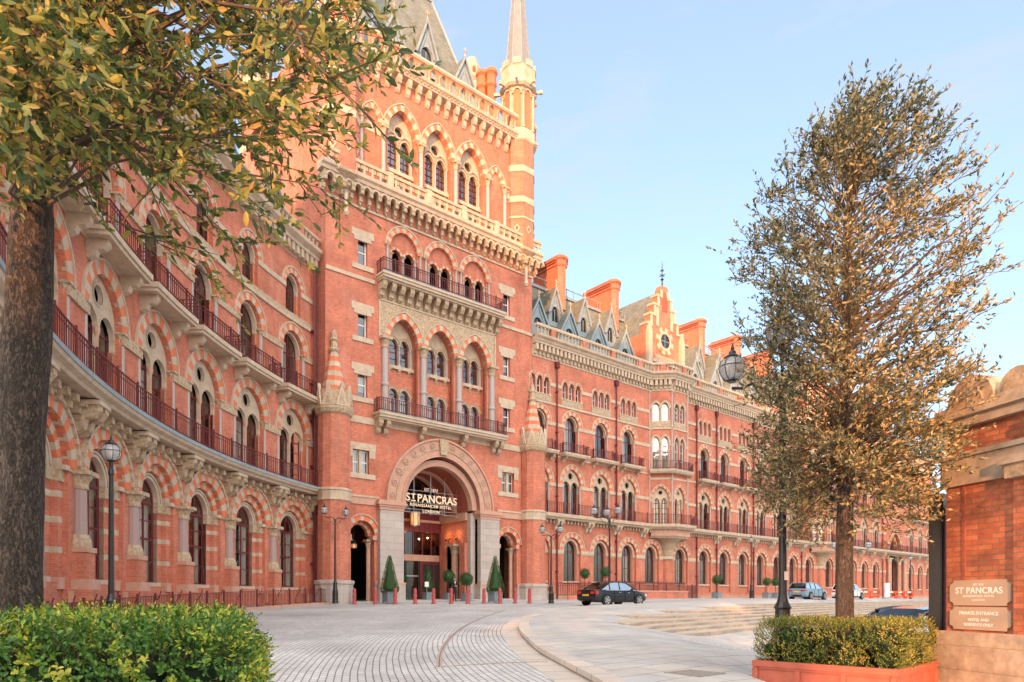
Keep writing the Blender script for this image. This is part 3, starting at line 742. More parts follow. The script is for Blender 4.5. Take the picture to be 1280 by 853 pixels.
# cornice: corbel table, moulding, balustrade
path_top = [(WX0, 0)] + oriel_path(OR1) + oriel_path(OR2) + [(WX1, 0)]
mb = MB()
sweep(mb, path_top, [(0, 20.62), (.06, 20.62), (.06, 20.75), (.0, 20.8)], 'stone')
for M in along(path_top, .47):
    mb.box(-.11, .11, -.2, .02, 20.8, 21.1, 'stone', M=M); mb.box(-.13, .13, -.42, .02, 21.1, 21.62, 'stone', M=M)
sweep(mb, path_top, [(0, 20.76), (.03, 20.76), (.03, 21.62), (.46, 21.64), (.46, 21.78), (.55, 21.85), (.62, 22.0), (.82, 22.12), (.86, 22.3), (.7, 22.38), (-.3, 22.4)], 'stone')
mb.build('cornice', wing)
mb = MB()
pb = [(WX0, -.45)] + oriel_path(OR1, .45) + oriel_path(OR2, .45) + [(WX1, -.45)]
baluster_row(mb, pb, 22.38, 23.0, 'stone', .40, 3.8, 'brick', .105)
sweep(mb, pb, [(-.16, 23.0), (.17, 23.0), (.2, 23.1), (.17, 23.24), (-.16, 23.24)], 'stone')
mb.build('balustrade', wing)
mb = MB(); mb.box(WX0, WX1, -.35, 1.4, 22.2, 22.3, 'lead'); mb.build('gutter', wing)
# roof
mb = MB()
mb.mesh([(WX0, .9, 22.3), (WX1, .9, 22.3), (WX1, 4.7, 29.3), (WX0, 4.7, 29.3), (WX1, 7.5, 29.3), (WX0, 7.5, 29.3), (WX1, 11.9, 22), (WX0, 11.9, 22)],
        [(0, 1, 2, 3), (3, 2, 4, 5), (5, 4, 6, 7), (1, 6, 4, 2), (0, 3, 5, 7)], 'slate')
roof = mb.build('roof', wing)
mb = MB(); mb.box(WX0, WX1, 4.5, 4.8, 29.25, 29.45, 'lead'); railing(mb, [(WX0 + 1, 4.65), (WX1, 4.65)], 29.5, 30.3, 'lead', 2.2, .05, False); mb.build('ridge', roof)

def dormer_mesh(w, h, zb, depth, name, win=True):
    """gabled lead dormer standing on the roof slope, front at y=0; apex h above zb"""
    mb = MB(); hw = w / 2; hb = h * .32
    op = op_arch(0, hw * .5, zb + h * .08, zb + h * .34, h * .16, 8) if win else op_circle(0, zb + h * .3, hw * .4, 10)
    top = dict(xs=[-hw, 0, hw], hi=[zb + hb, zb + h, zb + hb], lo=[0, 0, 0])
    wall(mb, -hw, hw, zb - .2, zb + h, [op], 0, 'lead', .18, 'lead', top=top)
    fill(mb, op, .16, 'glass_dark')
    mb.box(-.025, .025, .1, .15, op['lo'][0] if win else zb + h * .15, zb + h * .42, 'lead')
    for sx in (-1, 1):
        mb.face([(sx * hw, 0, zb - .2), (sx * hw, depth, zb - .2), (sx * hw, depth, zb + hb), (sx * hw, 0, zb + hb)], 'lead')
        mb.face([(sx * (hw + .1), -.14, zb + hb - .14), (0, -.14, zb + h + .1), (0, depth, zb + h + .1), (sx * (hw + .1), depth, zb + hb - .14)], 'slate')
        # barge board
        a = (sx * (hw + .12), zb + hb - .16); b = (0, zb + h + .12); c2 = (0, zb + h - .2); d = (sx * (hw - .06), zb + hb - .2)
        mb.prism([a, b, c2, d], -.2, -.08, 'lead')
        mb.prism([(sx * hw * .75, zb + hb * 1.0), (sx * hw * .1, zb + h * .78), (sx * hw * .1, zb + h * .66), (sx * hw * .62, zb + hb * .95)], -.07, -.02, 'lead')
    mb.lathe([(.07, zb + h), (.05, zb + h + .3), (.12, zb + h + .36), (.03, zb + h + .45), (.02, zb + h + .75)], 0, -.12, 'stone', 6)
    mb.box(-.16, .16, -.15, -.09, zb + h + .5, zb + h + .57, 'stone')
    return mb.meshdata(name)
dl = dormer_mesh(2.3, 3.0, 23.3, 1.9, 'dormer', False); du = dormer_mesh(1.7, 3.4, 25.0, 2.0, 'tall_dormer')
gx = [k * PITCH for k in range(40)]
for x in [40.0 + 3.85 * k for k in range(4)] + [63.2 + 3.8 * k for k in range(6)] + [95 + 3.8 * k for k in range(5)]:
    inst('dormer', dl, wing, Matrix.Translation((x, 1.25, 0)))
for x in [42.9 + 3.72 * k for k in range(3)] + [65.1 + 3.8 * k for k in range(5)] + [97 + 3.8 * k for k in range(4)]:
    inst('tall_dormer', du, wing, Matrix.Translation((x, 2.1, 0)))
# chimneys: long slab stacks, end on, with an octagonal shaft at the street end
def chimney_mesh(zb, zt, y0, y1, w):
    mb = MB()
    mb.box(-w / 2, w / 2, y0 + .5, y1, zb, zt - .9, 'brick')
    mb.box(-w / 2 - .12, w / 2 + .12, y0 + .4, y1 + .12, zb + 2.2, zb + 2.5, 'stone'); mb.box(-w / 2 - .2, w / 2 + .2, y0 + .3, y1 + .2, zb - 1, zb + 1.2, 'brick')
    for k in range(3): mb.box(-w / 2 - .1 - .1 * k, w / 2 + .1 + .1 * k, y0 + .45 - .1 * k, y1 + .1 + .1 * k, zt - .9 + .22 * k, zt - .68 + .22 * k, 'brick' if k != 1 else 'brick_dark')
    mb.box(-w / 2 - .05, w / 2 + .05, y0 + .6, y1, zt - .24, zt, 'brick_dark')
    mb.lathe([(w * .5, zb + 1.2), (w * .5, zt - 1.0), (w * .62, zt - .85), (w * .55, zt - .7), (w * .55, zt - .4), (w * .72, zt - .25), (w * .66, zt - .05), (w * .5, zt + .1)], 0, y0 + .45, 'brick', 8, off=rad(22.5))
    for k in range(3): mb.box(-w / 2 - .02, -w / 2 + .02, y0 + 1 + k * .9, y0 + 1.6 + k * .9, zb + 3.0, zt - 1.4, 'brick_arch')
    return mb.meshdata('chimney')
chm = chimney_mesh(26.0, 32.2, 3.0, 6.6, 1.15)
for x in (44.8, 52.3, 67.2, 74.7, 82.2, 97.0, 104.5, 119): inst('chimney', chm, wing, Matrix.Translation((x, 0, 0)))
# stepped gables over the projecting bays
for c in (OR1, OR2):
    mb = MB(); y = .35; cx = c + .1
    st = [(-2.9, 27.4), (-2.3, 27.4), (-2.3, 28.5), (-1.75, 28.5), (-1.75, 29.6), (-1.2, 29.6), (-1.2, 30.6), (-.7, 30.6), (-.7, 31.4), (-.45, 31.9)]
    poly = [(cx + x, z) for x, z in [(-2.9, 22.3)] + st] + [(cx - x, z) for x, z in reversed([(-2.9, 22.3)] + st)]
    mb.prism(poly, y, y + .7, 'brick')
    for sx in (-1, 1):
        for (xa, za), (xb, zb) in zip(st[:-1], st[1:]):
            if abs(za - zb) < .01:
                a, b = sorted((cx + sx * xa - sx * .08, cx + sx * xb)); mb.box(a, b, y - .1, y + .8, za, za + .22, 'stone')
            elif abs(xa - xb) < .01:
                a, b = sorted((cx + sx * xa, cx + sx * (xa + .35))); mb.box(a, b, y - .06, y + .02, za, zb, 'stone')
        a, b = sorted((cx + sx * 2.95, cx + sx * 2.35)); mb.box(a, b, y - .35, y + .02, 22.3, 26.6, 'stone'); mb.prism([(a, 26.6), (b, 26.6), ((a + b) / 2, 27.7)], y - .35, y + .02, 'stone')
        mb.prism([(cx + sx * 1.35, 27.6), (cx + sx * .95, 27.6), (cx + sx * .95, 29.3), (cx + sx * 1.15, 29.7), (cx + sx * 1.35, 29.3)], y - .05, y + .01, 'stone')
    mb.prism([(cx - .42, 29.3), (cx + .42, 29.3), (cx + .42, 30.7), (cx, 31.4), (cx - .42, 30.7)], y - .04, y + .01, 'brick_dark')
    zc = 26.3
    for i in range(16):
        a, b = 2 * math.pi * i / 16, 2 * math.pi * (i + 1) / 16
        for r0, r1, yy, m in ((.72, 1.0, y - .1, 'stone'), (1.0, 1.42, y - .07, BANDS[i % 2])):
            mb.face([(cx + r * math.cos(g), yy, zc + r * math.sin(g)) for r, g in ((r0, a), (r1, a), (r1, b), (r0, b))], m)
            mb.face([(cx + r1 * math.cos(a), yy, zc + r1 * math.sin(a)), (cx + r1 * math.cos(b), yy, zc + r1 * math.sin(b)), (cx + r1 * math.cos(b), y, zc + r1 * math.sin(b)), (cx + r1 * math.cos(a), y, zc + r1 * math.sin(a))], m)
    mb.box(cx - 2.0, cx + 2.0, y - .12, y, 23.9, 24.2, 'stone'); mb.box(cx - 1.6, cx + 1.6, y - .06, y + .01, 24.2, 24.75, 'stone_carved')
    g = mb.build('gable', wing)
    mb = MB(); fill(mb, op_circle(cx, zc, .73, 16), y - .03, 'glass_dark'); mb.box(cx - .03, cx + .03, y - .06, y - .04, zc - .7, zc + .7, 'lead'); mb.box(cx - .7, cx + .7, y - .061, y - .041, zc - .03, zc + .03, 'lead'); mb.build('round_window', g)
    mb = MB(); mb.lathe([(.09, 31.9), (.06, 32.6), (.2, 32.7), (.05, 32.85), (.035, 34.2), (.01, 34.6)], cx, y + .3, 'black_iron', 6)
    for z, s in ((33.1, .35), (33.6, .22)): mb.box(cx - s, cx + s, y + .27, y + .33, z, z + .06, 'black_iron'); mb.box(cx - .03, cx + .03, y + .3 - s, y + .3 + s, z + .003, z + .057, 'black_iron')
    mb.build('finial', g)
    mb = MB()
    mb.mesh([(cx - 2.8, y + .7, 26.6), (cx, y + .7, 31.6), (cx + 2.8, y + .7, 26.6), (cx - 2.8, 9, 26.6), (cx, 9, 31.6), (cx + 2.8, 9, 26.6)], [(0, 1, 4, 3), (1, 2, 5, 4), (0, 3, 5, 2)], 'slate')
    mb.box(cx - 2.8, cx + 2.8, y + .7, 4, 22.3, 26.6, 'brick'); mb.build('gable_roof', g)
# carriage arch far along
mb = MB()
for k, (w_, h_, t_, yy) in enumerate(((2.5, 4.0, .55, -.12), (3.05, 4.55, .12, -.2))): ring(mb, GA, 6.4, w_, h_, t_, yy, .2, 21, BANDS if k == 0 else ['stone'])
ring(mb, GA, 6.4, 2.1, 3.5, .4, .35, .8, 17, ['stone', 'brick_arch'])
for sx in (-1, 1):
    for r, x, yy in ((.2, 2.75, -.35), (.2, 3.25, -.35), (.3, 2.25, .3)): column(mb, GA + sx * x, yy, .3, 6.4, r, 'stone_pink', 'stone', 8)
    mb.box(GA + sx * 3.0 - .75, GA + sx * 3.0 + .75, -.75, 0, -1, .4, 'stone')
mb.build('carriage_arch', wing)
mb = MB(); mb.box(GA - 2.6, GA + 2.6, 2.0, 2.2, -.5, 10.6, 'brick_dark'); mb.box(GA - 1.2, GA + 1.2, 1.93, 1.99, -.3, 3.2, 'room_dark'); mb.box(GA - 2.6, GA + 2.6, 1.9, 2.0, 4.2, 4.6, 'stone')
mb.box(GA - 2.6, GA - 2.5, .3, 2, -.5, 6.4, 'brick'); mb.box(GA + 2.5, GA + 2.6, .3, 2, -.5, 6.4, 'brick'); mb.build('carriage_gate', wing)
# door under the second arch: red double door; rainwater pipes
for x in (40.95, 48.65, 61.4, 65.1, 72.6, 84.0, 97.4, 108.9):
    mb = MB(); mb.lathe([(.07, -.5), (.07, 20.6)], x, -.16, 'maroon', 6); mb.box(x - .2, x + .2, -.3, -.05, 20.1, 20.6, 'maroon')
    for z in (2.5, 5.5, 9, 12, 14.5, 18): mb.box(x - .11, x + .11, -.25, -.04, z, z + .1, 'maroon')
    mb.build('drainpipe', wing)
# ---------------------------------------------------------------- the concave wing on the left
ARR, ACX, ACZ = 42.2, 26.4, 31.75
def ARC(s, y, z):
    al = math.pi - s / ARR
    p = W(ACX + (ARR + y) * math.cos(al), ACZ + (ARR + y) * math.sin(al)); return (p.x, p.y, z)
def ARCL(x, y, z): a = x / ARR; return ((ARR + y) * math.sin(a), (ARR + y) * math.cos(a) - ARR, z)
def ARCM(s):
    p = Vector(ARC(s, 0, 0)); q = Vector(ARC(s + .01, 0, 0)) - Vector(ARC(s - .01, 0, 0))
    return Matrix.Translation(p) @ Matrix.Rotation(math.atan2(q.y, q.x), 4, 'Z')
CS0, CS1 = -19.8, 14.45
cb = [12.2 - 4.55 * k for k in range(7)]
p0 = ARC(0, 2, 0)
crv = thing('curved_hotel_wing', (p0[0], p0[1], 0), 'curving red brick hotel wing with giant banded arches, behind the near left tree', 'building')
CURWARP = ARCL
def kit_giant():
    mb = MB()
    ring(mb, 0, 4.6, 1.55, 1.62, .5, -.1, .26, 17, BANDS)
    ring(mb, 0, 4.6, 2.05, 2.12, .1, -.2, .05, 36, ['stone', 'stone_carved'])
    ring(mb, 0, 4.6, 1.22, 1.28, .35, .18, .45, 15, BANDS[::-1])
    inner = op_arch(0, .86, .95, 4.6, .98, 12)
    big = op_arch(0, 1.26, .95, 4.6, 1.32, 16)
    wall(mb, -1.24, 1.24, 4.1, 5.9, [inner], .42, 'stone', .2, 'stone', top=big)
    ring(mb, 0, 4.6, .86, .98, .13, .35, .45, 13, ['stone'])
    ring(mb, 0, 4.6, 1.03, 1.13, .08, .31, .45, 13, ['stone'])
    zs = [.95, 1.75, 1.95, 2.75, 2.95, 3.6, 3.8, 4.12]
    for sx in (-1, 1):
        for (x0, x1, y0, y1) in ((1.22, 1.62, .18, .44), (.86, 1.24, .42, .64)):
            a, b = sorted((sx * x0, sx * x1))
            for i in range(len(zs) - 1): mb.box(a, b, y0 - .012 * (i % 2), y1, zs[i], zs[i + 1], 'brick' if i % 2 == 0 else 'stone')
        a, b = sorted((sx * 1.22, sx * 2.3)); mb.box(a, b, .12, .42, 4.12, 4.6, 'stone_carved')
        a, b = sorted((sx * .84, sx * 1.25)); mb.box(a, b, .36, .64, 4.14, 4.6, 'stone_carved')
        a, b = sorted((sx * 1.2, sx * 2.3)); mb.box(a, b, -.06, .24, 4.5, 4.66, 'stone')
        a, b = sorted((sx * 1.15, sx * 1.7)); mb.box(a, b, .1, .4, .55, .95, 'stone_pink')
    mb.box(-1.0, 1.0, .3, .6, .78, .95, 'stone'); mb.box(-1.5, 1.5, .2, .6, -.8, .78, 'brick')
    sur = mb.meshdata('giant_arch'); y = .58
    fr = frame_mesh(inner, y, [0.0], [(4.5, .11), (2.9, .09), (1.9, .045), (3.7, .045)], 'giant_window', 'maroon', .08)
    return sur, fr, pane_mesh([inner], y + .03, 'pane')
KCG = kit_giant()
KCF = kit_tracery(10.8, 7.6, 1.42, 1.62, .48, 1.26, 10.4, .68, 11.68, .37, yin=.25)
KCS = kit_single(16.2, 13.45, .92, 1.05, 1.1, 1.2, .44, .25)
KCT = kit_single(20.2, 18.5, .64, .72, .8, .85, .35, .2)
CCG = [curtain_mesh(-.85, .85, .95, 4.45, .8, 'curtain', .15), curtain_mesh(-.85, .85, .95, 4.45, .8, 'curtain', .3), curtain_mesh(-.85, .85, .95, 4.45, .8, 'curtain', .45)]
CCF = [curtain_mesh(-1, 1, 7.6, 10.6, 1.0, 'curtain'), curtain_mesh(-1, 1, 7.6, 10.6, 1.0, 'curtain', .5), None]
CCS = [curtain_mesh(-.7, .7, 14.4, 17, 1.0, 'curtain'), None, curtain_mesh(-.7, .7, 13.5, 17, 1.0, 'curtain', .5)]
cm = MB(); column(cm, 0, -.05, 2.0, 4.62, .27, 'granite_pink', 'stone_carved', 12, .62)
cm.box(-.42, .42, -.47, .3, 1.82, 2.0, 'stone_pink'); cm.box(-.38, .38, -.43, .3, .9, 1.82, 'brick'); cm.box(-.5, .5, -.55, .3, .55, .9, 'stone_pink'); cm.box(-.56, .56, -.61, .3, -1.2, .55, 'brick')
colG = cm.meshdata('giant_column', smooth=False)
cm = MB(); column(cm, 0, .08, 7.6, 10.82, .13, 'granite', 'stone_carved', 10); colF = cm.meshdata('column')
cm = MB(); column(cm, 0, .06, 13.45, 16.2, .11, 'granite', 'stone_carved', 8); colS = cm.meshdata('slim_column')
bm_ = MB(); bm_.box(-1.95, 1.95, -.9, -.003, 13.05, 13.2, 'stone', 4); bm_.box(-2.0, 2.0, -.98, -.003, 13.2, 13.42, 'stone', 4)
[bracket_mb(bm_, x, 13.05, .75, .7, .3) for x in (-1.45, 1.45)]; balcC = bm_.meshdata('small_balcony')
rm_ = MB(); railing(rm_, [(-1.9, 0), (-1.9, -.9), (1.9, -.9), (1.9, 0)], 13.5, 14.35, 'iron_red', .19, .03); railC = rm_.meshdata('railing')
bk = MB(); [bracket_mb(bk, x, 7.0, .85, 1.15, .3, 'stone_carved') for x in (-.27, .27)]; bk.box(-.5, .5, -.9, -.003, 6.85, 7.0, 'stone'); bkC = bk.meshdata('bracket')
CURWARP = None
ops = []
for s in cb:
    ops += [op_arch(s, 1.55, -1.2, 4.6, 1.62, 16), op_arch(s, 1.42, 7.6, 10.8, 1.62, 14), op_arch(s, 1.1, 13.45, 16.2, 1.2, 12), op_arch(s, .8, 18.5, 20.2, .85, 10)]
DENSE = 0.6
mb = MB(); wall(mb, CS0, CS1, -1.2, 22.3, ops, 0, 'brick', .34, 'brick', dx=.8); mb.build('wall', crv, ARC)
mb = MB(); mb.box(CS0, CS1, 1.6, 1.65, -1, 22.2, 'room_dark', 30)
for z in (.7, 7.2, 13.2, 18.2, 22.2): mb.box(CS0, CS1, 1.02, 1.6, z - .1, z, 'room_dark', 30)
mb.build('interior', crv, ARC)
mb = MB()
def cband(xs, half, z0, z1, pr, m):
    cuts = sorted((x - half, x + half) for x in xs); c = CS0
    for a, b in cuts:
        if a > c: mb.box(c, a, -pr, .02, z0, z1, m, max(1, int((a - c) / .8)))
        c = max(c, b)
    mb.box(c, CS1, -pr, .02, z0, z1, m, max(1, int((CS1 - c) / .8)))
cband(cb, 1.43, 10.35, 10.8, .09, 'stone_carved'); cband(cb, 1.11, 15.85, 16.2, .08, 'stone_carved')
cband([], 0, 18.0, 18.2, .1, 'stone'); cband([], 0, 18.2, 18.5, .05, 'stone_carved'); cband(cb, .81, 19.9, 20.2, .07, 'stone'); cband([], 0, 13.0, 13.12, .06, 'stone')
cband(cb, 1.56, .0, .5, .12, 'stone_pink'); mb.build('string_course', crv, ARC)
for s in cb:
    M = ARCM(s)
    put_window(crv, M, KCG, ('giant_arch', 'giant_window'), CCG); put_window(crv, M, KCF, ('traceried_arch', 'traceried_window'), CCF)
    put_window(crv, M, KCS, ('upper_arch', 'upper_window'), CCS); put_window(crv, M, KCT, ('attic_arch', 'attic_window'), [None])
    for sx in (-1.56, 1.56): inst('column', colF, crv, ARCM(s + sx))
    for sx in (-1.18, 1.18): inst('slim_column', colS, crv, ARCM(s + sx))
    b = inst('small_balcony', balcC, crv, M); inst('railing', railC, b, sub=True)
for s in [12.2 + 2.275] + [x - 2.275 for x in cb]:
    if s < CS1: inst('giant_column', colG, crv, ARCM(s))
mb = MB(); sweep(mb, [(CS0, 0), (CS1, 0)], [(0, 7.06), (.8, 7.06), (.86, 7.16), (1.04, 7.24), (1.1, 7.38), (1.1, 7.46), (0, 7.46)], 'stone')
sweep(mb, [(CS0, 0), (CS1, 0)], [(.98, 7.36), (1.13, 7.36), (1.13, 7.52), (.98, 7.52), (.98, 7.36)], 'lead'); balc = mb.build('balcony', crv, ARC)
mb = MB(); railing(mb, [(CS0, -1.0), (CS1 - .05, -1.0), (CS1 - .05, 0)], 7.6, 8.5, 'iron_red', .2, .03); mb.build('railing', balc, ARC)
for s in [x - 2.275 for x in cb] + [14.3]: inst('bracket', bkC, balc, ARCM(s))
mb = MB()
for M in along([(CS0, 0), (CS1, 0)], .76): mb.box(-.12, .12, -.5, 0, 6.72, 6.95, 'stone_carved', M=M); mb.box(-.12, .12, -.3, 0, 6.5, 6.72, 'stone_carved', M=M)
mb.build('dentil', balc, ARC)
mb = MB()
for M in along([(CS0, 0), (CS1, 0)], .5): mb.box(-.14, .14, -.42, .02, 22.3, 22.8, 'stone', M=M)
sweep(mb, [(CS0, 0), (CS1, 0)], [(0, 22.2), (.03, 22.2), (.03, 22.8), (.46, 22.82), (.5, 23.0), (.8, 23.2), (.84, 23.4), (-.3, 23.42)], 'stone'); mb.build('cornice', crv, ARC)
mb = MB(); baluster_row(mb, [(CS0, -.4), (CS1, -.4)], 23.4, 24.1, 'stone', .42, 4.5, 'brick', .11)
sweep(mb, [(CS0, -.4), (CS1, -.4)], [(-.16, 24.1), (.18, 24.1), (.2, 24.25), (-.16, 24.35)], 'stone'); mb.build('balustrade', crv, ARC)
mb = MB(); k = 20
for i in range(k):
    a, b = CS0 + (CS1 - CS0) * i / k, CS0 + (CS1 - CS0) * (i + 1) / k
    mb.face([(a, .9, 23.4), (b, .9, 23.4), (b, 5, 29.6), (a, 5, 29.6)], 'slate'); mb.face([(a, 5, 29.6), (b, 5, 29.6), (b, 10, 23), (a, 10, 23)], 'slate')
mb.face([(CS0, .9, 23.4), (CS0, 5, 29.6), (CS0, 10, 23), (CS0, 9.9, -1), (CS0, 0.01, -1)], 'brick'); mb.build('roof', crv, ARC)
for s in cb: inst('dormer', dl, crv, ARCM(s) @ Matrix.Translation((0, 1.3, .9)))
for s in (14.1, -3.7):
    mb = MB(); mb.lathe([(.09, -.5), (.09, 22)], s, -.2 if s < 14 else -.35, 'maroon', 6)
    for z in (2.5, 5.5, 9, 12, 14.5, 18): mb.box(s - .13, s + .13, -.33, -.04, z, z + .12, 'maroon')
    if s > 14: mb.build('drainpipe', crv, ARC)
DENSE = None

# ---------------------------------------------------------------- the entrance tower
TC = 28.97; T0, T1 = 19.76, 38.18
tow = thing('entrance_tower', (TC, 8, 0), 'tall red brick entrance tower with steep slate roof and great arched porch', 'building')
A3 = [TC - 3.2, TC, TC + 3.2]; B3 = [25.6, 28.72, 31.8]
ops = [op_arch(22.43, .97, -1, 4.6, 1.02, 12), op_arch(35.51, .97, -1, 4.6, 1.02, 12), op_arch(TC, 3.46, -1, 7.1, 3.7, 22)]
pairs = [(22.37, 8.83, 10.45), (35.55, 8.83, 10.45)]
for x, a, b in pairs: ops.append(op_rect(x - .63, x + .63, a, b))
smalls = [(x, a, b) for x in (22.5, 35.42) for a, b in ((14.1, 15.9), (18.24, 20.05), (23.2, 25.1))]
for x, a, b in smalls: ops.append(op_rect(x - .36, x + .36, a, b))
for x in A3: ops += [op_arch(x, 1.18, 13.15, 18.6, 1.75, 14), op_arch(x, 1.12, 22.95, 25.25, 1.28, 14)]
for x in B3: ops.append(op_arch(x, 1.16, 29.3, 33.35, 1.92, 14))
mb = MB(); wall(mb, T0, T1, -1, 37.4, ops, 0, 'brick', .42, 'brick')
for x in (T0, T1): mb.face([(x, 0, -1), (x, 17, -1), (x, 17, 37.4), (x, 0, 37.4)], 'brick')
mb.face([(T0, 17, -1), (T1, 17, -1), (T1, 17, 37.4), (T0, 17, 37.4)], 'brick'); mb.build('wall', tow)
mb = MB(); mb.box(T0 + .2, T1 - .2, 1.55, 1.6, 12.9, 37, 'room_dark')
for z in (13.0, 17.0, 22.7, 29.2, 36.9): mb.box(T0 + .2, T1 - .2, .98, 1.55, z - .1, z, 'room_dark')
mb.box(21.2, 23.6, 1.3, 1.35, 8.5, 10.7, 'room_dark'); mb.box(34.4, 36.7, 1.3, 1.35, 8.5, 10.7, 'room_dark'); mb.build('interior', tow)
# strings, plinth
mb = MB()
for a, b in ((T0, 21.46), (23.4, 25.5), (32.44, 34.54), (36.48, T1)):
    mb.box(a, b, -.08, .02, -1, 1.2, 'ashlar'); mb.box(a, b, -.14, .02, 1.2, 1.42, 'stone_pink')
for a, b in ((T0, 23.66), (34.3, T1)):
    mb.box(a, b, -.1, .02, 6.72, 7.2, 'stone_pink'); mb.box(a, b, -.16, .02, 7.2, 7.34, 'stone')
mb.box(T0, T1, -.07, .02, 12.3, 12.75, 'stone'); 
for a, b in ((T0, 23.4), (34.54, T1)): mb.box(a, b, -.08, .02, 22.15, 22.4, 'stone')
for a, b in ((T0, 24.0), (35.1, T1)): mb.box(a, b, -.05, .02, 32.7, 33.35, 'stone')
mb.build('string_course', tow)
# small windows with stepped stone dressings
def kit_rect(w, a, b, two, nm):
    mb = MB(); hw = w
    mb.box(-hw - .5, hw + .5, -.05, .1, b + .02, b + .5, 'stone'); mb.box(-hw - .3, hw + .3, -.045, .1, b - .25, b + .02, 'stone') if not two else None
    mb.box(-hw - .45, hw + .45, -.08, .1, a - .34, a - .003, 'stone')
    if two:
        mb.box(-.09, .09, .1, .3, a, b, 'stone')
        for sx in (-1, 1):
            q = sorted((sx * (hw + .45), sx * hw)); mb.box(q[0], q[1], -.04, .1, b - .5, b + .02, 'stone')
    sur = mb.meshdata(nm + '_dressing'); op = op_rect(-hw, hw, a, b); fm = MB()
    y = .25
    for x in ((-hw + .04, hw - .04) if not two else (-hw + .04, -.12, .12, hw - .04)): fm.box(x - .04, x + .04, y, y + .05, a, b, 'white_paint' if not two else 'stone')
    for z in (a + .05, (a + b) / 2, b - .05): fm.box(-hw, hw, y + .002, y + .048, z - .035, z + .035, 'white_paint')
    return sur, fm.meshdata(nm), pane_mesh([op], y + .03, 'pane')
kr = {}
for x, a, b in smalls:
    if (a, b) not in kr: kr[(a, b)] = kit_rect(.36, a, b, False, 'small_window')
    put_window(tow, Matrix.Translation((x, 0, 0)), kr[(a, b)], ('window_dressing', 'small_window'), [curtain_mesh(-.4, .4, a + .5, b, .5, 'curtain'), None])
kp = kit_rect(.63, 8.83, 10.45, True, 'pair_window')
for x, a, b in pairs: put_window(tow, Matrix.Translation((x, 0, 0)), kp, ('window_dressing', 'pair_window'), [curtain_mesh(-.6, .6, 8.9, 10.4, .5, 'curtain')])

# group A: three giant arches with two storeys of lights behind
def kit_A():
    mb = MB(); ring(mb, 0, 18.6, 1.18, 1.75, .42, -.1, .3, 15, BANDS); ring(mb, 0, 18.6, 1.6, 2.17, .08, -.15, 0, 16, ['stone'])
    yb = .75; jamb(mb, op_arch(0, 1.18, 13.15, 18.6, 1.75, 14), .3, yb + .02, 'brick')
    up = lancets(.86, 17.1, 18.55, .55, 2, .16); lo = lancets(.86, 13.2, 15.0, .45, 2, .16)
    big = op_arch(0, 1.25, 13, 18.6, 1.85, 14)
    wall(mb, -1.25, 1.25, 16.9, 20.4, up, yb, 'stone', .15, 'stone', top=big); wall(mb, -1.25, 1.25, 13.1, 16.9, lo, yb + .003, 'brick', .15, 'stone')
    for o, sp, h in [(o, 18.55, .55) for o in up] + [(o, 15.0, .45) for o in lo]:
        c = (o['xs'][0] + o['xs'][-1]) / 2; w = (o['xs'][-1] - o['xs'][0]) / 2
        ring(mb, c, sp, w, h, .12, yb - .08, yb + .02, 9, ['stone']); ring(mb, c, sp, w + .12, h + .12, .06, yb - .13, yb + .02, 9, ['stone_carved'])
    mb.box(-1.2, 1.2, yb - .22, yb + .02, 16.85, 17.09, 'stone')
    for x in (-.8, 0, .8): bracket_mb(mb, x, 16.85, .2, .3, .2, 'stone', Matrix.Translation((0, yb, 0)))
    for x in (-.94, 0, .94): column(mb, x, yb - .08, 17.1, 18.6, .075, 'granite', 'stone', 6); column(mb, x, yb - .08, 13.2, 15.05, .075, 'granite', 'stone', 6)
    sur = mb.meshdata('giant_arch'); fm = MB(); y = yb + .12
    for o in up + lo:
        a, b = o['xs'][0], o['xs'][-1]; z0 = o['lo'][0]; z1 = o['hi'][0]
        for x in (a + .03, b - .03): fm.box(x - .03, x + .03, y, y + .04, z0, z1 + .2, 'maroon')
        for k in range(4): z = z0 + .04 + (z1 - z0) * k / 3; fm.box(a, b, y + .002, y + .038, z - .025, z + .025, 'maroon')
    return sur, fm.meshdata('twin_window'), pane_mesh(up + lo, y + .03, 'pane')
kA = kit_A()
CA = [curtain_mesh(-.85, .85, 13.2, 14.9, 1.15, 'curtain'), curtain_mesh(-.85, .85, 13.2, 15.2, 1.15, 'curtain', .2)]
for x in A3: put_window(tow, Matrix.Translation((x, 0, 0)), kA, ('giant_arch', 'twin_window'), CA)
mb = MB(); wall(mb, 23.75, 34.19, 18.6, 21.2, [op_arch(x, 1.58, 18, 18.6, 2.15, 14) for x in A3], -.045, 'stone_carved', .05, 'stone'); 
for x in (23.72, 34.12): mb.box(x, x + .1, -.1, .02, 18.6, 22.4, 'stone')
mb.box(23.7, 34.24, -.1, .02, 21.2, 21.3, 'stone'); mb.box(23.75, 34.19, -.03, .02, 21.3, 22.4, 'stone_carved'); mb.build('frieze', tow)
cm = MB(); column(cm, 0, -.12, 13.15, 18.62, .235, 'granite', 'stone_carved', 12, .75); cm.lathe([(.27, 15.2), (.3, 15.3), (.27, 15.4)], 0, -.12, 'granite', 12); colA = cm.meshdata('giant_column')
for k in range(4): inst('giant_column', colA, tow, Matrix.Translation((TC - 4.8 + 3.2 * k, 0, 0)))
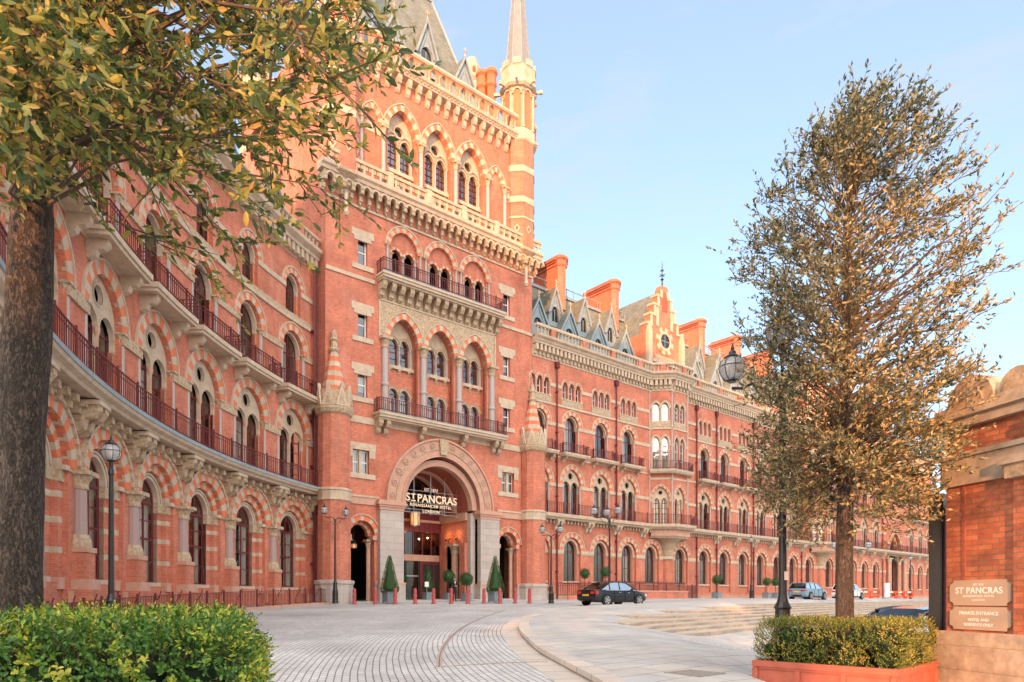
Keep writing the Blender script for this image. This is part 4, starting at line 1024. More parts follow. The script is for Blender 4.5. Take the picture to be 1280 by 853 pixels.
# balconies
for z, x0, x1, pr, kk in ((12.72, 23.3, 34.7, .95, 0), (22.42, 23.55, 34.45, 1.0, 1)):
    P = [(x0, 0), (x0, -pr), (x1, -pr), (x1, 0)]; mb = MB()
    mb.box(x0, x1, -pr, -.003, z + .08, z + .26, 'stone'); mb.box(x0 - .06, x1 + .06, -pr - .08, -.003, z + .26, z + .42, 'stone'); mb.box(x0 + .05, x1 - .05, -pr + .15, -.003, z - .05, z + .08, 'stone')
    mb.box(x0 - .07, x1 + .07, -pr - .09, -pr + .2, z + .42, z + .46, 'lead'); bb = mb.build('balcony', tow)
    mb = MB(); railing(mb, [(x0 + .04, 0), (x0 + .04, -pr), (x1 - .04, -pr), (x1 - .04, 0)], z + .55, z + 1.4, 'iron_red', .16, .032); mb.build('railing', bb)
    bk = MB(); bracket_mb(bk, 0, z - .05, .75, 1.05 if kk else .95, .34, 'stone_carved'); me = bk.meshdata('bracket')
    xs = [23.85 + .74 * i for i in range(15)] if kk else [23.55, 24.15, 27.1, 30.85, 33.85, 34.4]
    for x in xs: inst('bracket', me, bb, Matrix.Translation((x, 0, 0)))
# group C
def kit_C():
    mb = MB(); ring(mb, 0, 25.25, 1.12, 1.28, .36, -.08, .2, 15, BANDS); ring(mb, 0, 25.25, 1.48, 1.64, .08, -.13, 0, 16, ['stone'])
    ls = lancets(.95, 22.95, 24.75, .5, 2, .3); big = op_arch(0, 1.15, 22, 25.25, 1.32, 14)
    wall(mb, -1.15, 1.15, 22.95, 26.6, ls, .2, 'brick', .3, 'brick', top=big)
    for o in ls: ring(mb, (o['xs'][0] + o['xs'][-1]) / 2, 24.75, (o['xs'][-1] - o['xs'][0]) / 2, .5, .17, .14, .25, 9, BANDS)
    for x in (-1.0, 0, 1.0): column(mb, x, .12, 22.95, 24.85, .09, 'granite', 'stone_carved', 8)
    for x in (-1.36, 1.36): column(mb, x, -.06, 22.95, 25.3, .09, 'granite', 'stone_carved', 8)
    sur = mb.meshdata('loggia_arch'); fm = MB()
    for o in ls: fm.box(o['xs'][0], o['xs'][-1], .9, .93, 22.95, 23.3, 'maroon'); fm.box(o['xs'][0] + .3, o['xs'][0] + .36, .9, .93, 23.3, 25.2, 'maroon')
    return sur, fm.meshdata('loggia_window'), pane_mesh(ls, .95, 'pane', 'glass_dark')
kC = kit_C()
for x in A3: put_window(tow, Matrix.Translation((x, 0, 0)), kC, ('loggia_arch', 'loggia_window'))
# corbelled gallery below the bell stage
mb = MB(); P = [(T0 - .6, 0), (T1 + .5, 0)]
sweep(mb, P, [(0, 28.4), (.7, 28.4), (.75, 28.6), (.9, 28.7), (.92, 28.95), (0, 28.95)], 'stone'); mb.box(T0, T1, -.1, .02, 27.0, 27.15, 'stone')
for M in along(P, .68):
    mb.box(-.13, .13, -.62, 0, 27.75, 28.4, 'stone_carved', M=M); mb.box(-.11, .11, -.35, 0, 27.35, 27.75, 'stone_carved', M=M); mb.prism([(-.11, 27.35), (.11, 27.35), (0, 27.1)], -.25, 0, 'stone_carved', M=M)
    i0 = len(mb.v); ring(mb, 0, 0, .2, .22, .13, -.66, -.3, 7, ['stone']); mb.xform(i0, M @ Matrix.Translation((.34, 0, 28.05)))
gal = mb.build('gallery', tow)
mb = MB(); pb = [(T0 - .3, -.72), (T1 + .3, -.72)]
for M in along(pb, .62): mb.box(-.07, .07, -.09, .09, 28.95, 29.6, 'stone', M=M); mb.box(-.28, .28, -.05, .05, 29.3, 29.6, 'stone_carved', M=M)
sweep(mb, pb, [(-.14, 29.6), (.16, 29.6), (.2, 29.78), (-.14, 29.82)], 'stone')
for M in along(pb, 3.1): mb.box(-.22, .22, -.16, .16, 28.95, 29.9, 'stone', M=M)
mb.build('balustrade', gal)
# bell stage
def kit_B():
    mb = MB(); ring(mb, 0, 33.35, 1.16, 1.92, .42, -.12, .3, 15, BANDS); ring(mb, 0, 33.35, 1.58, 2.34, .08, -.17, 0, 16, ['stone'])
    yb = .45
    up = lancets(.98, 31.05, 32.85, .6, 2, .2); lo = lancets(.98, 29.3, 30.25, .3, 2, .2); oc = op_circle(0, 33.95, .36, 12)
    big = op_arch(0, 1.2, 29, 33.35, 2.0, 14)
    wall(mb, -1.2, 1.2, 29.2, 35.3, up + lo + [oc], yb, 'stone', .2, 'stone', top=big)
    for o, sp, h in [(o, 32.85, .6) for o in up] + [(o, 30.25, .3) for o in lo]:
        c = (o['xs'][0] + o['xs'][-1]) / 2; w = (o['xs'][-1] - o['xs'][0]) / 2
        ring(mb, c, sp, w, h, .1, yb - .07, yb + .02, 9, ['stone']); ring(mb, c, sp + .02, w + .1, h + .25, .06, yb - .1, yb + .02, 9, ['stone_carved'])
    for i in range(14):
        a, b = 2 * math.pi * i / 14, 2 * math.pi * (i + 1) / 14
        mb.face([(r * math.cos(g), yb - .06, 33.95 + r * math.sin(g)) for r, g in ((.36, a), (.47, a), (.47, b), (.36, b))], 'stone')
    mb.box(-1.16, 1.16, yb - .2, yb + .02, 30.78, 31.03, 'stone')
    for x in (-1.04, 0, 1.04): column(mb, x, yb - .06, 31.05, 32.95, .075, 'granite', 'stone', 6); column(mb, x, yb - .05, 29.3, 30.3, .06, 'granite', 'stone', 6)
    sur = mb.meshdata('bell_arch'); fm = MB(); y = yb + .17
    for o in up + lo:
        a, b = o['xs'][0], o['xs'][-1]; z0 = o['lo'][0]; z1 = o['hi'][0]; n = 5 if z1 - z0 > 1 else 2
        for k in range(n): z = z0 + .04 + (z1 - z0) * k / (n - 1); fm.box(a, b, y + .002, y + .038, z - .025, z + .025, 'maroon')
        fm.box((a + b) / 2 - .025, (a + b) / 2 + .025, y, y + .04, z0, z1 + .4, 'maroon')
    return sur, fm.meshdata('bell_window'), pane_mesh(up + lo + [oc], y + .05, 'pane')
kB = kit_B()
for x in B3: put_window(tow, Matrix.Translation((x, 0, 0)), kB, ('bell_arch', 'bell_window'))
cm = MB(); column(cm, 0, -.12, 29.0, 33.4, .16, 'granite', 'stone_carved', 10, .6); colB = cm.meshdata('bell_column')
for x in (24.05, 27.16, 30.26, 33.36, 35.1, 22.3): inst('bell_column', colB, tow, Matrix.Translation((x, 0, 0)))
mb = MB()
for c in (34.22, 23.18): ring(mb, c, 33.35, .5, 1.0, .42, -.12, .05, 11, BANDS); ring(mb, c, 33.35, .92, 1.42, .08, -.17, 0, 12, ['stone'])
mb.build('blind_arch', tow)
# crown of the tower: corbels, cornice, arcaded parapet
P = [(T0, 0), (T1, 0)]; mb = MB()
for M in along(P, .82):
    bracket_mb(mb, 0, 37.5, .5, 1.1, .3, 'stone', M)
sweep(mb, P, [(0, 37.3), (.03, 37.3), (.03, 37.45), (.55, 37.5), (.6, 37.7), (.75, 37.8), (.78, 38.0), (.6, 38.08), (-.4, 38.1)], 'stone')
for M in along(P, .3): mb.box(-.06, .06, -.66, -.5, 37.62, 37.74, 'stone_carved', M=M)
mb.build('cornice', tow)
mb = MB(); n = 17; p = (T1 - 1.4 - T0 - 1.4) / n
wall(mb, T0 + 1.4, T1 - 1.4, 38.05, 39.25, [op_arch(T0 + 1.4 + p * (i + .5), .27, 38.2, 38.85, .32, 8) for i in range(n)], -.5, 'brick_arch', .3, 'stone')
for i in range(n + 1): column(mb, T0 + 1.4 + p * i, -.5, 38.2, 38.85, .07, 'granite', 'stone', 6)
sweep(mb, [(T0, -.35), (T1, -.35)], [(-.12, 39.2), (.22, 39.2), (.3, 39.32), (.25, 39.5), (-.12, 39.55)], 'stone')
sweep(mb, [(T1, -.35), (T1, 16)], [(-.1, 38), (.15, 38), (.15, 39.5), (-.1, 39.5)], 'brick'); sweep(mb, [(T0, 16), (T0, -.35)], [(-.1, 38), (.15, 38), (.15, 39.5), (-.1, 39.5)], 'brick')
mb.face([(T0, -.2, 38.06), (T1, -.2, 38.06), (T1, 17, 38.06), (T0, 17, 38.06)], 'lead'); mb.build('parapet', tow)
# main roof
mb = MB(); a, b, c, d = (23.8, 1.3, 38.1), (34.4, 1.3, 38.1), (34.4, 14, 38.1), (23.8, 14, 38.1); e, f = (26.6, 5.6, 50.3), (31.9, 5.6, 50.3); e2, f2 = (26.6, 9.4, 50.3), (31.9, 9.4, 50.3)
mb.mesh([a, b, c, d, e, f, f2, e2], [(0, 1, 5, 4), (1, 2, 6, 5), (2, 3, 7, 6), (3, 0, 4, 7), (4, 5, 6, 7)], 'slate')
for q, r in ((b, f), (a, e)): mb.tube([q, r], .13, 'lead', 6)
roof = mb.build('roof', tow)
mb = MB(); mb.box(26.5, 32, 5.5, 5.7, 50.3, 50.5, 'lead')
for i in range(14):
    x = 26.7 + i * .4; mb.lathe([(.03, 50.5), (.03, 51.1), (.1, 51.2), (.02, 51.4)], x, 5.6, 'stone', 5)
    i0 = len(mb.v); ring(mb, 0, 0, .13, .15, .06, -.03, .03, 7, ['stone']); mb.xform(i0, Matrix.Translation((x + .2, 5.6, 50.75)))
mb.box(26.6, 31.9, 5.57, 5.63, 50.95, 51.0, 'stone'); mb.lathe([(.12, 50.5), (.08, 53), (.2, 53.1), (.03, 53.3), (.02, 54.5)], 31.9, 5.6, 'stone', 6); mb.build('cresting', roof)
tdl = dormer_mesh(2.3, 3.6, 40.0, 1.2, 'dormer', False); tdu = dormer_mesh(2.0, 4.0, 41.0, 1.9, 'tall_dormer')
for x in (25.9, 32.4): inst('dormer', tdl, tow, Matrix.Translation((x, 1.7, 0)))
inst('tall_dormer', tdu, tow, Matrix.Translation((29.1, 2.1, 0)))
# corner turrets
def turret(cx, cy, z0, name, spire=True, r=1.38, top=42.6):
    mb = MB(); o = rad(22.5)
    if z0 > 20: mb.lathe([(.12, z0 - 2.8), (.2, z0 - 2.6), (.12, z0 - 2.4), (.14, z0 - 1.3), (.25, z0 - 1.2)], cx, cy - 1.0, 'stone', 8); mb.lathe([(.1, z0 - 1.4), (.5, z0 - 1.2), (.55, z0 - .9), (.95, z0 - .6), (1.0, z0 - .3), (r + .1, z0), (r + .12, z0 + .2)], cx, cy, 'stone_carved', 8, off=o)
    mb.lathe([(r, z0), (r, 37.4)], cx, cy, 'brick', 8, off=o)
    for z, h in ((28.5, .4), (31.1, .16), (32.4, .5), (34.9, .5)):
        if z > z0: mb.lathe([(r, z), (r + .05, z), (r + .05, z + h), (r, z + h)], cx, cy, 'stone', 8, off=o)
    for k in range(8):
        M = Matrix.Translation((cx, cy, 0)) @ Matrix.Rotation(math.pi / 4 * k, 4, 'Z')
        ap = r * math.cos(o)
        if z0 < 30: mb.prism([(-.26, 30.3), (0, 29.95), (.26, 30.3), (0, 30.65)], -ap - .05, -ap + .02, 'stone', M=M); mb.prism([(-.13, 30.3), (0, 30.12), (.13, 30.3), (0, 30.48)], -ap - .07, -ap - .04, 'brick_dark', M=M)
        mb.box(-.4, .4, -ap - .05, -ap + .02, 37.5, 38.2, 'stone_carved', M=M)
        # open lantern stage: shafts, arch heads
        i0 = len(mb.v); ring(mb, 0, 41.3, .3, .42, .12, -ap * .95 - .08, -ap * .95 + .1, 7, ['stone']); mb.box(-.3, .3, -ap * .95, -ap * .95 + .05, 38.6, 41.6, 'brick_arch'); mb.xform(i0, M)
        x, y = cx + r * .98 * math.cos(o + math.pi / 4 * k), cy + r * .98 * math.sin(o + math.pi / 4 * k)
        column(mb, x, y, 38.5, 41.5, .1, 'stone', 'stone', 6)
        mb.box(-.07, .07, -ap - .55, -ap, 42.0, 42.18, 'stone', M=M); mb.box(-.1, .1, -ap - .75, -ap - .5, 41.98, 42.24, 'stone', M=M)
    mb.lathe([(r + .02, 37.4), (r + .12, 37.5), (r + .12, 38.3), (r + .02, 38.5), (r * .9, 38.5), (r * .9, 42.0)], cx, cy, 'stone', 8, off=o)
    mb.lathe([(r * .9, 41.85), (r + .1, 41.9), (r + .25, 42.1), (r + .15, 42.35), (r + .1, 42.6), (r + .15, 43.4), (r + .2, 43.5), (r + .1, 43.6), (r * .7, 43.6)], cx, cy, 'stone', 8, off=o)
    for k in range(8): mb.box(-.3, .3, -r * .98 - .1, -r * .98 + .1, 43.6, 44.1, 'stone', M=Matrix.Translation((cx, cy, 0)) @ Matrix.Rotation(math.pi / 4 * k, 4, 'Z'))
    t = mb.build(name, tow)
    if spire:
        mb = MB(); mb.lathe([(1.08, 43.6), (.06, 55.2)], cx, cy, 'spire_stone', 8, off=o)
        for k in range(8):
            q = Matrix.Translation((cx, cy, 0)) @ Matrix.Rotation(o + math.pi / 4 * k, 4, 'Z')
            mb.tube([q @ Vector((1.1, 0, 43.6)), q @ Vector((.07, 0, 55.2))], .045, 'lead', 4)
            for j in range(22):
                z = 44.1 + j * .48; rr = 1.08 * (55.2 - z) / 11.6; mb.box(rr - .02, rr * .93 + .12, -.03, .03, z, z + .1, 'lead', M=q @ Matrix.Rotation(0, 4, 'Z'))
        mb.lathe([(.02, 55), (.15, 55.3), (.03, 55.5), (.02, 57)], cx, cy, 'lead', 6); mb.build('spire', t)
turret(36.95, .35, 28.6, 'turret'); turret(20.95, .35, 28.6, 'turret'); turret(37.0, 15.5, 28.6, 'turret'); turret(20.95, 15.5, 28.6, 'turret')
mb = MB(); mb.lathe([(.6, 38), (.6, 47.8), (.8, 48.1), (.8, 49.1), (.65, 49.4), (.5, 50.0)], 37.9, 8.0, 'stone', 8)
for k in range(8): M = Matrix.Translation((37.9, 8.0, 0)) @ Matrix.Rotation(math.pi / 4 * k + .39, 4, 'Z'); mb.prism([(-.14, 48.4), (.14, 48.4), (.14, 48.8), (0, 49.0), (-.14, 48.8)], -.78, -.72, 'brick_dark', M=M)
mb.build('stair_turret', tow)
mb = MB()
for x, y in ((37.7, 4.9), (38.1, 5.7), (37.2, 5.6)): mb.lathe([(.4, 38), (.4, 45.5), (.52, 45.7), (.46, 46.0), (.43, 46.6), (.58, 46.8), (.52, 47.1), (.4, 47.2)], x, y, 'brick_arch', 8)
mb.build('chimney', tow)
# buttress turrets at the feet of the tower
for cx in (20.27, 38.0):
    mb = MB(); cy = -.25; o = rad(22.5)
    mb.lathe([(1.25, -1), (1.25, 1.15), (1.32, 1.2), (1.32, 1.4), (1.1, 1.45), (1.08, 6.65)], cx, cy, 'ashlar' if False else 'brick', 12, off=o)
    mb.lathe([(1.27, -1), (1.27, 1.15), (1.34, 1.2), (1.34, 1.4), (1.12, 1.45)], cx, cy, 'ashlar', 12, off=o)
    mb.lathe([(1.08, 6.65), (1.16, 6.7), (1.16, 6.8), (1.12, 6.82), (1.12, 7.3), (1.18, 7.34), (1.18, 7.45), (1.08, 7.5)], cx, cy, 'stone', 12, off=o)
    mb.lathe([(1.08, 7.5), (1.06, 12.3)], cx, cy, 'brick', 12, off=o)
    mb.lathe([(1.06, 12.3), (1.2, 12.4), (1.3, 12.65), (1.3, 12.8), (1.12, 12.85), (1.1, 13.9)], cx, cy, 'stone_carved', 12, off=o)
    for k in range(8):
        M = Matrix.Translation((cx, cy, 0)) @ Matrix.Rotation(math.pi / 4 * k, 4, 'Z')
        mb.prism([(-.42, 12.85), (.42, 12.85), (0, 14.35)], -1.16, -.95, 'stone', M=M); mb.prism([(-.22, 13.0), (.22, 13.0), (0, 13.8)], -1.19, -1.15, 'stone_carved', M=M)
    zz = 13.9; r = .86
    for k in range(8): mb.lathe([(r, zz), (r - .075, zz + .34)], cx, cy, 'stone' if k % 2 else 'brick_arch', 8, off=o); zz += .34; r -= .075
    mb.lathe([(.3, zz), (.38, zz + .15), (.24, zz + .3), (.22, zz + .7), (.3, zz + .8), (.22, zz + .95), (.16, zz + 1.3), (.02, zz + 1.55)], cx, cy, 'stone_carved', 8)
    mb.build('buttress_turret', tow)
# the porch: granite piers, great arch, side doorways, vaulted passage
for x0, x1 in ((23.62, 25.51), (32.43, 34.32)):
    mb = MB(); mb.box(x0, x1, -.42, 1.1, 1.35, 6.45, 'ashlar'); mb.box(x0 - .1, x1 + .1, -.52, 1.12, -1, 1.2, 'ashlar'); mb.box(x0 - .12, x1 + .12, -.56, 1.13, 1.2, 1.36, 'stone_pink')
    for k, (zz, e) in enumerate(((6.45, .05), (6.65, .12), (6.8, .2), (6.98, .14))): mb.box(x0 - e, x1 + e, -.42 - e, 1.1 + e * .1, zz, zz + (.2, .15, .18, .14)[k], 'stone_pink')
    a, b = (25.49, 25.95) if x0 < 28 else (31.99, 32.45); mb.box(a, b, .3, .75, -1, 6.9, 'ashlar'); mb.build('porch_pier', tow)
mb = MB(); ring(mb, TC, 7.1, 3.46, 3.7, 1.2, -.3, .4, 31, ['stone_pink']); ring(mb, TC, 7.1, 4.66, 4.9, .14, -.42, 0, 32, ['stone_pink']); ring(mb, TC, 7.1, 3.46, 3.7, .1, -.38, 0, 31, ['stone_pink'])
ring(mb, TC, 7.1, 3.95, 4.2, .1, -.36, 0, 31, ['stone_carved']); ring(mb, TC, 7.1, 3.0, 3.05, .46, .05, .6, 27, ['stone_pink'])
pm = arch_pts(4.32, 4.55, 60)
for i in range(2, 59, 4):
    x, z = pm[i]
    for r0, r1, yy, m in ((.0, .1, -.37, 'stone_carved'), (.1, .15, -.34, 'brick_dark'), (.15, .24, -.40, 'stone_pink')):
        for j in range(10):
            a, b = 2 * math.pi * j / 10, 2 * math.pi * (j + 1) / 10
            mb.face([(TC + x + r * math.cos(g), yy, 7.1 + z + r * math.sin(g)) for r, g in ((r0, a), (r1, a), (r1, b), (r0, b))], m)
mb.prism([(TC - .28, 10.9), (TC + .28, 10.9), (TC + .4, 12.05), (TC - .4, 12.05)], -.5, -.2, 'stone_carved'); mb.build('great_arch', tow)
mb = MB()
for c in (22.43, 35.51):
    ring(mb, c, 4.6, .97, 1.02, .36, -.08, .1, 15, ['brick_arch', 'stone', 'brick_arch']); ring(mb, c, 4.6, 1.33, 1.38, .1, -.16, 0, 16, ['stone_pink'])
    ring(mb, c, 4.6, .7, .8, .28, .42, .8, 13, ['brick_arch', 'stone'])
    for sx in (-1, 1): mb.box(c + sx * .97 - .16, c + sx * .97 + .16, -.12, .75, 4.3, 4.6, 'stone_pink'); column(mb, c + sx * .84, .62, -.5, 4.35, .17, 'stone_pink', 'stone_carved', 10)
mb.build('side_doorway', tow)
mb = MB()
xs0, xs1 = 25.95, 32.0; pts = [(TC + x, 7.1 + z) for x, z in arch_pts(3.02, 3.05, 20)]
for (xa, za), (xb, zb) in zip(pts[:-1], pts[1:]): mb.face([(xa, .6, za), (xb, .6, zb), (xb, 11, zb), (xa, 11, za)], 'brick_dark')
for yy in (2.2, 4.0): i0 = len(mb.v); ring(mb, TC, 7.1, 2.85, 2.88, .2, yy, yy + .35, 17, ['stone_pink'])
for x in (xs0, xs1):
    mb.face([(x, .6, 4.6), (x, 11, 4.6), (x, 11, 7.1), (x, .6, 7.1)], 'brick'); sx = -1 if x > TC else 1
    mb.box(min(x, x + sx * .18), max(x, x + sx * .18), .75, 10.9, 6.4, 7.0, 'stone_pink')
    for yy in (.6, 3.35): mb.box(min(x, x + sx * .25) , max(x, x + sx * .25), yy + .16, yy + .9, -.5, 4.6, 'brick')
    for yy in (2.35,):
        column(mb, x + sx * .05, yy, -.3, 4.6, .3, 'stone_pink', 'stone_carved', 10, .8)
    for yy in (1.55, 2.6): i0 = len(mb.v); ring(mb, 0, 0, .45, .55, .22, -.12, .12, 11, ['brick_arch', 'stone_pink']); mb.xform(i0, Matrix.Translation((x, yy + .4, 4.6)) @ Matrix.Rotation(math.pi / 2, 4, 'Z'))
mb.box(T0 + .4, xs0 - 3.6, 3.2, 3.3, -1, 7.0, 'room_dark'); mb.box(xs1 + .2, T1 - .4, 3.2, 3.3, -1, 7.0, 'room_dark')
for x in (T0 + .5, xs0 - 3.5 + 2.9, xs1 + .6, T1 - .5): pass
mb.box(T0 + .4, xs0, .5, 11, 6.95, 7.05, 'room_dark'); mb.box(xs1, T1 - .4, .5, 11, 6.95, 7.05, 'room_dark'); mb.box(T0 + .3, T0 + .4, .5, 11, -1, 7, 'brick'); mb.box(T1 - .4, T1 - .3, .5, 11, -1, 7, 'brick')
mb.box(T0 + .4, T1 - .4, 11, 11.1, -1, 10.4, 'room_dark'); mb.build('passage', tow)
# glazed screen across the passage
mb = MB(); Y = 4.5
mb.box(xs0, xs1, Y - .15, Y + .15, 3.25, 3.75, 'stone_pink')
mb.box(xs0, xs1, Y - .1, Y + .1, 5.6, 7.2, 'maroon'); mb.box(xs0, xs1, Y - .16, Y + .12, 6.4, 6.6, 'stone_pink')
for i in range(13): mb.box(xs0 + .1 + i * .48, xs0 + .2 + i * .48, Y - .13, Y + .13, 5.6, 7.2, 'iron_red')
for i in range(8): mb.box(xs0 + i * .85 - .05, xs0 + i * .85 + .05, Y - .06, Y + .06, 3.7, 9.6, 'maroon')
for x in (xs0 + .1, xs0 + 1.5, xs0 + 2.7, xs0 + 3.9): mb.box(x - .06, x + .06, Y - .08, Y + .08, -.4, 3.25, 'black_iron')
mb.box(xs0, xs0 + 3.9, Y - .06, Y + .06, 2.0, 2.08, 'alloy'); mb.box(xs0 + 4.0, xs1, Y - .1, Y + .1, -.4, 3.25, 'maroon')
for k in range(3): mb.box(xs0 + 4.3 + .55 * k, xs0 + 4.7 + .55 * k, Y - .12, Y - .09, .3, 3.0, 'room_dark')
scr = mb.build('glazed_screen', tow); mb = MB(); mb.box(xs0, xs0 + 3.9, Y, Y + .02, -.4, 3.25, 'glass_dark'); mb.box(xs0, xs1, Y, Y + .02, 3.75, 5.6, 'glass_dark'); mb.box(xs0, xs1, Y, Y + .02, 7.2, 9.8, 'glass_dark'); mb.build('pane', scr)
# ---------------------------------------------------------------- ground
def smin(a, b, k):
    h = max(0.0, min(1.0, .5 + .5 * (b - a) / k)); return b * (1 - h) + a * h - k * h * (1 - h)
def sstep(a, b, x): t = max(0.0, min(1.0, (x - a) / (b - a))); return t * t * (3 - 2 * t)
def gz(X, Z):
    z = smin(-1.35 + .027 * max(Z, -30), .25, .25)
    nn = (X - 5.6) * -.785 + (Z - 23.2) * .62           # distance past the foot of the steps
    d = sstep(3.0, 7.0, X) * (1 - sstep(1.2, 6.2, nn))   # the lower plaza to the right
    drop = .3 * max(sstep(3.6, 4.6, X) * (1 - sstep(12.5, 15, Z)), sstep(6.5, 8.5, X) * (1 - sstep(20, 28, Z)))
    return z + (-1.25 - z) * d - drop
KC = (45.0, 22.0)                         # centre of the kerb's curve, for the way the setts are laid
def sheet(name, grid, dz, m, polar, top_of=None):
    """grid: rows of (X,Z) points; follows the ground at height dz"""
    me = bpy.data.meshes.new(name); vs = []; uv = []
    for row in grid:
        for X, Z in row:
            vs.append(W(X, Z, gz(X, Z) + dz))
            if polar:
                a = math.atan2(Z - KC[1], X - KC[0]); r = math.hypot(X - KC[0], Z - KC[1]); uv.append((a * 44.0, r))
            else: uv.append((X * UX + Z * UZ, -X * UZ + Z * UX))
    n = len(grid[0]); fs = [(i * n + j, i * n + j + 1, (i + 1) * n + j + 1, (i + 1) * n + j) for i in range(len(grid) - 1) for j in range(n - 1)]
    me.from_pydata([tuple(v) for v in vs], [], fs); me.materials.append(MAT[m])
    ul = me.uv_layers.new(name='UVMap'); data = []
    for f in fs:
        us = [uv[i] for i in f]
        if polar and max(u[0] for u in us) - min(u[0] for u in us) > 100: us = [(u[0] + (276.46 if u[0] < 0 else 0), u[1]) for u in us]
        for u in us: data += [u[0], u[1]]
    ul.data.foreach_set('uv', data); me.polygons.foreach_set('use_smooth', [True] * len(fs))
    o = bpy.data.objects.new(name, me); COL.objects.link(o); o['kind'] = 'structure'; return o
brickmat('setts', (0.52, 0.515, 0.51), (0.43, 0.43, 0.43), (0.19, 0.185, 0.18), 0.24, 0.125, 0.013, 0.3, 0.28, rough=0.75, bump=0.5)
brickmat('flags', (0.47, 0.44, 0.395), (0.405, 0.41, 0.415), (0.20, 0.19, 0.18), 1.0, 0.62, 0.014, 0.22, 0.5, rough=0.8, bump=0.2)
brickmat('sandstone', (0.52, 0.41, 0.31), (0.42, 0.38, 0.335), (0.22, 0.17, 0.14), 1.7, 0.42, 0.008, 0.22, 0.6, rough=0.85, bump=0.25)
brickmat('kerbstone', (0.54, 0.47, 0.41), (0.45, 0.42, 0.38), (0.22, 0.19, 0.17), 0.9, 3.0, 0.02, 0.15, 0.9, bump=0.2)
brickmat('sett_strip', (0.42, 0.33, 0.29), (0.36, 0.30, 0.28), (0.11, 0.09, 0.08), 0.2, 0.14, 0.012, 0.2, 0.7)
# the open ground: one sheet to the horizon
xs = [-3000, -800, -250, -120, -60] + [-44 + 2 * i for i in range(0, 70)] + [110, 160, 300, 900, 3000]
zs = [-1500, -400, -120, -60, -30, -15, -6] + [-2 + 2 * i for i in range(0, 60)] + [125, 150, 220, 500, 1500, 4000]
sheet('ground', [[(x, z) for x in xs] for z in zs], -.01, 'setts', True)
# the raised pavement inside the curved kerb
kpts = [(1.75, 3.0), (1.55, 6.5), (1.34, 9.86), (1.10, 11.6), (.84, 13.28), (.58, 15.2), (.42, 17.29), (.26, 20.0), (.24, 22.5), (.38, 25.3), (.72, 28.0), (1.45, 31.7), (2.62, 35.4), (4.0, 38.3), (5.9, 40.6), (8.4, 42.6), (11.3, 44.3)]
def catmull(p, n=4):
    out = []
    for i in range(len(p) - 1):
        a, b, c, d = p[max(i - 1, 0)], p[i], p[i + 1], p[min(i + 2, len(p) - 1)]
        for k in range(n):
            t = k / n; out.append(tuple(.5 * (2 * b[j] + (c[j] - a[j]) * t + (2 * a[j] - 5 * b[j] + 4 * c[j] - d[j]) * t * t + (3 * b[j] - a[j] - 3 * c[j] + d[j]) * t ** 3) for j in range(2)))
    return out + [p[-1]]
kc = catmull(kpts)
def far_edge(i):                          # opposite side of the pavement, row by row
    return (70.0, kc[i][1] + (42 if kc[i][1] > 34 else 0) * sstep(34, 44.3, kc[i][1]))
rows = []
for i, (x, z) in enumerate(kc):
    fx, fz = far_edge(i)
    rows.append([(x + (fx - x) * t ** 1.6, z + (fz - z) * t ** 1.6) for t in [k / 40 for k in range(41)]])
sheet('pavement', rows, .125, 'flags', False)
def ribbon(name, pts, w0, w1, z0, z1, m):
    """a strip of kerb following pts; w offsets to the right of travel"""
    me = bpy.data.meshes.new(name); vs = []; uv = []; L = 0
    for i, (x, z) in enumerate(pts):
        a = pts[max(i - 1, 0)]; b = pts[min(i + 1, len(pts) - 1)]; d = Vector((b[0] - a[0], b[1] - a[1])).normalized(); r = Vector((d.y, -d.x))
        if i: L += math.hypot(x - pts[i - 1][0], z - pts[i - 1][1])
        for w, h in ((w0, z0), (w0, z1), (w1, z1), (w1, z0)):
            X, Z = x + r.x * w, z + r.y * w; vs.append(tuple(W(X, Z, gz(X, Z) + h))); uv.append((L, w + h))
    fs = []
    for i in range(len(pts) - 1):
        for k in range(3): fs.append((i * 4 + k, i * 4 + k + 1, (i + 1) * 4 + k + 1, (i + 1) * 4 + k))
    fs += [(0, 1, 2, 3), tuple((len(pts) - 1) * 4 + k for k in range(4))]
    me.from_pydata(vs, [], fs); me.materials.append(MAT[m]); ul = me.uv_layers.new(name='UVMap')
    ul.data.foreach_set('uv', [c for f in fs for i in f for c in uv[i]])
    o = bpy.data.objects.new(name, me); COL.objects.link(o); o['kind'] = 'structure'; return o
ribbon('kerb', kc, -.02, .32, -.1, .13, 'kerbstone')
ribbon('channel', [(x - .0, z) for x, z in kc], -.55, -.05, -.1, -.004, 'kerbstone')
ribbon('sett_band', catmull([(-1.35, 12.6), (-1.6, 15.5), (-1.72, 20), (-1.55, 25), (-1.15, 30), (-.4, 36)]), -.06, .06, -.1, -.003, 'sett_strip')
ribbon('sett_band', [(-1.35, 12.6), (-.2, 13.2), (.7, 13.4)], -.05, .05, -.1, -.004, 'sett_strip')
# pavement along the foot of the tower and the curved wing
foot = [(-13.2, 20), (-14.0, 24), (-14.35, 30), (-13.7, 37), (-12.4, 42.8), (-11.2, 45.0), (-6.0, 49.6), (.4, 54.9)]
ribbon('footway', catmull(foot), -3.2, .0, -.1, .09, 'flags')
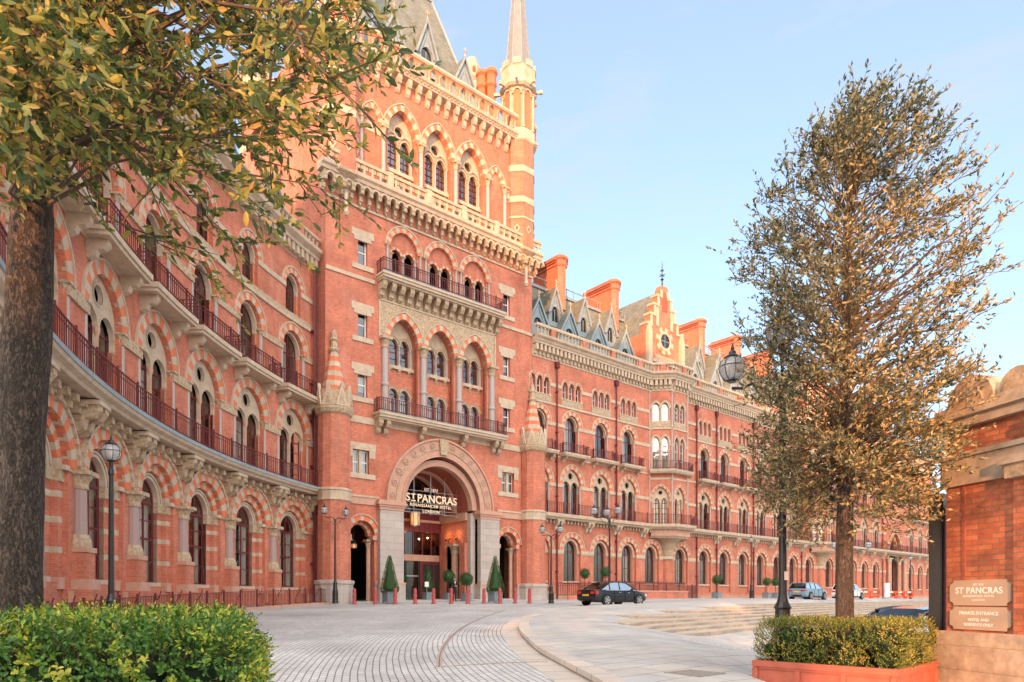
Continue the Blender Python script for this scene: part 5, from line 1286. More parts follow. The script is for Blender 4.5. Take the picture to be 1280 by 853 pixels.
# broad sandstone steps up from the lower plaza to the terrace
def step_outline(k, zt):
    # the steps wrap the lower plaza like a shallow bowl: each edge leaves the ramp where the ramp has its height,
    # bends, and then runs along the foot of the terrace
    ux, uz = .62, .785; nx, nz = -uz, ux
    zk = (zt - .125 + 1.35) / .027; bx, bz = 5.6 + nx * .62 * k, 23.2 + nz * .62 * k
    L = lambda t: (bx + ux * t, bz + uz * t)
    if zk < bz - 1: pts = [(3.2, zk + .6), (3.4, zk + 1.2), (3.6, (zk + bz) / 2), (bx - .3 + .08 * k, bz - 1.2 + .1 * k), L(1.6), L(3.4)]
    else: t0 = (zk - bz) / uz; o_ = lambda t, q: (L(t)[0] + nx * q, L(t)[1] + nz * q); pts = [o_(t0, 3.4), o_(t0 + .1, 1.6), o_(t0 + .9, .35), L(t0 + 2.4), L(t0 + 4)]
    out = catmull(pts, 6); ex, ez = out[-1]; out.append((ex + ux * 75, ez + uz * 75))
    sx, sz = out[0]; return out[::-1] + [(sx - .2, max(sz, bz) + 9), (sx + ux * 60 + nx * 9, max(sz, bz) + 9 + uz * 60 + nz * 3)]
NST = 8
brickmat('riser', (0.42, 0.31, 0.225), (0.34, 0.28, 0.23), (0.15, 0.11, 0.09), 1.3, .5, .012, .35, .8)  # darker than the treads: the risers' shade is put into the colour
for k in range(NST):
    mb = MB(); zt = -1.1 + .125 * (k + 1)
    pl = [W(X, Z) for X, Z in step_outline(k, zt)]
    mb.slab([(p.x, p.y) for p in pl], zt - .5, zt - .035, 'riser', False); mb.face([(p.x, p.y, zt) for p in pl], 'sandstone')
    for a_, b_ in zip(pl, pl[1:] + pl[:1]): mb.face([(a_.x, a_.y, zt - .035), (b_.x, b_.y, zt - .035), (b_.x, b_.y, zt), (a_.x, a_.y, zt)], 'sandstone')
    o = mb.build('step'); o['kind'] = 'structure'
# round inlay of setts in the plaza
brickmat('setts_round', (0.52, 0.51, 0.50), (0.42, 0.415, 0.41), (0.24, 0.23, 0.22), 0.22, 0.16, 0.015, 0.12, 0.6, bump=0.4)
def disc(name, cx, cz, r, dz, m, r0=0.0):
    me = bpy.data.meshes.new(name); vs = []; uv = []; fs = []; nr, na = 8, 48
    for i in range(nr + 1):
        q = r0 + (r - r0) * i / nr
        for j in range(na + 1):
            a = 2 * math.pi * j / na; X, Z = cx + q * math.cos(a), cz + q * math.sin(a); vs.append(tuple(W(X, Z, gz(X, Z) + dz))); uv.append((a * r * .7, q))
    for i in range(nr):
        for j in range(na): fs.append((i * (na + 1) + j, i * (na + 1) + j + 1, (i + 1) * (na + 1) + j + 1, (i + 1) * (na + 1) + j))
    me.from_pydata(vs, [], fs); me.materials.append(MAT[m]); ul = me.uv_layers.new(name='UVMap'); ul.data.foreach_set('uv', [c for f in fs for i in f for c in uv[i]])
    o = bpy.data.objects.new(name, me); COL.objects.link(o); o['kind'] = 'structure'
disc('sett_circle', 7.4, 18.2, 2.6, .129, 'setts_round'); disc('stone_ring', 7.4, 18.2, 2.85, .131, 'kerbstone', 2.6)

# ---------------------------------------------------------------- across the road, behind the viewpoint: they shade the forecourt
def sun_pt(p, t, z): 
    a = SUN_AZ; sx, sz = math.cos(a), math.sin(a)         # towards the sun, in viewpoint axes
    return W(-sz * p + -sx * t, sx * p - sz * t, z)
def block(name, p0, p1, t0, t1, z0, z1, label):
    mb = MB(); c = [sun_pt(p, t, 0) for p, t in ((p0, t1), (p1, t1), (p1, t0), (p0, t0))]
    mb.slab([(q.x, q.y) for q in c], z0, z1, 'brick_dark')
    cx = sum((q for q in c), Vector()) / 4
    n = max(1, int((p1 - p0) / 3.5)); o = thing(name, (cx.x, cx.y, z0), label, 'building'); mb.build('wall', o)
    mb = MB()
    for i in range(n):
        pa = p0 + (p1 - p0) * (i + .3) / n; pb_ = p0 + (p1 - p0) * (i + .7) / n
        for k in range(int((z1 - max(z0, 0)) / 3.6)):
            za = max(z0, 0) + 1.2 + 3.6 * k
            a, b = sun_pt(pa, t1 + .02, 0), sun_pt(pb_, t1 + .02, 0)
            mb.face([(a.x, a.y, za), (b.x, b.y, za), (b.x, b.y, za + 1.9), (a.x, a.y, za + 1.9)], 'glass_dark')
    if mb.f: mb.build('window', o)
TE = math.tan(SUN_EL); TB = -62.0; TF = -220.0
def block_q(name, p0, p1, q0, q1, label, T=None):
    T = T or TB; block(name, p0, p1, T - 14, T, max(q0 - T * TE, -9), q1 - T * TE, label)
# ---------------------------------------------------------------- street lamps
def globe(mb_fr, r, c):
    x, y, z = c
    mb_fr.lathe([(r * .35, z - r * 1.02), (r * .5, z - r * .9), (r * .3, z - r * .86)], x, y, 'black_iron', 10)
    mb_fr.lathe([(r * .62, z + r * .78), (r * .66, z + r * .86), (r * .3, z + r * 1.12), (r * .26, z + r * 1.3), (r * .12, z + r * 1.42), (r * .14, z + r * 1.55), (r * .03, z + r * 1.95)], x, y, 'black_iron', 10)
    for k in range(4):
        a = math.pi / 4 * k; pts = [(x + r * 1.01 * math.cos(t) * math.cos(a), y + r * 1.01 * math.cos(t) * math.sin(a), z + r * 1.01 * math.sin(t)) for t in [math.pi * 2 * i / 24 for i in range(25)]]
        mb_fr.tube(pts, r * .028, 'black_iron', 4)
    mb_fr.tube([(x + r * 1.015 * math.cos(t), y + r * 1.015 * math.sin(t), z + r * .12) for t in [math.pi * 2 * i / 24 for i in range(25)]], r * .035, 'black_iron', 4)
def lamp_post(loc, h, arms, label, group=None, r=.235, s=1.0):
    o = thing('street_lamp', loc, label, 'street lamp', group)
    mb = MB()
    zb = h * .24
    mb.lathe([(.2 * s, 0), (.2 * s, .12), (.17 * s, .18), (.165 * s, zb * .55), (.19 * s, zb * .58), (.14 * s, zb * .66), (.125 * s, zb * .9), (.15 * s, zb * .93), (.1 * s, zb), (.075 * s, zb * 1.08), (.07 * s, zb * 1.3), (.055 * s, h * .9), (.075 * s, h * .91), (.06 * s, h * .935)], 0, 0, 'black_iron', 12)
    for k in range(8): mb.box(.155 * s, .185 * s, -.02, .02, .2, zb * .52, 'black_iron', M=Matrix.Rotation(math.pi / 4 * k, 4, 'Z'))
    mb.build('post', o, local=True)
    if not arms: arms = [(0, 0)]
    for ax, ay in arms:
        c = (ax, ay, h + .12); f = MB()
        if ax or ay:
            f.tube([(0, 0, h * .93), (ax * .35, ay * .35, h * .955), (ax * .8, ay * .8, h * .945), (ax, ay, h - r)], .028, 'black_iron', 6)
            f.tube([(0, 0, h * .87), (ax * .4, ay * .4, h * .9), (ax * .6, ay * .6, h * .95)], .018, 'black_iron', 5)
        else: f.lathe([(.05 * s, h * .93), (.05 * s, h - r * .9 + .12)], 0, 0, 'black_iron', 8)
        globe(f, r, c); a = f.build('lantern', o, local=True)
        g = MB(); g.sphere(c, r * .97, 'globe_glass', 18, 12); g.build('globe', a, smooth=True, local=True)
        g = MB(); g.sphere((c[0], c[1], c[2] + r * .35), r * .42, 'white_paint', 10, 6, (1, 1, .35)); g.lathe([(.03, c[2] - r * .9), (.03, c[2] + r * .2)], c[0], c[1], 'white_paint', 6); g.build('lamp', a, smooth=True, local=True)
    return o
def wvec(dx, dz): v = W(dx, dz) - W(0, 0); return (v.x, v.y)
def G(X, Z, dz=0.0): return W(X, Z, gz(X, Z) + dz)
def pz(px, Z): return ((px - 640) / FPX * Z, Z)
X, Z = pz(139, 17.5); lamp_post(G(X, Z), 4.75, None, 'single globe black lamp post before the curved hotel wing, nearest on the left')
X, Z = pz(419, 43.5); u_ = 1.0
lamp_post(G(X, Z, .09), 5.75, [(-.78, -.1), (.78, .1)], 'black twin globe lamp post at the left foot of the tower, beside the side doorway', s=1.0)
X, Z = pz(689, 46.5); lamp_post(G(X, Z), 4.9, [wvec(-.62, .1), wvec(.62, -.1)], 'black twin globe lamp post right of the tower, close to its right corner turret')
X, Z = pz(762, 42.2); lamp_post(G(X, Z), 5.75, [wvec(-.95, .15), wvec(.5, -.2), wvec(-.05, .9)], 'black triple globe lamp post standing just in front of the black car')
X, Z = pz(939, 72); lamp_post(G(X, Z), 6.0, None, 'slender single globe lamp post before the long wing, between the topiary pairs', r=.27)
X, Z = pz(1138, 96); lamp_post(G(X, Z), 5.6, None, 'far single globe lamp post beside the big carriage arch', r=.27)
X, Z = pz(1064, 60); lamp_post(G(X, Z), 5.3, [wvec(-1.5, 0), wvec(1.5, 0)], 'twin globe lamp post half hidden by the trunk of the planter tree', r=.3)
lp = lamp_post(W(4.78, 12.05, -1.18), 5.68, [wvec(-.58, .95), wvec(-.36, -.85), wvec(.95, -.05)], 'tall black three globe lamp post rising behind the red planter', r=.25, s=1.0)
mb = MB(); mb.box(-.06, .06, -.075, -.066, 1.75, 1.9, 'white_paint'); mb.build('label_plate', lp, local=True)

# ---------------------------------------------------------------- bollards
bo = MB(); bo.lathe([(.17, 0), (.17, .06), (.125, .09), (.115, .5), (.14, .52), (.14, .57), (.11, .6), (.105, .8), (.13, .82), (.13, .86), (.1, .88), (.115, .95), (.08, 1.02), (.0, 1.05)], 0, 0, 'bollard_red', 12)
bome = bo.meshdata('bollard', smooth=False)
bpx = [443, 469, 494, 519, 542, 564, 585, 605, 625, 644, 662]
wher = ['before the left side doorway', 'before the left granite pier', 'just right of the left cone topiary', 'leftmost of those in the open archway', 'in front of the white notice stand', 'in front of the dark suited person', 'just right of the dark suited person', 'between the person and the right cone topiary', 'just right of the right cone topiary', 'before the right side doorway', 'at the end of the row by the corner turret']
for k, px in enumerate(bpx):
    Z = 44.6 + (46.4 - 44.6) * k / 10; X, Z = pz(px, Z)
    b = bpy.data.objects.new('bollard', bome); COL.objects.link(b); b.location = G(X, Z); tag(b, 'dark red iron bollard ' + wher[k], 'bollard', 'bollards across the tower entrance')

# ---------------------------------------------------------------- leaves and plants
def leaf_into(vs, fs, p, d, nrm, L, w):
    d = d.normalized(); s = d.cross(nrm)
    if s.length < 1e-4: s = d.cross(Vector((0.3, 0.2, 1)))
    s.normalize(); up = s.cross(d); i = len(vs)
    a = p; b = p + d * L * .45 + s * w * .5 + up * w * .12; c = p + d * L - up * L * .06; e = p + d * L * .45 - s * w * .5 + up * w * .12; m = p + d * L * .5 - up * w * .05
    vs.extend([tuple(a), tuple(b), tuple(c), tuple(e), tuple(m)]); fs.extend([(i, i + 1, i + 4), (i + 1, i + 2, i + 4), (i + 2, i + 3, i + 4), (i + 3, i, i + 4)])
def leaf_fine(vs, fs, p, d, nrm, L, w):
    d = d.normalized(); s = d.cross(nrm)
    if s.length < 1e-4: s = d.cross(Vector((0.3, 0.2, 1)))
    s.normalize(); up = s.cross(d); i = len(vs); cu = RND.uniform(-.02, .22) * L; tw_ = RND.uniform(-.12, .12) * w
    def q(t, e): return tuple(p + d * L * t + s * w * e + up * (w * (.22 * abs(e)) - cu * t * t + tw_ * e * t))
    vs.extend([q(0, 0), q(.22, .36), q(.22, -.36), q(.24, 0), q(.6, .46), q(.6, -.46), q(.62, 0), q(.86, .24), q(.86, -.24), q(1, 0)])
    fs.extend([(i, i + 1, i + 3), (i, i + 3, i + 2), (i + 1, i + 4, i + 6, i + 3), (i + 3, i + 6, i + 5, i + 2), (i + 4, i + 7, i + 9, i + 6), (i + 6, i + 9, i + 8, i + 5)])
def leaf_obj(name, vs, fs, m, parent=None, local=False):
    me = bpy.data.meshes.new(name); me.from_pydata(vs, [], fs); me.materials.append(MAT[m]); me.update()
    o = bpy.data.objects.new(name, me); COL.objects.link(o)
    if parent is not None:
        o.parent = parent
        if not local: o.matrix_parent_inverse = wmat(parent).inverted()
    return o
def rv(): 
    while True:
        v = Vector((RND.uniform(-1, 1), RND.uniform(-1, 1), RND.uniform(-1, 1)))
        if .05 < v.length < 1: return v.normalized()
def topiary_cone(loc, hb, h, r, label, grp=None, ball=False, pw=.62, ph=.6, n=2600, stem=.5):
    o = thing('potted_topiary', loc, label, 'topiary', grp)
    mb = MB(); mb.box(-pw / 2, pw / 2, -pw / 2, pw / 2, .04, ph, 'planter_grey'); mb.box(-pw / 2 - .03, pw / 2 + .03, -pw / 2 - .03, pw / 2 + .03, ph - .07, ph + .002, 'planter_grey')
    for sx in (-1, 1):
        for sy in (-1, 1): mb.box(sx * pw * .42 - .04, sx * pw * .42 + .04, sy * pw * .42 - .04, sy * pw * .42 + .04, 0, .05, 'planter_grey')
    mb.box(-pw / 2 + .04, pw / 2 - .04, -pw / 2 + .04, pw / 2 - .04, ph, ph + .02, 'soil'); mb.build('planter', o, local=True)
    mb = MB(); mb.lathe([(.035, ph), (.03, hb + h * .5)], 0, 0, 'twig', 6); mb.build('stem', o, local=True)
    vs, fs = [], []
    for i in range(n):
        if ball: d = rv(); p = Vector((0, 0, hb + r)) + d * r * (RND.uniform(.8, 1.03)); nr = d
        else:
            t = RND.random() ** 1.6; a = RND.uniform(0, 2 * math.pi); rr = r * (1 - t) ** .85 * (1 if t > .08 else .8 + t * 2.5) * RND.uniform(.82, 1.06) + .03
            p = Vector((rr * math.cos(a), rr * math.sin(a), hb + h * t)); nr = Vector((math.cos(a), math.sin(a), .35)).normalized()
        leaf_into(vs, fs, p, (nr + rv() * .9), rv(), RND.uniform(.05, .085), .045)
    leaf_obj('foliage', vs, fs, 'leaf_topiary', o, True)
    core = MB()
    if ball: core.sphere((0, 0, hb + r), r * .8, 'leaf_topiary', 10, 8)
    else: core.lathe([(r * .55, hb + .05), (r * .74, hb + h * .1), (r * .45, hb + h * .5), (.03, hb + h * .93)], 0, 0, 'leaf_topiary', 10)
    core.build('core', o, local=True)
    return o
X, Z = pz(487, 45.8); topiary_cone(G(X, Z, .05), .72, 2.45, .62, 'tall cone clipped topiary in a grey pot before the left granite pier', 'cone topiaries flanking the arch', pw=.72, ph=.7)
X, Z = pz(619, 47.2); topiary_cone(G(X, Z, .05), .72, 2.45, .62, 'tall cone clipped topiary in a grey pot before the right granite pier', 'cone topiaries flanking the arch', pw=.72, ph=.7)
X, Z = pz(583, 51); topiary_cone(G(X, Z, .05), 1.1, 0, .5, 'round ball topiary inside the porch, right of the standing person', None, True, .55, .55, 1300)
X, Z = pz(501, 51.5); topiary_cone(G(X, Z, .05), 1.1, 0, .48, 'round ball topiary inside the porch, right behind the left cone topiary', None, True, .55, .55, 1100)
X, Z = pz(535, 52.6); topiary_cone(G(X, Z, .05), .75, 1.9, .5, 'slim dark cone topiary inside the porch before the glass doors', None, False, .6, .6, 1300)
X, Z = pz(561, 52.8); topiary_cone(G(X, Z, .05), 1.3, 0, .5, 'round ball topiary inside the porch, left behind the standing person', None, True, .55, .55, 1100)
X, Z = pz(731, 58); topiary_cone(G(X, Z), 1.75, 0, .42, 'ball topiary on a thin stem left of the red door, behind the black car', None, True, .5, .5, 900)
X, Z = pz(757, 59); topiary_cone(G(X, Z), 1.85, 0, .48, 'ball topiary on a thin stem right of the red door, above the car roof', None, True, .5, .5, 900)
X, Z = pz(896, 70); topiary_cone(G(X, Z), 1.4, 0, .5, 'lone ball topiary at the right end of the wing railings', None, True, .75, .6, 900)
X, Z = pz(958.5, 76); topiary_cone(G(X, Z), 1.35, 0, .48, 'left ball topiary of the pair by the far wing doorway', None, True, .75, .6, 800)
X, Z = pz(969.5, 76.8); topiary_cone(G(X, Z), 1.35, 0, .48, 'right ball topiary of the pair by the far wing doorway', None, True, .75, .6, 800)

# ---------------------------------------------------------------- railings
def ARCG(s_, y, z):                        # along the curved wing, following the sloping ground
    p = ARC(s_, y, z); dx, dy = p[0], p[1] + DIST; return (p[0], p[1], z + gz(dx * UX - dy * UZ, dx * UZ + dy * UX) + .12)
mb = MB(); DENSE = .6
sweep(mb, [(CS0, -1.75), (13.6, -1.75)], [(-.16, -1.2), (.2, -1.2), (.2, .02), (-.16, .02)], 'stone_pink')
o = mb.build('railing_base', None, ARCG); 
root = thing('iron_railing', ARCG(-3, -1.75, 0), 'long low dark red railing along the foot of the curved wing', 'railing'); o.parent = root; o.matrix_parent_inverse = wmat(root).inverted()
mb = MB(); P = [(CS0, -1.75), (13.6, -1.75)]
railing(mb, P, .05, .88, 'iron_red', .17, .02, False)
for M in along(P, 2.3): mb.tube([M @ Vector(q) for q in ((0, -.0, .05), (0, .35, .1), (0, .28, .5), (0, .05, .8), (0, -.02, 1.05))], .022, 'iron_red', 5)
mb.build('bars', root, ARCG); DENSE = None
X0, X1 = 42.0, 55.5; YR = -3.0
root = thing('fence_wall', (49, YR, .1), 'low brick wall topped by dark red railings behind the black car', 'railing')
mb = MB(); mb.box(43.5, X1, YR - .2, YR + .2, -.8, .82, 'brick'); mb.box(43.45, X1 + .05, YR - .25, YR + .25, .82, .93, 'stone_pink'); mb.build('wall', root)
mb = MB(); railing(mb, [(43.6, YR), (X1 - .1, YR)], 1.0, 1.62, 'iron_red', .15, .032, False)
for M in along([(43.6, YR), (X1 - .1, YR)], .15): mb.prism([(-.03, 1.6), (.03, 1.6), (0, 1.8)], -.02, .02, 'iron_red', M=M)
mb.build('bars', root)
root = thing('iron_gate', (56.4, YR, .1), 'dark red spear topped iron gate at the right end of the low wall', 'gate')
mb = MB(); railing(mb, [(55.7, YR), (57.3, YR)], .1, 1.5, 'iron_red', .15, .04); mb.build('bars', root)
root = thing('iron_railing', (41.2, YR, .1), 'short dark red railing between the corner turret and the red door', 'railing')
mb = MB(); railing(mb, [(39.6, -1.6), (40.6, YR), (43.2, YR)], .5, 1.55, 'iron_red', .15, .035); mb.box(39.4, 43.3, YR - .1, YR + .1, -.8, .5, 'brick'); mb.build('bars', root)

# ---------------------------------------------------------------- cars
def paint(name, col, rough=.25): mat(name, col, rough, .03, 3, spec=.4, coat=.35)
paint('paint_black', (.006, .006, .008)); paint('paint_blue', (.16, .26, .34)); paint('paint_white', (.7, .7, .68)); mat('paint_dark', (.05, .032, .028), .2, .03, 3, spec=.6, coat=1.0)
mat('tail_red', (.5, .03, .03), .25, .1, 5, coat=1); mat('plate_yellow', (.75, .42, .03), .5, .03, 5); mat('head_glass', (.6, .62, .65), .1, .05, 5, coat=1); mat('trim_black', (.015, .015, .016), .6, .1, 8)
def car(loc, rz, paintm, label, L=4.6, Wd=1.8, H=1.44, estate=False):
    """nose towards +x"""
    o = thing('parked_car', loc, label, 'car', None, rz); hl = L / 2; hw = Wd / 2
    b = MB()
    # body cross sections along x: (x, z_low, z_belt, half width, crown)
    if not estate: st = [(-1.0, .42, .78, .80, .02), (-.985, .30, .93, .88, .03), (-.86, .22, .98, .96, .02), (-.62, .19, .97, 1.0, .01), (-.3, .18, .95, 1.0, .01), (.05, .18, .93, 1.0, .01), (.38, .18, .92, .99, .01), (.62, .19, .90, .97, .05), (.85, .22, .80, .92, .05), (.96, .27, .68, .82, .03), (1.0, .36, .55, .70, .01)]
    else: st = [(-1.0, .42, .80, .82, .02), (-.985, .30, .95, .9, .03), (-.88, .22, .98, .97, .02), (-.62, .19, .97, 1.0, .01), (-.3, .18, .95, 1.0, .01), (.05, .18, .94, 1.0, .01), (.38, .18, .92, .99, .01), (.64, .19, .88, .97, .05), (.86, .22, .78, .92, .05), (.96, .27, .66, .82, .03), (1.0, .36, .55, .70, .01)]
    secs = []
    for x, zl, zb, w, cr in st:
        w *= hw; s = []
        for yy, zz in ((.0, zl), (.82, zl), (.97, zl + .06), (1.0, zl + (zb - zl) * .45), (.985, zl + (zb - zl) * .72), (.93, zb - .02), (.8, zb), (0, zb + cr)): s.append((x * hl, yy * w, zz))
        secs.append(s + [(p[0], -p[1], p[2]) for p in s[-2:0:-1]])
    n = len(secs[0]); vs = [p for s in secs for p in s]; fs = []
    for i in range(len(secs) - 1):
        for k in range(n): fs.append((i * n + k, i * n + (k + 1) % n, (i + 1) * n + (k + 1) % n, (i + 1) * n + k))
    fs += [tuple(range(n - 1, -1, -1)), tuple((len(secs) - 1) * n + k for k in range(n))]
    b.mesh(vs, fs, paintm)
    # cabin
    if estate: pr = [(-.94, .95), (-.90, 1.12), (-.80, H - .05), (-.6, H), (-.1, H), (.18, H - .06), (.52, .93)]
    else: pr = [(-.80, .96), (-.62, 1.16), (-.42, H - .05), (-.25, H), (-.02, H), (.18, H - .05), (.54, .92)]
    cs = []
    for x, z in pr:
        t = (z - .93) / (H - .93); w = hw * (.90 - .20 * max(0, t)); cs.append([(x * hl, w, .90 if i == 0 else z) if False else (x * hl, w * a, z) for i, a in enumerate((1, .5, -.5, -1))])
    roof_i = [i for i, (x, z) in enumerate(pr) if z > H - .08]
    g = MB()
    vs = [(x, y, z + (.03 if abs(y) < hw * .6 and z > 1.2 else 0)) for s in cs for x, y, z in s]
    for i in range(len(cs) - 1):
        for k in range(3):
            f = (i * 4 + k, i * 4 + k + 1, (i + 1) * 4 + k + 1, (i + 1) * 4 + k)
            top = pr[i][1] > H - .08 and pr[i + 1][1] > H - .08
            (b if top else g).face([vs[q] for q in f], paintm if top else 'car_glass')
    for sy in (1, -1):                    # side glass, pillars
        side = [(x * hl, hw * (.90 - .20 * max(0, (z - .93) / (H - .93))) * sy, z) for x, z in pr]
        g.face(side, 'car_glass')
        i0, i1 = roof_i[0], roof_i[-1]
        rail = side[:]
        for a, c in zip(rail[:-1], rail[1:]): b.tube([(a[0], a[1] * 1.005, a[2]), (c[0], c[1] * 1.005, c[2])], .035, paintm, 5)
        for xm in (-.08, -.45 if not estate else -.5): b.tube([(xm * hl - .05, hw * .905 * sy, .93), (xm * hl, hw * .715 * sy, H - .04)], .035, 'trim_black', 5)
        b.box(-.62 * hl, .5 * hl, sy * hw * .955 - .01, sy * hw * .955 + .01, .915, .945, 'alloy')
        b.box(-.55 * hl, .55 * hl, sy * hw - .02, sy * hw + .012, .2, .3, 'trim_black')
        for xm in (-.05, .28): b.box(xm * hl - .25, xm * hl - .1, sy * hw * .985 - .01, sy * hw * .985 + .025, .78, .81, 'alloy')
        for xs_ in (-.33, .06, .42): b.box(xs_ * hl - .006, xs_ * hl + .006, sy * hw * .99 - .02, sy * hw * .99 + .008, .3, .9, 'trim_black')
    b.box(-hl - .02, -hl + .12, -.45, .45, .3, .42, 'trim_black'); b.box(hl - .1, hl + .015, -.5, .5, .32, .48, 'trim_black')
    bo_ = b.build('body', o, smooth=True, local=True); bo_.data.set_sharp_from_angle(angle=rad(28)); g.build('glass', o, local=True)
    k = MB(); k.box(-hl * .5, hl * .15, -hw * .6, hw * .6, .5, .92, 'trim_black')
    for sx in (-.35, .1):
        for sy in (-1, 1): k.box(sx * hl - .08, sx * hl + .08, sy * .38 - .22, sy * .38 + .22, .6, 1.22, 'trim_black')
    k.build('seats', o, local=True)
    for sx, sy in ((-.62, 1), (-.62, -1), (.6, 1), (.6, -1)):
        M = Matrix.Translation((sx * hl, sy * (hw - .1), .33)) @ Matrix.Rotation(rad(-90 * sy), 4, 'X')
        A = MB(); A.lathe([(.37, .02), (.385, .112), (.0, .112)], 0, 0, 'trim_black', 20, M=M); A.build('wheel_arch', o, local=True)
        t = MB(); t.lathe([(.22, -.1), (.3, -.11), (.33, -.07), (.33, .09), (.3, .135), (.23, .14)], 0, 0, 'rubber', 20, M=M); w = t.build('wheel', o, local=True)
        r = MB(); r.lathe([(.23, .12), (.235, .15), (.21, .145), (.2, .118)], 0, 0, 'alloy', 20, M=M); r.lathe([(.2, .117), (.0, .117)], 0, 0, 'trim_black', 16, M=M)
        for q in range(5): r.box(.03, .22, -.035, .035, .118, .15, 'alloy', M=M @ Matrix.Rotation(2 * math.pi * q / 5, 4, 'Z'))
        r.build('rim', w, local=True)
    for sy in (1, -1):
        m_ = MB(); m_.sphere((.3 * hl, sy * (hw + .05), .98), .1, paintm, 8, 6, (.8, 1.1, .8)); m_.build('mirror', o, local=True)
        m_ = MB(); m_.box(-hl * 1.0 - .005, -hl * .93, sy * hw * .62 - .16, sy * hw * .62 + .17, .70, .86, 'tail_red'); m_.box(-hl * .985, -hl * .90, min(sy * hw * .72, sy * hw * .93), max(sy * hw * .72, sy * hw * .93), .72, .87, 'tail_red'); m_.build('tail_light', o, local=True)
        m_ = MB(); m_.box(hl * .90, hl * .985, min(sy * hw * .5, sy * hw * .83), max(sy * hw * .5, sy * hw * .83), .56, .70, 'head_glass'); m_.build('headlight', o, local=True)
    m_ = MB(); m_.box(-hl - .03, -hl + .01, -.26, .26, .58 if not estate else .62, .69 if not estate else .73, 'plate_yellow'); m_.build('number_plate', o, local=True)
    return o
def heading(dx, dz): v = wvec(dx, dz); return math.atan2(v[1], v[0])
X, Z = pz(766, 42.9); car(G(X, Z, .0), heading(.78, .62), 'paint_black', 'glossy black saloon car parked behind the triple globe lamp', 4.75, 1.82, 1.44)
X, Z = pz(1010, 60.5); car(W(X, Z, .13), heading(.75, .66), 'paint_blue', 'pale blue hatchback car parked at the top of the steps', 4.3, 1.78, 1.46, True)
X, Z = pz(1060, 70); car(W(X, Z, .16), heading(.75, .66), 'paint_white', 'white hatchback car behind the trunk of the planter tree', 4.2, 1.76, 1.5, True)
car(W(9.7, 15.6, -1.42), heading(.93, .30), 'paint_dark', 'dark brown car between the red planter and the brick gate pier', 4.7, 1.82, 1.46)
# ---------------------------------------------------------------- planters, hedges, trees
def vecs(axu, axv): return axu, axv
def planter_box(loc, rz, lx, ly, h, label):
    o = thing('planter', loc, label, 'planter', None, rz); mb = MB(); a, b = lx / 2, ly / 2; t = .05
    for x0, x1, y0, y1 in ((-a, a, -b, -b + t), (-a, a, b - t, b), (-a, -a + t, -b + t, b - t), (a - t, a, -b + t, b - t)): mb.box(x0, x1, y0, y1, .06, h - .09, 'planter_red')
    for x0, x1, y0, y1 in ((-a - .03, a + .03, -b - .03, -b + t + .02), (-a - .03, a + .03, b - t - .02, b + .03), (-a - .03, -a + t + .02, -b + t + .02, b - t - .02), (a - t - .02, a + .03, -b + t + .02, b - t - .02)):
        mb.box(x0, x1, y0, y1, h - .09, h, 'planter_red'); mb.box(x0 + .012, x1 - .012, y0 + .012, y1 - .012, h - .125, h - .09, 'planter_red')
    n = max(2, round(lx / .7))
    for i in range(n + 1):
        x = -a + .03 + (lx - .06) * i / n
        for y in (-b - .018, b + .018): mb.box(x - .035, x + .035, y - .018, y + .018, .06, h - .125, 'planter_red')
    n = max(2, round(ly / .7))
    for i in range(n + 1):
        y = -b + .03 + (ly - .06) * i / n
        for x in (-a - .018, a + .018): mb.box(x - .018, x + .018, y - .035, y + .035, .06, h - .125, 'planter_red')
    mb.build('box', o, local=True); mb = MB(); mb.box(-a + t, a - t, -b + t, b - t, .1, h - .15, 'soil'); mb.build('soil', o, local=True)
    mb = MB()
    for sx in (-1, 1):
        for sy in (-1, 1): mb.box(sx * (a - .15) - .06, sx * (a - .15) + .06, sy * (b - .15) - .06, sy * (b - .15) + .06, 0, .06, 'black_iron')
    mb.build('foot', o, local=True); return o
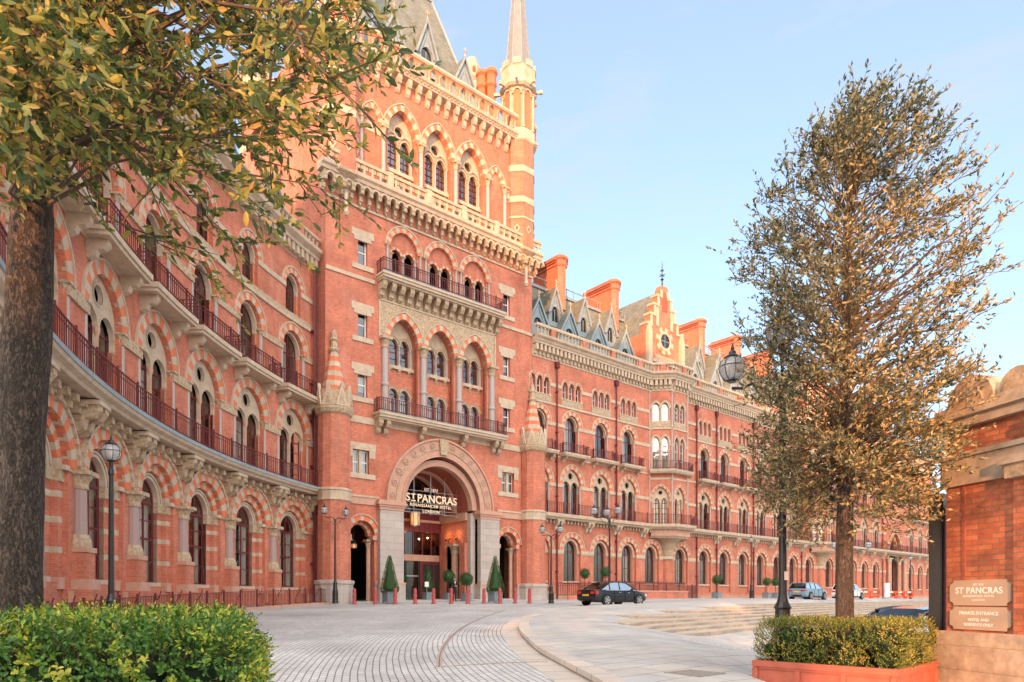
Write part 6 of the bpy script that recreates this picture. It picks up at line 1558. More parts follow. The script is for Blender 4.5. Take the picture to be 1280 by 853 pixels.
def hedge(loc, rz, lx, ly, z0, z1, n, leaf, label, matname, bulge=.05, seed=3, lf=leaf_into):
    o = thing('hedge', loc, label, 'hedge', None, rz); R_ = random.Random(seed); a, b = lx / 2, ly / 2
    # lumpy shell: shoots set on the faces of a box, each with leaves at several angles
    def lump(p): 
        return .6 * math.sin(p[0] * 7.1 + seed) * math.sin(p[1] * 6.3 + 1) * math.cos(p[2] * 8.0 + .4) + .4 * math.sin(p[0] * 17 + p[2] * 13) * math.sin(p[1] * 19 + 2)
    A = [('t', lx * ly), ('f', lx * (z1 - z0)), ('k', lx * (z1 - z0)), ('l', ly * (z1 - z0)), ('r', ly * (z1 - z0))]; tot = sum(q for _, q in A)
    sets = {0: ([], []), 1: ([], [])}; tw = MB()
    for i in range(int(n / 4.6)):
        u = R_.random() * tot
        for nm, q in A:
            if u < q: break
            u -= q
        x, y, z = R_.uniform(-a, a), R_.uniform(-b, b), R_.uniform(z0, z1)
        if nm == 't': p, d = Vector((x, y, z1)), Vector((0, 0, 1))
        elif nm == 'f': p, d = Vector((x, -b, z)), Vector((0, -1, .45))
        elif nm == 'k': p, d = Vector((x, b, z)), Vector((0, 1, .45))
        elif nm == 'l': p, d = Vector((-a, y, z)), Vector((-1, 0, .45))
        else: p, d = Vector((a, y, z)), Vector((1, 0, .45))
        for ax, lim in ((0, a), (1, b)):
            if z1 - p.z < .12 and lim - abs(p[ax]) < .12: p[ax] *= 1 - .05
        lm = lump(p)
        if lm < -.42 and R_.random() < .5: continue            # hollows between the shoots
        d.normalize(); p += d * (lm * bulge - R_.random() ** 2 * .09)
        rr = lambda: Vector((R_.uniform(-1, 1), R_.uniform(-1, 1), R_.uniform(-1, 1)))
        sd = (d + rr() * .55 + Vector((0, 0, .25))).normalized(); sl = leaf * R_.uniform(1.6, 3.2)
        new = lm + R_.uniform(-.5, .5) > .28  # outward lumps take the yellow leaves, painted as if sunlit
        S = sets[1 if new else 0]
        if i % 4 == 0: tw.tube([p - sd * .08, p, p + sd * sl * .8], [.0022, .002, .001], 'twig', 3)
        for l in range(7):
            t = l / 6; L = leaf * R_.uniform(.55, 1.2) * (1 - .35 * t); ld = sd * (.35 + .9 * t) + rr() * .95
            lf(S[0], S[1], p + sd * sl * t, ld, sd + rr() * .5, L, L * R_.uniform(.45, .62))
    leaf_obj('foliage', *sets[0], matname, o, True); leaf_obj('sunlit_leaves', *sets[1], matname + '_new', o, True); tw.build('shoots', o, local=True)
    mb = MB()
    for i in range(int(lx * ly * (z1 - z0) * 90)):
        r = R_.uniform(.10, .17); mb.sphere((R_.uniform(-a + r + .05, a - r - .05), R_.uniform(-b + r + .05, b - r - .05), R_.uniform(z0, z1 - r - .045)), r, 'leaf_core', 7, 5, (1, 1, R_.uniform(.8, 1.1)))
    mb.build('dark_core', o, local=True)  # added dark filler behind the leaves; inner shade is in its colour
    vs, fs = [], []
    return o
def curve(p0, p1, bend, n=6):
    p0, p1 = Vector(p0), Vector(p1); m = (p0 + p1) / 2 + bend
    return [(p0 * (1 - t) ** 2 + m * 2 * t * (1 - t) + p1 * t * t) for t in [i / n for i in range(n + 1)]]
def tree(loc, label, trunk_pts, trunk_r, crown, nb, shoots, lps, leafL, leafm, lean, seed, bark='bark', leafw=.40, zmin=.38, bw=0.35, br0=(.006, .0075), lf=leaf_into):
    """crown(R) -> a point of the crown's outer volume and how far out it sits; branches run from the trunk to such points, shoots and leaves sit along the outer part"""
    o = thing('tree', loc, label, 'tree'); R_ = random.Random(seed)
    mb = MB(); tp = [Vector(p) for p in trunk_pts]
    # knobbly, fissured trunk
    n = 40; rings = []; m_ = 60; zs_ = [tp[0].z + (tp[-1].z - tp[0].z) * i / m_ for i in range(m_ + 1)]
    for i, z in enumerate(zs_):
        for q in range(len(tp) - 1):
            if tp[q].z <= z + 1e-6 <= tp[q + 1].z + 1e-5: break
        t = (z - tp[q].z) / (tp[q + 1].z - tp[q].z); p = tp[q] + (tp[q + 1] - tp[q]) * t; r0_ = trunk_r[q] + (trunk_r[q + 1] - trunk_r[q]) * t
        for k in range(n):
            a = 2 * math.pi * k / n
            r = r0_ * (1 + .035 * math.sin(2 * a + z * 1.3 + seed) + .03 * math.sin(5 * a + 2.2 * math.sin(z * 2.3)) + .025 * math.sin(11 * a + 3 * math.sin(z * 3.1 + a)) + .022 * R_.uniform(-1, 1) + .05 * math.exp(-((z - 2.35) / .12) ** 2) * max(0, math.cos(a - 4.2)))
            rings.append((p.x + r * math.cos(a), p.y + r * math.sin(a), z))
    mb.mesh(rings, [(i * n + k, i * n + (k + 1) % n, (i + 1) * n + (k + 1) % n, (i + 1) * n + k) for i in range(m_) for k in range(n)], bark)
    mb.build('trunk', o, smooth=True, local=True)
    br = MB(); vs, fs = [], []
    def on_trunk(z):
        for a, b in zip(tp[:-1], tp[1:]):
            if a.z <= z <= b.z: return a + (b - a) * ((z - a.z) / (b.z - a.z))
        return tp[-1].copy()
    L3 = Vector(lean)
    for i in range(nb):
        end = crown(R_); 
        if end is None: continue
        z0 = max(tp[0].z + (tp[-1].z - tp[0].z) * (zmin + R_.uniform(0, .22) * bw), min(tp[-1].z * .97, end.z - R_.uniform(.25, .75) * (end - on_trunk(end.z)).length - .1)); st = on_trunk(z0)
        ln = (end - st).length; path = curve(st, end, Vector((R_.uniform(-.12, .12), R_.uniform(-.12, .12), R_.uniform(-.05, .25))) * ln, 6)
        for q_ in path[1:-1]: q_ += Vector((R_.uniform(-1, 1), R_.uniform(-1, 1), R_.uniform(-1, 1))) * ln * .035
        r0 = br0[0] + br0[1] * ln; br.tube(path, [r0 * (1 - .85 * t / 6) for t in range(7)], 'twig', 5)
        for s in range(shoots):
            t = 1 - abs(R_.gauss(0, .33)); t = max(.25, min(1, t)); k = min(5, int(t * 6)); q = path[k] + (path[k + 1] - path[k]) * (t * 6 - k)
            d = ((end - st).normalized() * .7 + Vector((R_.uniform(-1, 1), R_.uniform(-1, 1), R_.uniform(-.7, 1))) * .9 + L3).normalized(); sl = R_.uniform(.18, .5) * (.6 + .4 * t)
            if s % 2 == 0: br.tube([q, q + d * sl * .5, q + d * sl + L3 * .03], [.006, .004, .002], 'twig', 3)
            for l in range(lps):
                u = R_.uniform(.15, 1.05); p = q + d * sl * u
                ld = d * .8 + Vector((R_.uniform(-1, 1), R_.uniform(-1, 1), R_.uniform(-.8, .9))) + L3 * .4
                Lf = leafL * R_.uniform(.6, 1.2); lf(vs, fs, p, ld, Vector((R_.uniform(-1, 1), R_.uniform(-1, 1), R_.uniform(-.5, .7))), Lf, Lf * leafw)
    br.build('branches', o, local=True); leaf_obj('crown', vs, fs, leafm, o, True); return o

# right: holm oak in a square red planter
PA, PB, PC = Vector((3.97, 10.93)), Vector((5.16, 9.27)), Vector((6.56, 10.66))
ctr = (PA + PC) / 2; PG = -1.33
e1 = (PB - PA).length; e2 = (PC - PB).length
prz = heading(PC.x - PB.x, PC.y - PB.y)   # long axis along B->C (local x)
planter_box(W(ctr.x, ctr.y, PG), prz, e2, e1, .60, 'square red panelled planter beside the brick gate pier')
hedge(W(ctr.x, ctr.y, PG), prz, e2 - .10, e1 + .0, .55, 1.20, 26000, .036, 'leaf', 'leaf_box_far', .05, 5)['label'] = 'clipped box hedge filling the red planter at right'
TRX, TRZ = 5.27, 10.8
base = W(TRX, TRZ, PG + .4)
axr = Vector(wvec(1, 0)).to_3d(); axf = Vector(wvec(0, 1)).to_3d()
# crown outline: height above the base -> (reach to the left, reach to the right)
prof_r = [(2.1, .6, 1.1), (2.8, 1.35, 1.6), (3.6, 1.6, 1.85), (4.3, 1.5, 2.0), (5.2, 1.55, 2.3), (6.2, 1.85, 2.3), (7.2, 1.85, 2.1), (8.1, 1.0, 1.75), (8.6, .45, 1.35), (8.95, .1, .55)]
def interp(prof, z):
    for a, b in zip(prof[:-1], prof[1:]):
        if a[0] <= z <= b[0]: t = (z - a[0]) / (b[0] - a[0]); return a[1] + (b[1] - a[1]) * t, a[2] + (b[2] - a[2]) * t
    return 0.2, 0.2
def crown_r(R_):
    z = R_.uniform(2.2, 8.95); l, r = interp(prof_r, z); a = R_.uniform(0, 2 * math.pi); c, s = math.cos(a), math.sin(a)
    # gaps between limbs
    if math.sin(a * 3 + z * 2.1) * math.sin(z * 2.7 + a) > .55: return None
    rr = (r if c > 0 else l); dep = (l + r) * .5; q = R_.uniform(.45, 1.0) ** .6
    return axr * (c * rr * q + .12 * (z - 5) / 4) + axf * (s * dep * q) + Vector((0, 0, z))
oak = tree(base, 'holm oak with golden upper leaves growing in the square red planter', [(0, 0, 0), (.01, 0, .4), (.0, .01, 1.2), (-.01, 0, 2.2), (.02, 0, 3.2), (.06, .02, 4.4), (.1, 0, 5.6), (.16, .02, 6.8), (.25, 0, 8.0)], [.15, .135, .125, .12, .11, .09, .07, .05, .02],
     crown_r, 620, 12, 10, .08, 'leaf_holm', axr * .30 + Vector((0, 0, .28)), 21, br0=(.005, .006))
ob = sun_pt(7.3, -7.5, -1.3)
copy_tree(oak, Matrix.Translation(ob) @ Matrix.Rotation(2.1, 4, 'Z'), 'holm oak on the pavement behind the viewpoint, dappling the gate pier')
# left: near tree and hedge at the edge of the view
LX, LZ = -3.1, 4.2
lbase = W(LX, LZ, -1.1)
def at_px(px, py, Z): return W((px - 640) / FPX * Z, Z, EYE + (748 - py) / FPX * Z) - lbase
def inside(px, py):
    # region of the view the near crown fills
    if py < 5: lim = 500
    lim = 500 if py < 60 else 500 - (py - 60) * .2 if py < 180 else 476 - (py - 180) * .62
    low = 262 + 45 * math.sin(px * .02) if px < 200 else 340 - max(0, px - 340) * .55
    return px < lim and py < low
def crown_l(R_):
    if R_.random() < .09: return at_px(R_.uniform(-90, 105), R_.uniform(-90, 165), R_.uniform(2.5, 3.3))
    for _ in range(40):
        px, py, Z = R_.uniform(-260, 520), R_.uniform(-420, 345), R_.uniform(3.0, 6.4)
        if px < 95 and py > 215: continue
        if px < 60 and Z < 3.9 and py > 150: continue
        if not inside(px, py): continue
        if math.sin(px * .021 + Z) * math.sin(py * .027 + Z * 2) > .62: continue
        return at_px(px, py, Z)
    return None
tree(lbase, 'dark trunked holm oak overhanging the view at the near left', [(.0, 0, -.25), (.01, 0, .3), (.02, 0, 1.0), (.03, .01, 1.7), (.06, .02, 2.4), (.10, 0, 3.1), (.12, 0, 3.8), (.14, .02, 4.8), (.2, 0, 6.0)], [.19, .165, .155, .15, .14, .13, .11, .08, .04],
     crown_l, 300, 12, 12, .068, 'leaf_near', axr * .25 + Vector((0, 0, -.22)), 8, 'bark', .40, .64, 1.4, (.0035, .0042), leaf_fine)
hz = heading(.94, .33)
hedge(W(-3.06, 3.66, -1.35), hz, 3.1, 2.4, .55, 1.43, 90000, .036, 'x', 'leaf_box', .085, 9, leaf_fine)['label'] = 'bright green clipped box hedge in the near left corner'
planter_box(W(-3.06, 3.66, -1.35), hz, 3.0, 2.3, .74, 'long red planter under the near left hedge')

# ---------------------------------------------------------------- the brick gate pier on the right
brickmat('pier_brick', (0.56, 0.185, 0.09), (0.40, 0.11, 0.06), (0.30, 0.17, 0.11), 0.235, 0.082, 0.009, 0.45, 2.2, bump=0.9, dirt=.25)
mat('pier_stone', (0.30, 0.215, 0.15), 0.9, 0.2, 3.2, bump=1.0, col2=(0.60, 0.48, 0.36))
mat('sign_bronze', (0.46, 0.35, 0.26), 0.5, 0.06, 4, metal=0.0)
Q0 = Vector((7.13, 11.2)); Q1 = Vector((7.65, 8.9)); qd = (Q1 - Q0).normalized(); qn = Vector((-qd.y, qd.x)) * 1.0
if qn.x < 0: qn = -qn
# local frame: x along the sign face towards the viewer, y into the pier
PM = Matrix.Translation(W(Q0.x, Q0.y, -1.3)) @ Matrix.Rotation(heading(qd.x, qd.y), 4, 'Z')
pier = thing('gate_pier', W(Q0.x + qd.x + qn.x * .9, Q0.y + qd.y + qn.y * .9, -1.3), 'large brick and stone gate pier in dappled sun at the right edge', 'gate pier')
PL = 2.6; PD = 1.9
def pbox(mb, e, z0, z1, m, x0=0, y0=0): mb.box(x0 - e, PL + e, y0 - e, PD + e, z0, z1, m)
mb = MB(); pbox(mb, .20, -.2, .42, 'pier_stone'); pbox(mb, .17, .423, .80, 'pier_stone'); pbox(mb, .10, .803, 1.02, 'pier_stone'); mb.build('plinth', pier, M=PM)
mb = MB(); pbox(mb, 0, 1.02, 3.35, 'pier_brick'); mb.box(.30, .36, -.015, .02, 1.02, 3.35, 'brick_dark')
for x0, x1 in ((1.25, 1.75), (2.1, PL + .02)): mb.box(x0, x1, -.09, .02, 1.02, 3.35, 'pier_brick')
mb.build('shaft', pier, M=PM)
mb = MB(); pbox(mb, .06, 3.35, 3.78, 'pier_stone'); pbox(mb, .10, 3.783, 3.86, 'pier_stone'); 
for x0, x1 in ((1.2, 1.8), (2.05, PL + .1)): mb.box(x0, x1, -.2, .02, 3.3, 3.5, 'stone_carved'); mb.box(x0 - .05, x1 + .05, -.26, .02, 3.5, 3.62, 'pier_stone')
mb.build('frieze', pier, M=PM)
mb = MB(); pbox(mb, .0, 3.86, 4.25, 'pier_brick'); pbox(mb, .12, 4.25, 4.4, 'pier_stone'); pbox(mb, .2, 4.4, 4.52, 'pier_stone'); pbox(mb, .12, 4.52, 4.6, 'pier_stone'); mb.build('cornice', pier, M=PM)
mb = MB()
for x, r in ((.45, .42), (1.25, .32), (2.1, .42)):
    pr = [(x + r * math.cos(math.pi * i / 10), 4.6 + r * 1.1 * math.sin(math.pi * i / 10)) for i in range(11)]; mb.prism(pr, -.02, .5, 'pier_stone')
    pr = [(x + r * .6 * math.cos(math.pi * i / 10), 4.62 + r * .66 * math.sin(math.pi * i / 10)) for i in range(11)]; mb.prism(pr, -.06, 0, 'stone_carved')
mb.mesh([(-.05, .4, 4.6), (PL + .05, .4, 4.6), (PL + .05, PD, 4.6), (-.05, PD, 4.6), (.5, .9, 5.15), (PL - .5, .9, 5.15), (PL - .5, PD - .5, 5.15), (.5, PD - .5, 5.15)], [(0, 1, 5, 4), (1, 2, 6, 5), (2, 3, 7, 6), (3, 0, 4, 7), (4, 5, 6, 7)], 'lead')
mb.build('cap', pier, M=PM)
mb = MB(); mb.lathe([(.10, 3.5), (.14, 3.6), (.09, 3.75), (.12, 4.0), (.16, 4.15), (.1, 4.3), (.13, 4.6), (.05, 4.75)], 1.9, -.2, 'stone_carved', 8); mb.build('carved_boss', pier, M=PM)
# gate post (dark iron) at the far side of the pier
gp = thing('gate_post', W(7.20, 11.55, -1.3), 'dark iron gate post against the far side of the brick pier', 'gate post')
mb = MB(); mb.box(-.10, .10, -.10, .10, 0, 3.25, 'black_iron'); mb.box(-.13, .13, -.13, .13, 0, .9, 'black_iron'); mb.box(-.13, .13, -.13, .13, 3.1, 3.3, 'black_iron'); mb.build('post', gp, local=True)
mb = MB(); mb.box(-.04, .04, -.13, -.10, .9, 3.1, 'iron_red'); mb.build('hinge_bar', gp, local=True)

# ---------------------------------------------------------------- lettering
def text_mesh(body, size, mname, ext=.01, off=.0, spacing=1.0, align='CENTER'):
    cu = bpy.data.curves.new('text', 'FONT'); cu.body = body; cu.size = size; cu.extrude = ext; cu.offset = off; cu.align_x = align; cu.space_character = spacing
    t = bpy.data.objects.new('text', cu); COL.objects.link(t); dg = bpy.context.evaluated_depsgraph_get(); dg.update()
    me = bpy.data.meshes.new_from_object(t.evaluated_get(dg)); bpy.data.objects.remove(t); bpy.data.curves.remove(cu)
    me.materials.clear(); me.materials.append(MAT[mname]); return me
def put_text(name, parent, body, size, M, mname, **k):
    me = text_mesh(body, size, mname, **k); o = bpy.data.objects.new(name, me); COL.objects.link(o); o.parent = parent; o.matrix_parent_inverse = wmat(parent).inverted(); o.matrix_basis = M; return o
UP = Matrix.Rotation(rad(90), 4, 'X')
def plaque(z0, z1, x0, x1, label):
    P = thing('sign_plaque', (PM @ Vector(((x0 + x1) / 2, -.03, z0))), label, 'sign', None)
    c = .07; poly = [(x0 + c, z0), (x1 - c, z0), (x1 - c * .9, z0 + c * .6), (x1, z0 + c), (x1, z1 - c), (x1 - c * .9, z1 - c * .6), (x1 - c, z1), (x0 + c, z1), (x0 + c * .9, z1 - c * .6), (x0, z1 - c), (x0, z0 + c), (x0 + c * .9, z0 + c * .6)]
    mb = MB(); mb.prism(poly, -.035, -.003, 'sign_bronze'); mb.build('plate', P, M=PM); return P
xc = .62; 
p1 = plaque(1.435, 1.835, .10, 1.16, 'upper bronze plaque with the hotel name on the brick pier'); p2 = plaque(1.055, 1.415, .10, 1.16, 'lower bronze plaque about the private entrance on the brick pier')
def on_pier(z): return PM @ Matrix.Translation((xc, -.038, z)) @ UP
put_text('lettering', p1, 'EST. 1873', .045, on_pier(1.745), 'white_paint', ext=.002); put_text('lettering', p1, 'ST PANCRAS', .135, on_pier(1.625), 'white_paint', ext=.002, off=.003, spacing=1.08)
put_text('lettering', p1, 'RENAISSANCE HOTEL', .05, on_pier(1.565), 'white_paint', ext=.002, spacing=1.15); put_text('lettering', p1, 'LONDON', .045, on_pier(1.505), 'white_paint', ext=.002, spacing=1.2)
put_text('lettering', p2, 'PRIVATE ENTRANCE', .075, on_pier(1.29), 'white_paint', ext=.002, off=.001); put_text('lettering', p2, 'HOTEL AND', .065, on_pier(1.19), 'white_paint', ext=.002, off=.001); put_text('lettering', p2, 'RESIDENTS ONLY', .065, on_pier(1.115), 'white_paint', ext=.002, off=.001)
# the hanging sign in the great arch
YS = 1.3
sg = thing('hanging_sign', (TC, YS, 6.9), 'cream hotel name lettering hung on thin rods across the great arch', 'sign')
def on_sign(x, z): return Matrix.Translation((TC + x, YS, z)) @ UP
put_text('lettering', sg, 'EST.1873', .30, on_sign(0, 8.42), 'letter_lit', ext=.02, spacing=1.1)
put_text('lettering', sg, 'S', .82, on_sign(-2.06, 7.55), 'letter_lit', ext=.03, off=.010); put_text('lettering', sg, 'T', .52, on_sign(-1.60, 7.74), 'letter_lit', ext=.03, off=.016); put_text('lettering', sg, 'PANCRAS', .82, on_sign(.58, 7.55), 'letter_lit', ext=.03, off=.010, spacing=1.02)
put_text('lettering', sg, 'RENAISSANCE® HOTEL', .31, on_sign(0, 7.18), 'letter_lit', ext=.02, off=.004, spacing=1.2); put_text('lettering', sg, 'LONDON', .31, on_sign(0, 6.76), 'letter_lit', ext=.02, off=.004, spacing=1.2)
mb = MB(); mb.box(-1.80 + TC, -1.40 + TC, YS - .03, YS + .03, 7.55, 7.62, 'letter_lit'); mb.build('bar', sg)
mb = MB()
for z in (8.36, 8.08, 7.48, 6.95, 6.7): mb.box(TC - 2.6, TC + 2.6, YS + .04, YS + .055, z, z + .018, 'alloy')
for x in (-1.5, 0, 1.3, 2.45): mb.box(TC + x - .012, TC + x + .012, YS + .045, YS + .06, 6.6, 9.6, 'alloy')
mb.build('rod', sg)
# lanterns in the porch
def lantern(x, y, z, h, r, label):
    o = thing('hanging_lantern', (x, y, z), label, 'lantern'); mb = MB()
    mb.lathe([(r * 1.05, 0), (r * 1.05, .04), (r, .04)], 0, 0, 'black_iron', 8); mb.lathe([(r * 1.05, h), (r * 1.1, h + .05), (r * .3, h + .3), (.02, h + .35), (.02, h + 2.4)], 0, 0, 'black_iron', 8)
    for k in range(8): a = math.pi / 4 * k; mb.tube([(r * math.cos(a), r * math.sin(a), 0), (r * math.cos(a), r * math.sin(a), h)], .018, 'black_iron', 4)
    mb.build('frame', o, local=True); mb = MB(); mb.lathe([(r * .96, .04), (r * .96, h)], 0, 0, 'globe_glass', 8); mb.build('glass', o, local=True)
    mb = MB(); mb.lathe([(r * .5, .05), (r * .7, h * .5), (r * .6, h * .9)], 0, 0, 'lantern_glow', 8); mb.build('bulb', o, local=True); return o
lantern(TC, 3.6, 5.95, 1.15, .42, 'large glowing lantern hanging under the great arch')
lantern(22.6, 1.5, 3.75, .35, .22, 'small round lantern hanging in the left side doorway')
for x, y, nm in ((31.75, 2.35, 'front'), (31.72, 3.75, 'rear')):
    o = thing('wall_light', (x, y - .45, 4.95), 'small glowing uplight on the %s column on the right of the porch' % nm, 'lamp'); mb = MB(); mb.lathe([(.05, -.1), (.1, 0), (.1, .12)], 0, 0, 'black_iron', 8); mb.build('shade', o, local=True)
    mb = MB(); mb.lathe([(.08, .08), (.07, .13), (.0, .14)], 0, 0, 'lantern_glow', 8); mb.build('bulb', o, local=True)
    l = bpy.data.lights.new('uplight', 'POINT'); l.energy = 5; l.color = (1, .5, .2); l.shadow_soft_size = .08; lo = bpy.data.objects.new('uplight', l); COL.objects.link(lo); lo.parent = o; lo.location = (-.15, -.05, .35)
l = bpy.data.lights.new('lantern_light', 'POINT'); l.energy = 5; l.color = (1, .6, .3); l.shadow_soft_size = .2; lo = bpy.data.objects.new('lantern_light', l); COL.objects.link(lo); lo.location = (TC, 3.6, 5.7)

# ---------------------------------------------------------------- small things about the forecourt
X, Z = pz(533.5, 51); o = thing('notice_stand', G(X, Z, .05), 'white notice on a thin post in the porch', 'notice stand')
mb = MB(); mb.lathe([(.16, 0), (.16, .03), (.02, .05), (.02, 1.05)], 0, 0, 'alloy', 10); mb.build('post', o, local=True); mb = MB(); mb.box(-.15, .15, -.02, .02, 1.02, 1.4, 'white_paint', M=Matrix.Rotation(rad(-35), 4, 'Z')); mb.build('board', o, local=True)
X, Z = pz(436, 46.6); o = thing('litter_bin', G(X, Z, .05), 'dark grey square bin in the left side doorway', 'bin'); mb = MB()
mb.mesh([(-.24, -.24, 0), (.24, -.24, 0), (.24, .24, 0), (-.24, .24, 0), (-.3, -.3, .8), (.3, -.3, .8), (.3, .3, .8), (-.3, .3, .8)], [(0, 1, 5, 4), (1, 2, 6, 5), (2, 3, 7, 6), (3, 0, 4, 7)], 'planter_grey'); mb.box(-.32, .32, -.32, .32, .8, .86, 'black_iron'); mb.box(-.2, .2, -.2, .2, .861, .88, 'black_iron'); mb.build('body', o, local=True)
X, Z = pz(1109, 92); o = thing('sign_board', W(X, Z, .2), 'pale blue free standing board before the carriage arch', 'sign'); mat('board_blue', (.55, .66, .70), .5, .04, 4)
mb = MB(); mb.box(-.75, .75, -.05, .05, .15, 2.1, 'board_blue'); mb.build('panel', o, local=True); mb = MB(); mb.box(-.7, -.6, -.3, .3, 0, .15, 'alloy'); mb.box(.6, .7, -.3, .3, 0, .15, 'alloy'); mb.build('foot', o, local=True)
mat('barrier_orange', (.62, .09, .035), .5, .08, 4)
for px, Zb, nm in ((1082, 92, 'left of the pale blue board'), (1125, 95, 'right of the pale blue board')):
    X, Z = pz(px, Zb); o = thing('barrier', W(X, Z, .2), 'orange plastic barrier ' + nm, 'barrier', None, heading(.9, .3)); mb = MB()
    for k in range(3):
        x0 = -2.4 + 1.6 * k; mb.box(x0 + .02, x0 + 1.58, -.04, .04, .75, 1.05, 'barrier_orange'); mb.box(x0 + .02, x0 + 1.58, -.03, .03, .15, .35, 'barrier_orange')
        for q in range(5): mb.box(x0 + .05 + q * .36, x0 + .13 + q * .36, -.03, .03, .35, .75, 'barrier_orange')
        mb.box(x0 + .1, x0 + .2, -.3, .3, 0, .15, 'barrier_orange'); mb.box(x0 + .5, x0 + 1.1, -.045, .045, .82, .98, 'white_paint')
    mb.build('panel', o, local=True)
mat('cast_iron', (.27, .25, .23), .6, .2, 12)
for px, py_, nm in ((868, 841, 'square iron access cover let into the curved pavement'),):
    hgt = .132 if px > 700 else .002; Z = (1.35 + EYE - hgt) / ((py_ - 748) / FPX + .027); X = (px - 640) / FPX * Z
    Z = (EYE - gz(X, Z) - hgt) / ((py_ - 748) / FPX); X = (px - 640) / FPX * Z
    o = thing('access_cover', G(X, Z, hgt), nm, 'access cover'); mb = MB()
    if px > 700:
        mb.box(-.34, .34, -.34, .34, -.03, .004, 'cast_iron')
        for k in range(6): mb.box(-.28, .28, -.27 + k * .1, -.23 + k * .1, .004, .009, 'cast_iron')
    else: mb.lathe([(.32, -.03), (.32, .004), (.28, .008), (.27, .004), (.05, .004), (.04, .008)], 0, 0, 'cast_iron', 20)
    mb.build('plate', o, local=True)
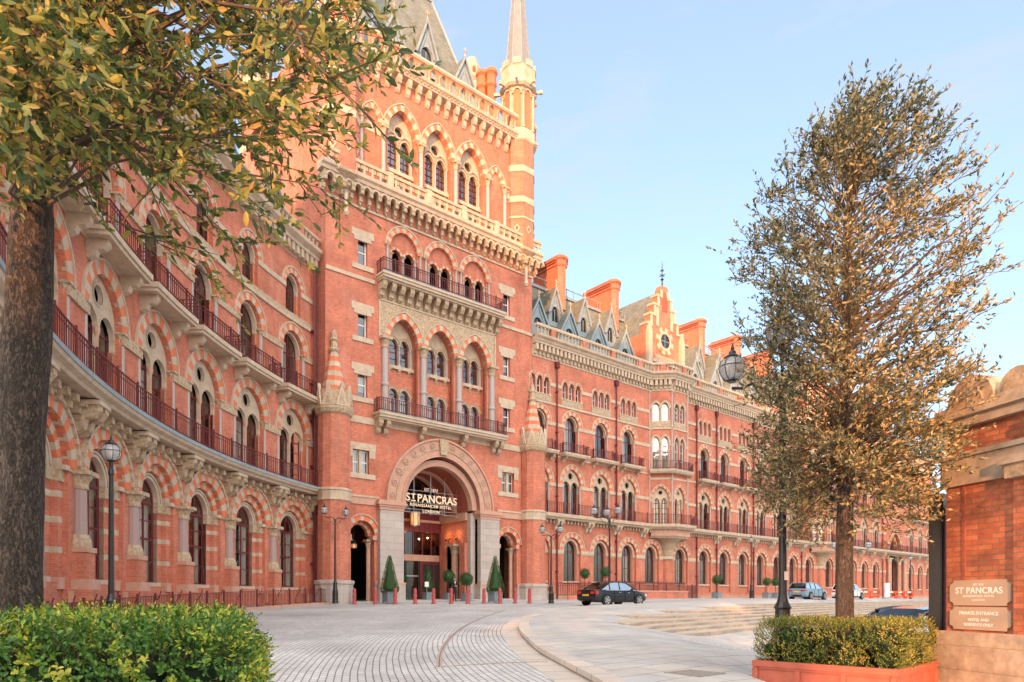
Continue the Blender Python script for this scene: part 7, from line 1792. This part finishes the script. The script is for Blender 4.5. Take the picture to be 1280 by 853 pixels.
# doorman
def person(loc, rz):
    mat('skin', (.45, .27, .19), .6, .05, 8); mat('suit', (.018, .018, .022), .8, .2, 12); mat('shoe', (.01, .01, .01), .4, .1, 9); mat('hair', (.05, .04, .035), .8, .2, 20)
    J = [((0, 0, .95), .15), ((0, .01, 1.12), .135), ((0, .015, 1.32), .155), ((0, .02, 1.45), .12), ((0, .005, 1.53), .055), ((0, -.015, 1.60), .085), ((0, -.02, 1.69), .095), ((0, -.01, 1.765), .05)]
    E = [(i, i + 1) for i in range(7)]
    for sx in (-1, 1):
        b = len(J); J += [((sx * .09, 0, .88), .105), ((sx * .10, -.015, .50), .07), ((sx * .105, .02, .11), .05), ((sx * .11, -.05, .045), .045), ((sx * .12, -.15, .035), .035)]
        E += [(0, b), (b, b + 1), (b + 1, b + 2), (b + 2, b + 3), (b + 3, b + 4)]
        b = len(J); J += [((sx * .17, .015, 1.43), .075), ((sx * .23, .03, 1.17), .055), ((sx * .13, -.19, 1.12), .042), ((sx * .03, -.235, 1.14), .03)]
        E += [(3, b), (b, b + 1), (b + 1, b + 2), (b + 2, b + 3)]
        h = b + 3
        for f in range(4):
            c = len(J); J += [((sx * (.03 - .045), -.25 + f * .006, 1.17 - f * .022), .011), ((sx * (.03 - .085), -.235 + f * .006, 1.165 - f * .024), .009)]; E += [(h, c), (c, c + 1)]
        c = len(J); J += [((sx * .01, -.26, 1.19), .012), ((sx * -.01, -.275, 1.215), .01)]; E += [(h, c), (c, c + 1)]
    me = bpy.data.meshes.new('person'); me.from_pydata([j[0] for j in J], E, []); o = bpy.data.objects.new('person', me); COL.objects.link(o)
    md = o.modifiers.new('skin', 'SKIN'); sv = me.skin_vertices[0].data
    for i, (p, r) in enumerate(J): sv[i].radius = (r, r * (.72 if i < 4 else 1.0)); sv[i].use_root = i == 0
    s2 = o.modifiers.new('sub', 'SUBSURF'); s2.levels = 2; s2.render_levels = 2
    dg = bpy.context.evaluated_depsgraph_get(); dg.update(); m2 = bpy.data.meshes.new_from_object(o.evaluated_get(dg)); o.modifiers.clear(); o.data = m2
    m2.materials.clear(); [m2.materials.append(MAT[k]) for k in ('suit', 'skin', 'shoe')]
    for f in m2.polygons:
        c = f.center; f.material_index = 1 if c.z > 1.545 or (c.y < -.205 and 1.0 < c.z < 1.3 and abs(c.x) < .11) else 2 if c.z < .085 else 0; f.use_smooth = True
    tag(o, 'person in a dark suit standing under the great arch with hands clasped', 'person'); o.location = loc; o.rotation_euler = (0, 0, rz); o.matrix_basis = Matrix.Translation(loc) @ Matrix.Rotation(rz, 4, 'Z')
    mb = MB(); mb.sphere((0, .012, 1.715), .098, 'hair', 12, 8, (.92, 1.05, .8)); mb.build('hair', o, smooth=True, local=True)
    mb = MB()
    for sx in (-1, 1): mb.sphere((sx * .033, -.098, 1.68), .011, 'white_paint', 6, 4); mb.sphere((sx * .09, -.01, 1.665), .025, 'skin', 6, 5, (.5, .8, 1.2))
    mb.prism([(-.014, 1.625), (.014, 1.625), (0, 1.675)], -.125, -.09, 'skin'); mb.box(-.025, .025, -.107, -.095, 1.6, 1.606, 'hair'); mb.build('face', o, local=True)
    mb = MB(); mb.prism([(-.05, 1.48), (.05, 1.48), (0, 1.24)], -.125, -.1, 'white_paint'); mb.build('shirt', o, local=True)
    return o
X, Z = pz(568, 50.2); person(G(X, Z, .0), heading(.9, -.1) + rad(40))
# unseen blocks shaped to let the low sun onto trees, planter and pier
block_q('office_block', -110, -7.0, -60, 37, 'long brown brick block far across the road, left of the gap', TF)
block_q('office_block', 9.4, 160, -60, 37, 'long brown brick block far across the road, right of the gap', TF)
block_q('shade_tower', -10.0, -4.7, -9, 37, 'unseen narrow brick tower added to block low sun, leftmost of three')  # towers, bridges and walls are added to frame the sun's gaps
block_q('shade_tower', -1.4, 2.75, -9, 37, 'unseen narrow brick tower added to block low sun, middle of three')
block_q('shade_tower', 6.2, 11.5, -9, 37, 'unseen narrow brick tower added to block low sun, rightmost of three')
block_q('shade_bridge', 2.75, 6.2, 11.2, 37, 'unseen brick bridge added to block sun between the middle and right towers')
block_q('shade_bridge', -4.7, -1.4, 8.0, 37, 'unseen brick bridge added to block sun between the left and middle towers')
block_q('shade_wall', 2.75, 6.2, -9, .35, 'unseen low wall added to block sun under the right bridge')
block_q('shade_wall', -4.7, -1.4, -9, 2.7, 'unseen taller wall added to block sun under the left bridge')

# repeats of one kind share a group
GROUPS = {'street_lamp': 'black lamp posts on the forecourt', 'parked_car': 'parked cars', 'potted_topiary': 'ball topiaries in grey pots', 'wall_light': 'glowing uplights on the porch columns',
          'barrier': 'orange barriers before the carriage arch', 'sign_plaque': 'bronze plaques on the gate pier', 'access_cover': 'iron covers in the paving', 'tree': 'holm oaks by the forecourt',
          'hedge': 'clipped box hedges', 'planter': 'red planters', 'iron_railing': 'dark red railings', 'hanging_lantern': 'lanterns of the tower entrance', 'shade_tower': 'added sun blocking towers across the road',
          'shade_bridge': 'added sun blocking bridges across the road', 'shade_wall': 'added sun blocking walls across the road', 'office_block': 'brick blocks across the road'}
for o in bpy.data.objects:
    g = GROUPS.get(o.name.split('.')[0])
    if g and o.parent is None and 'label' in o and 'group' not in o: o['group'] = g
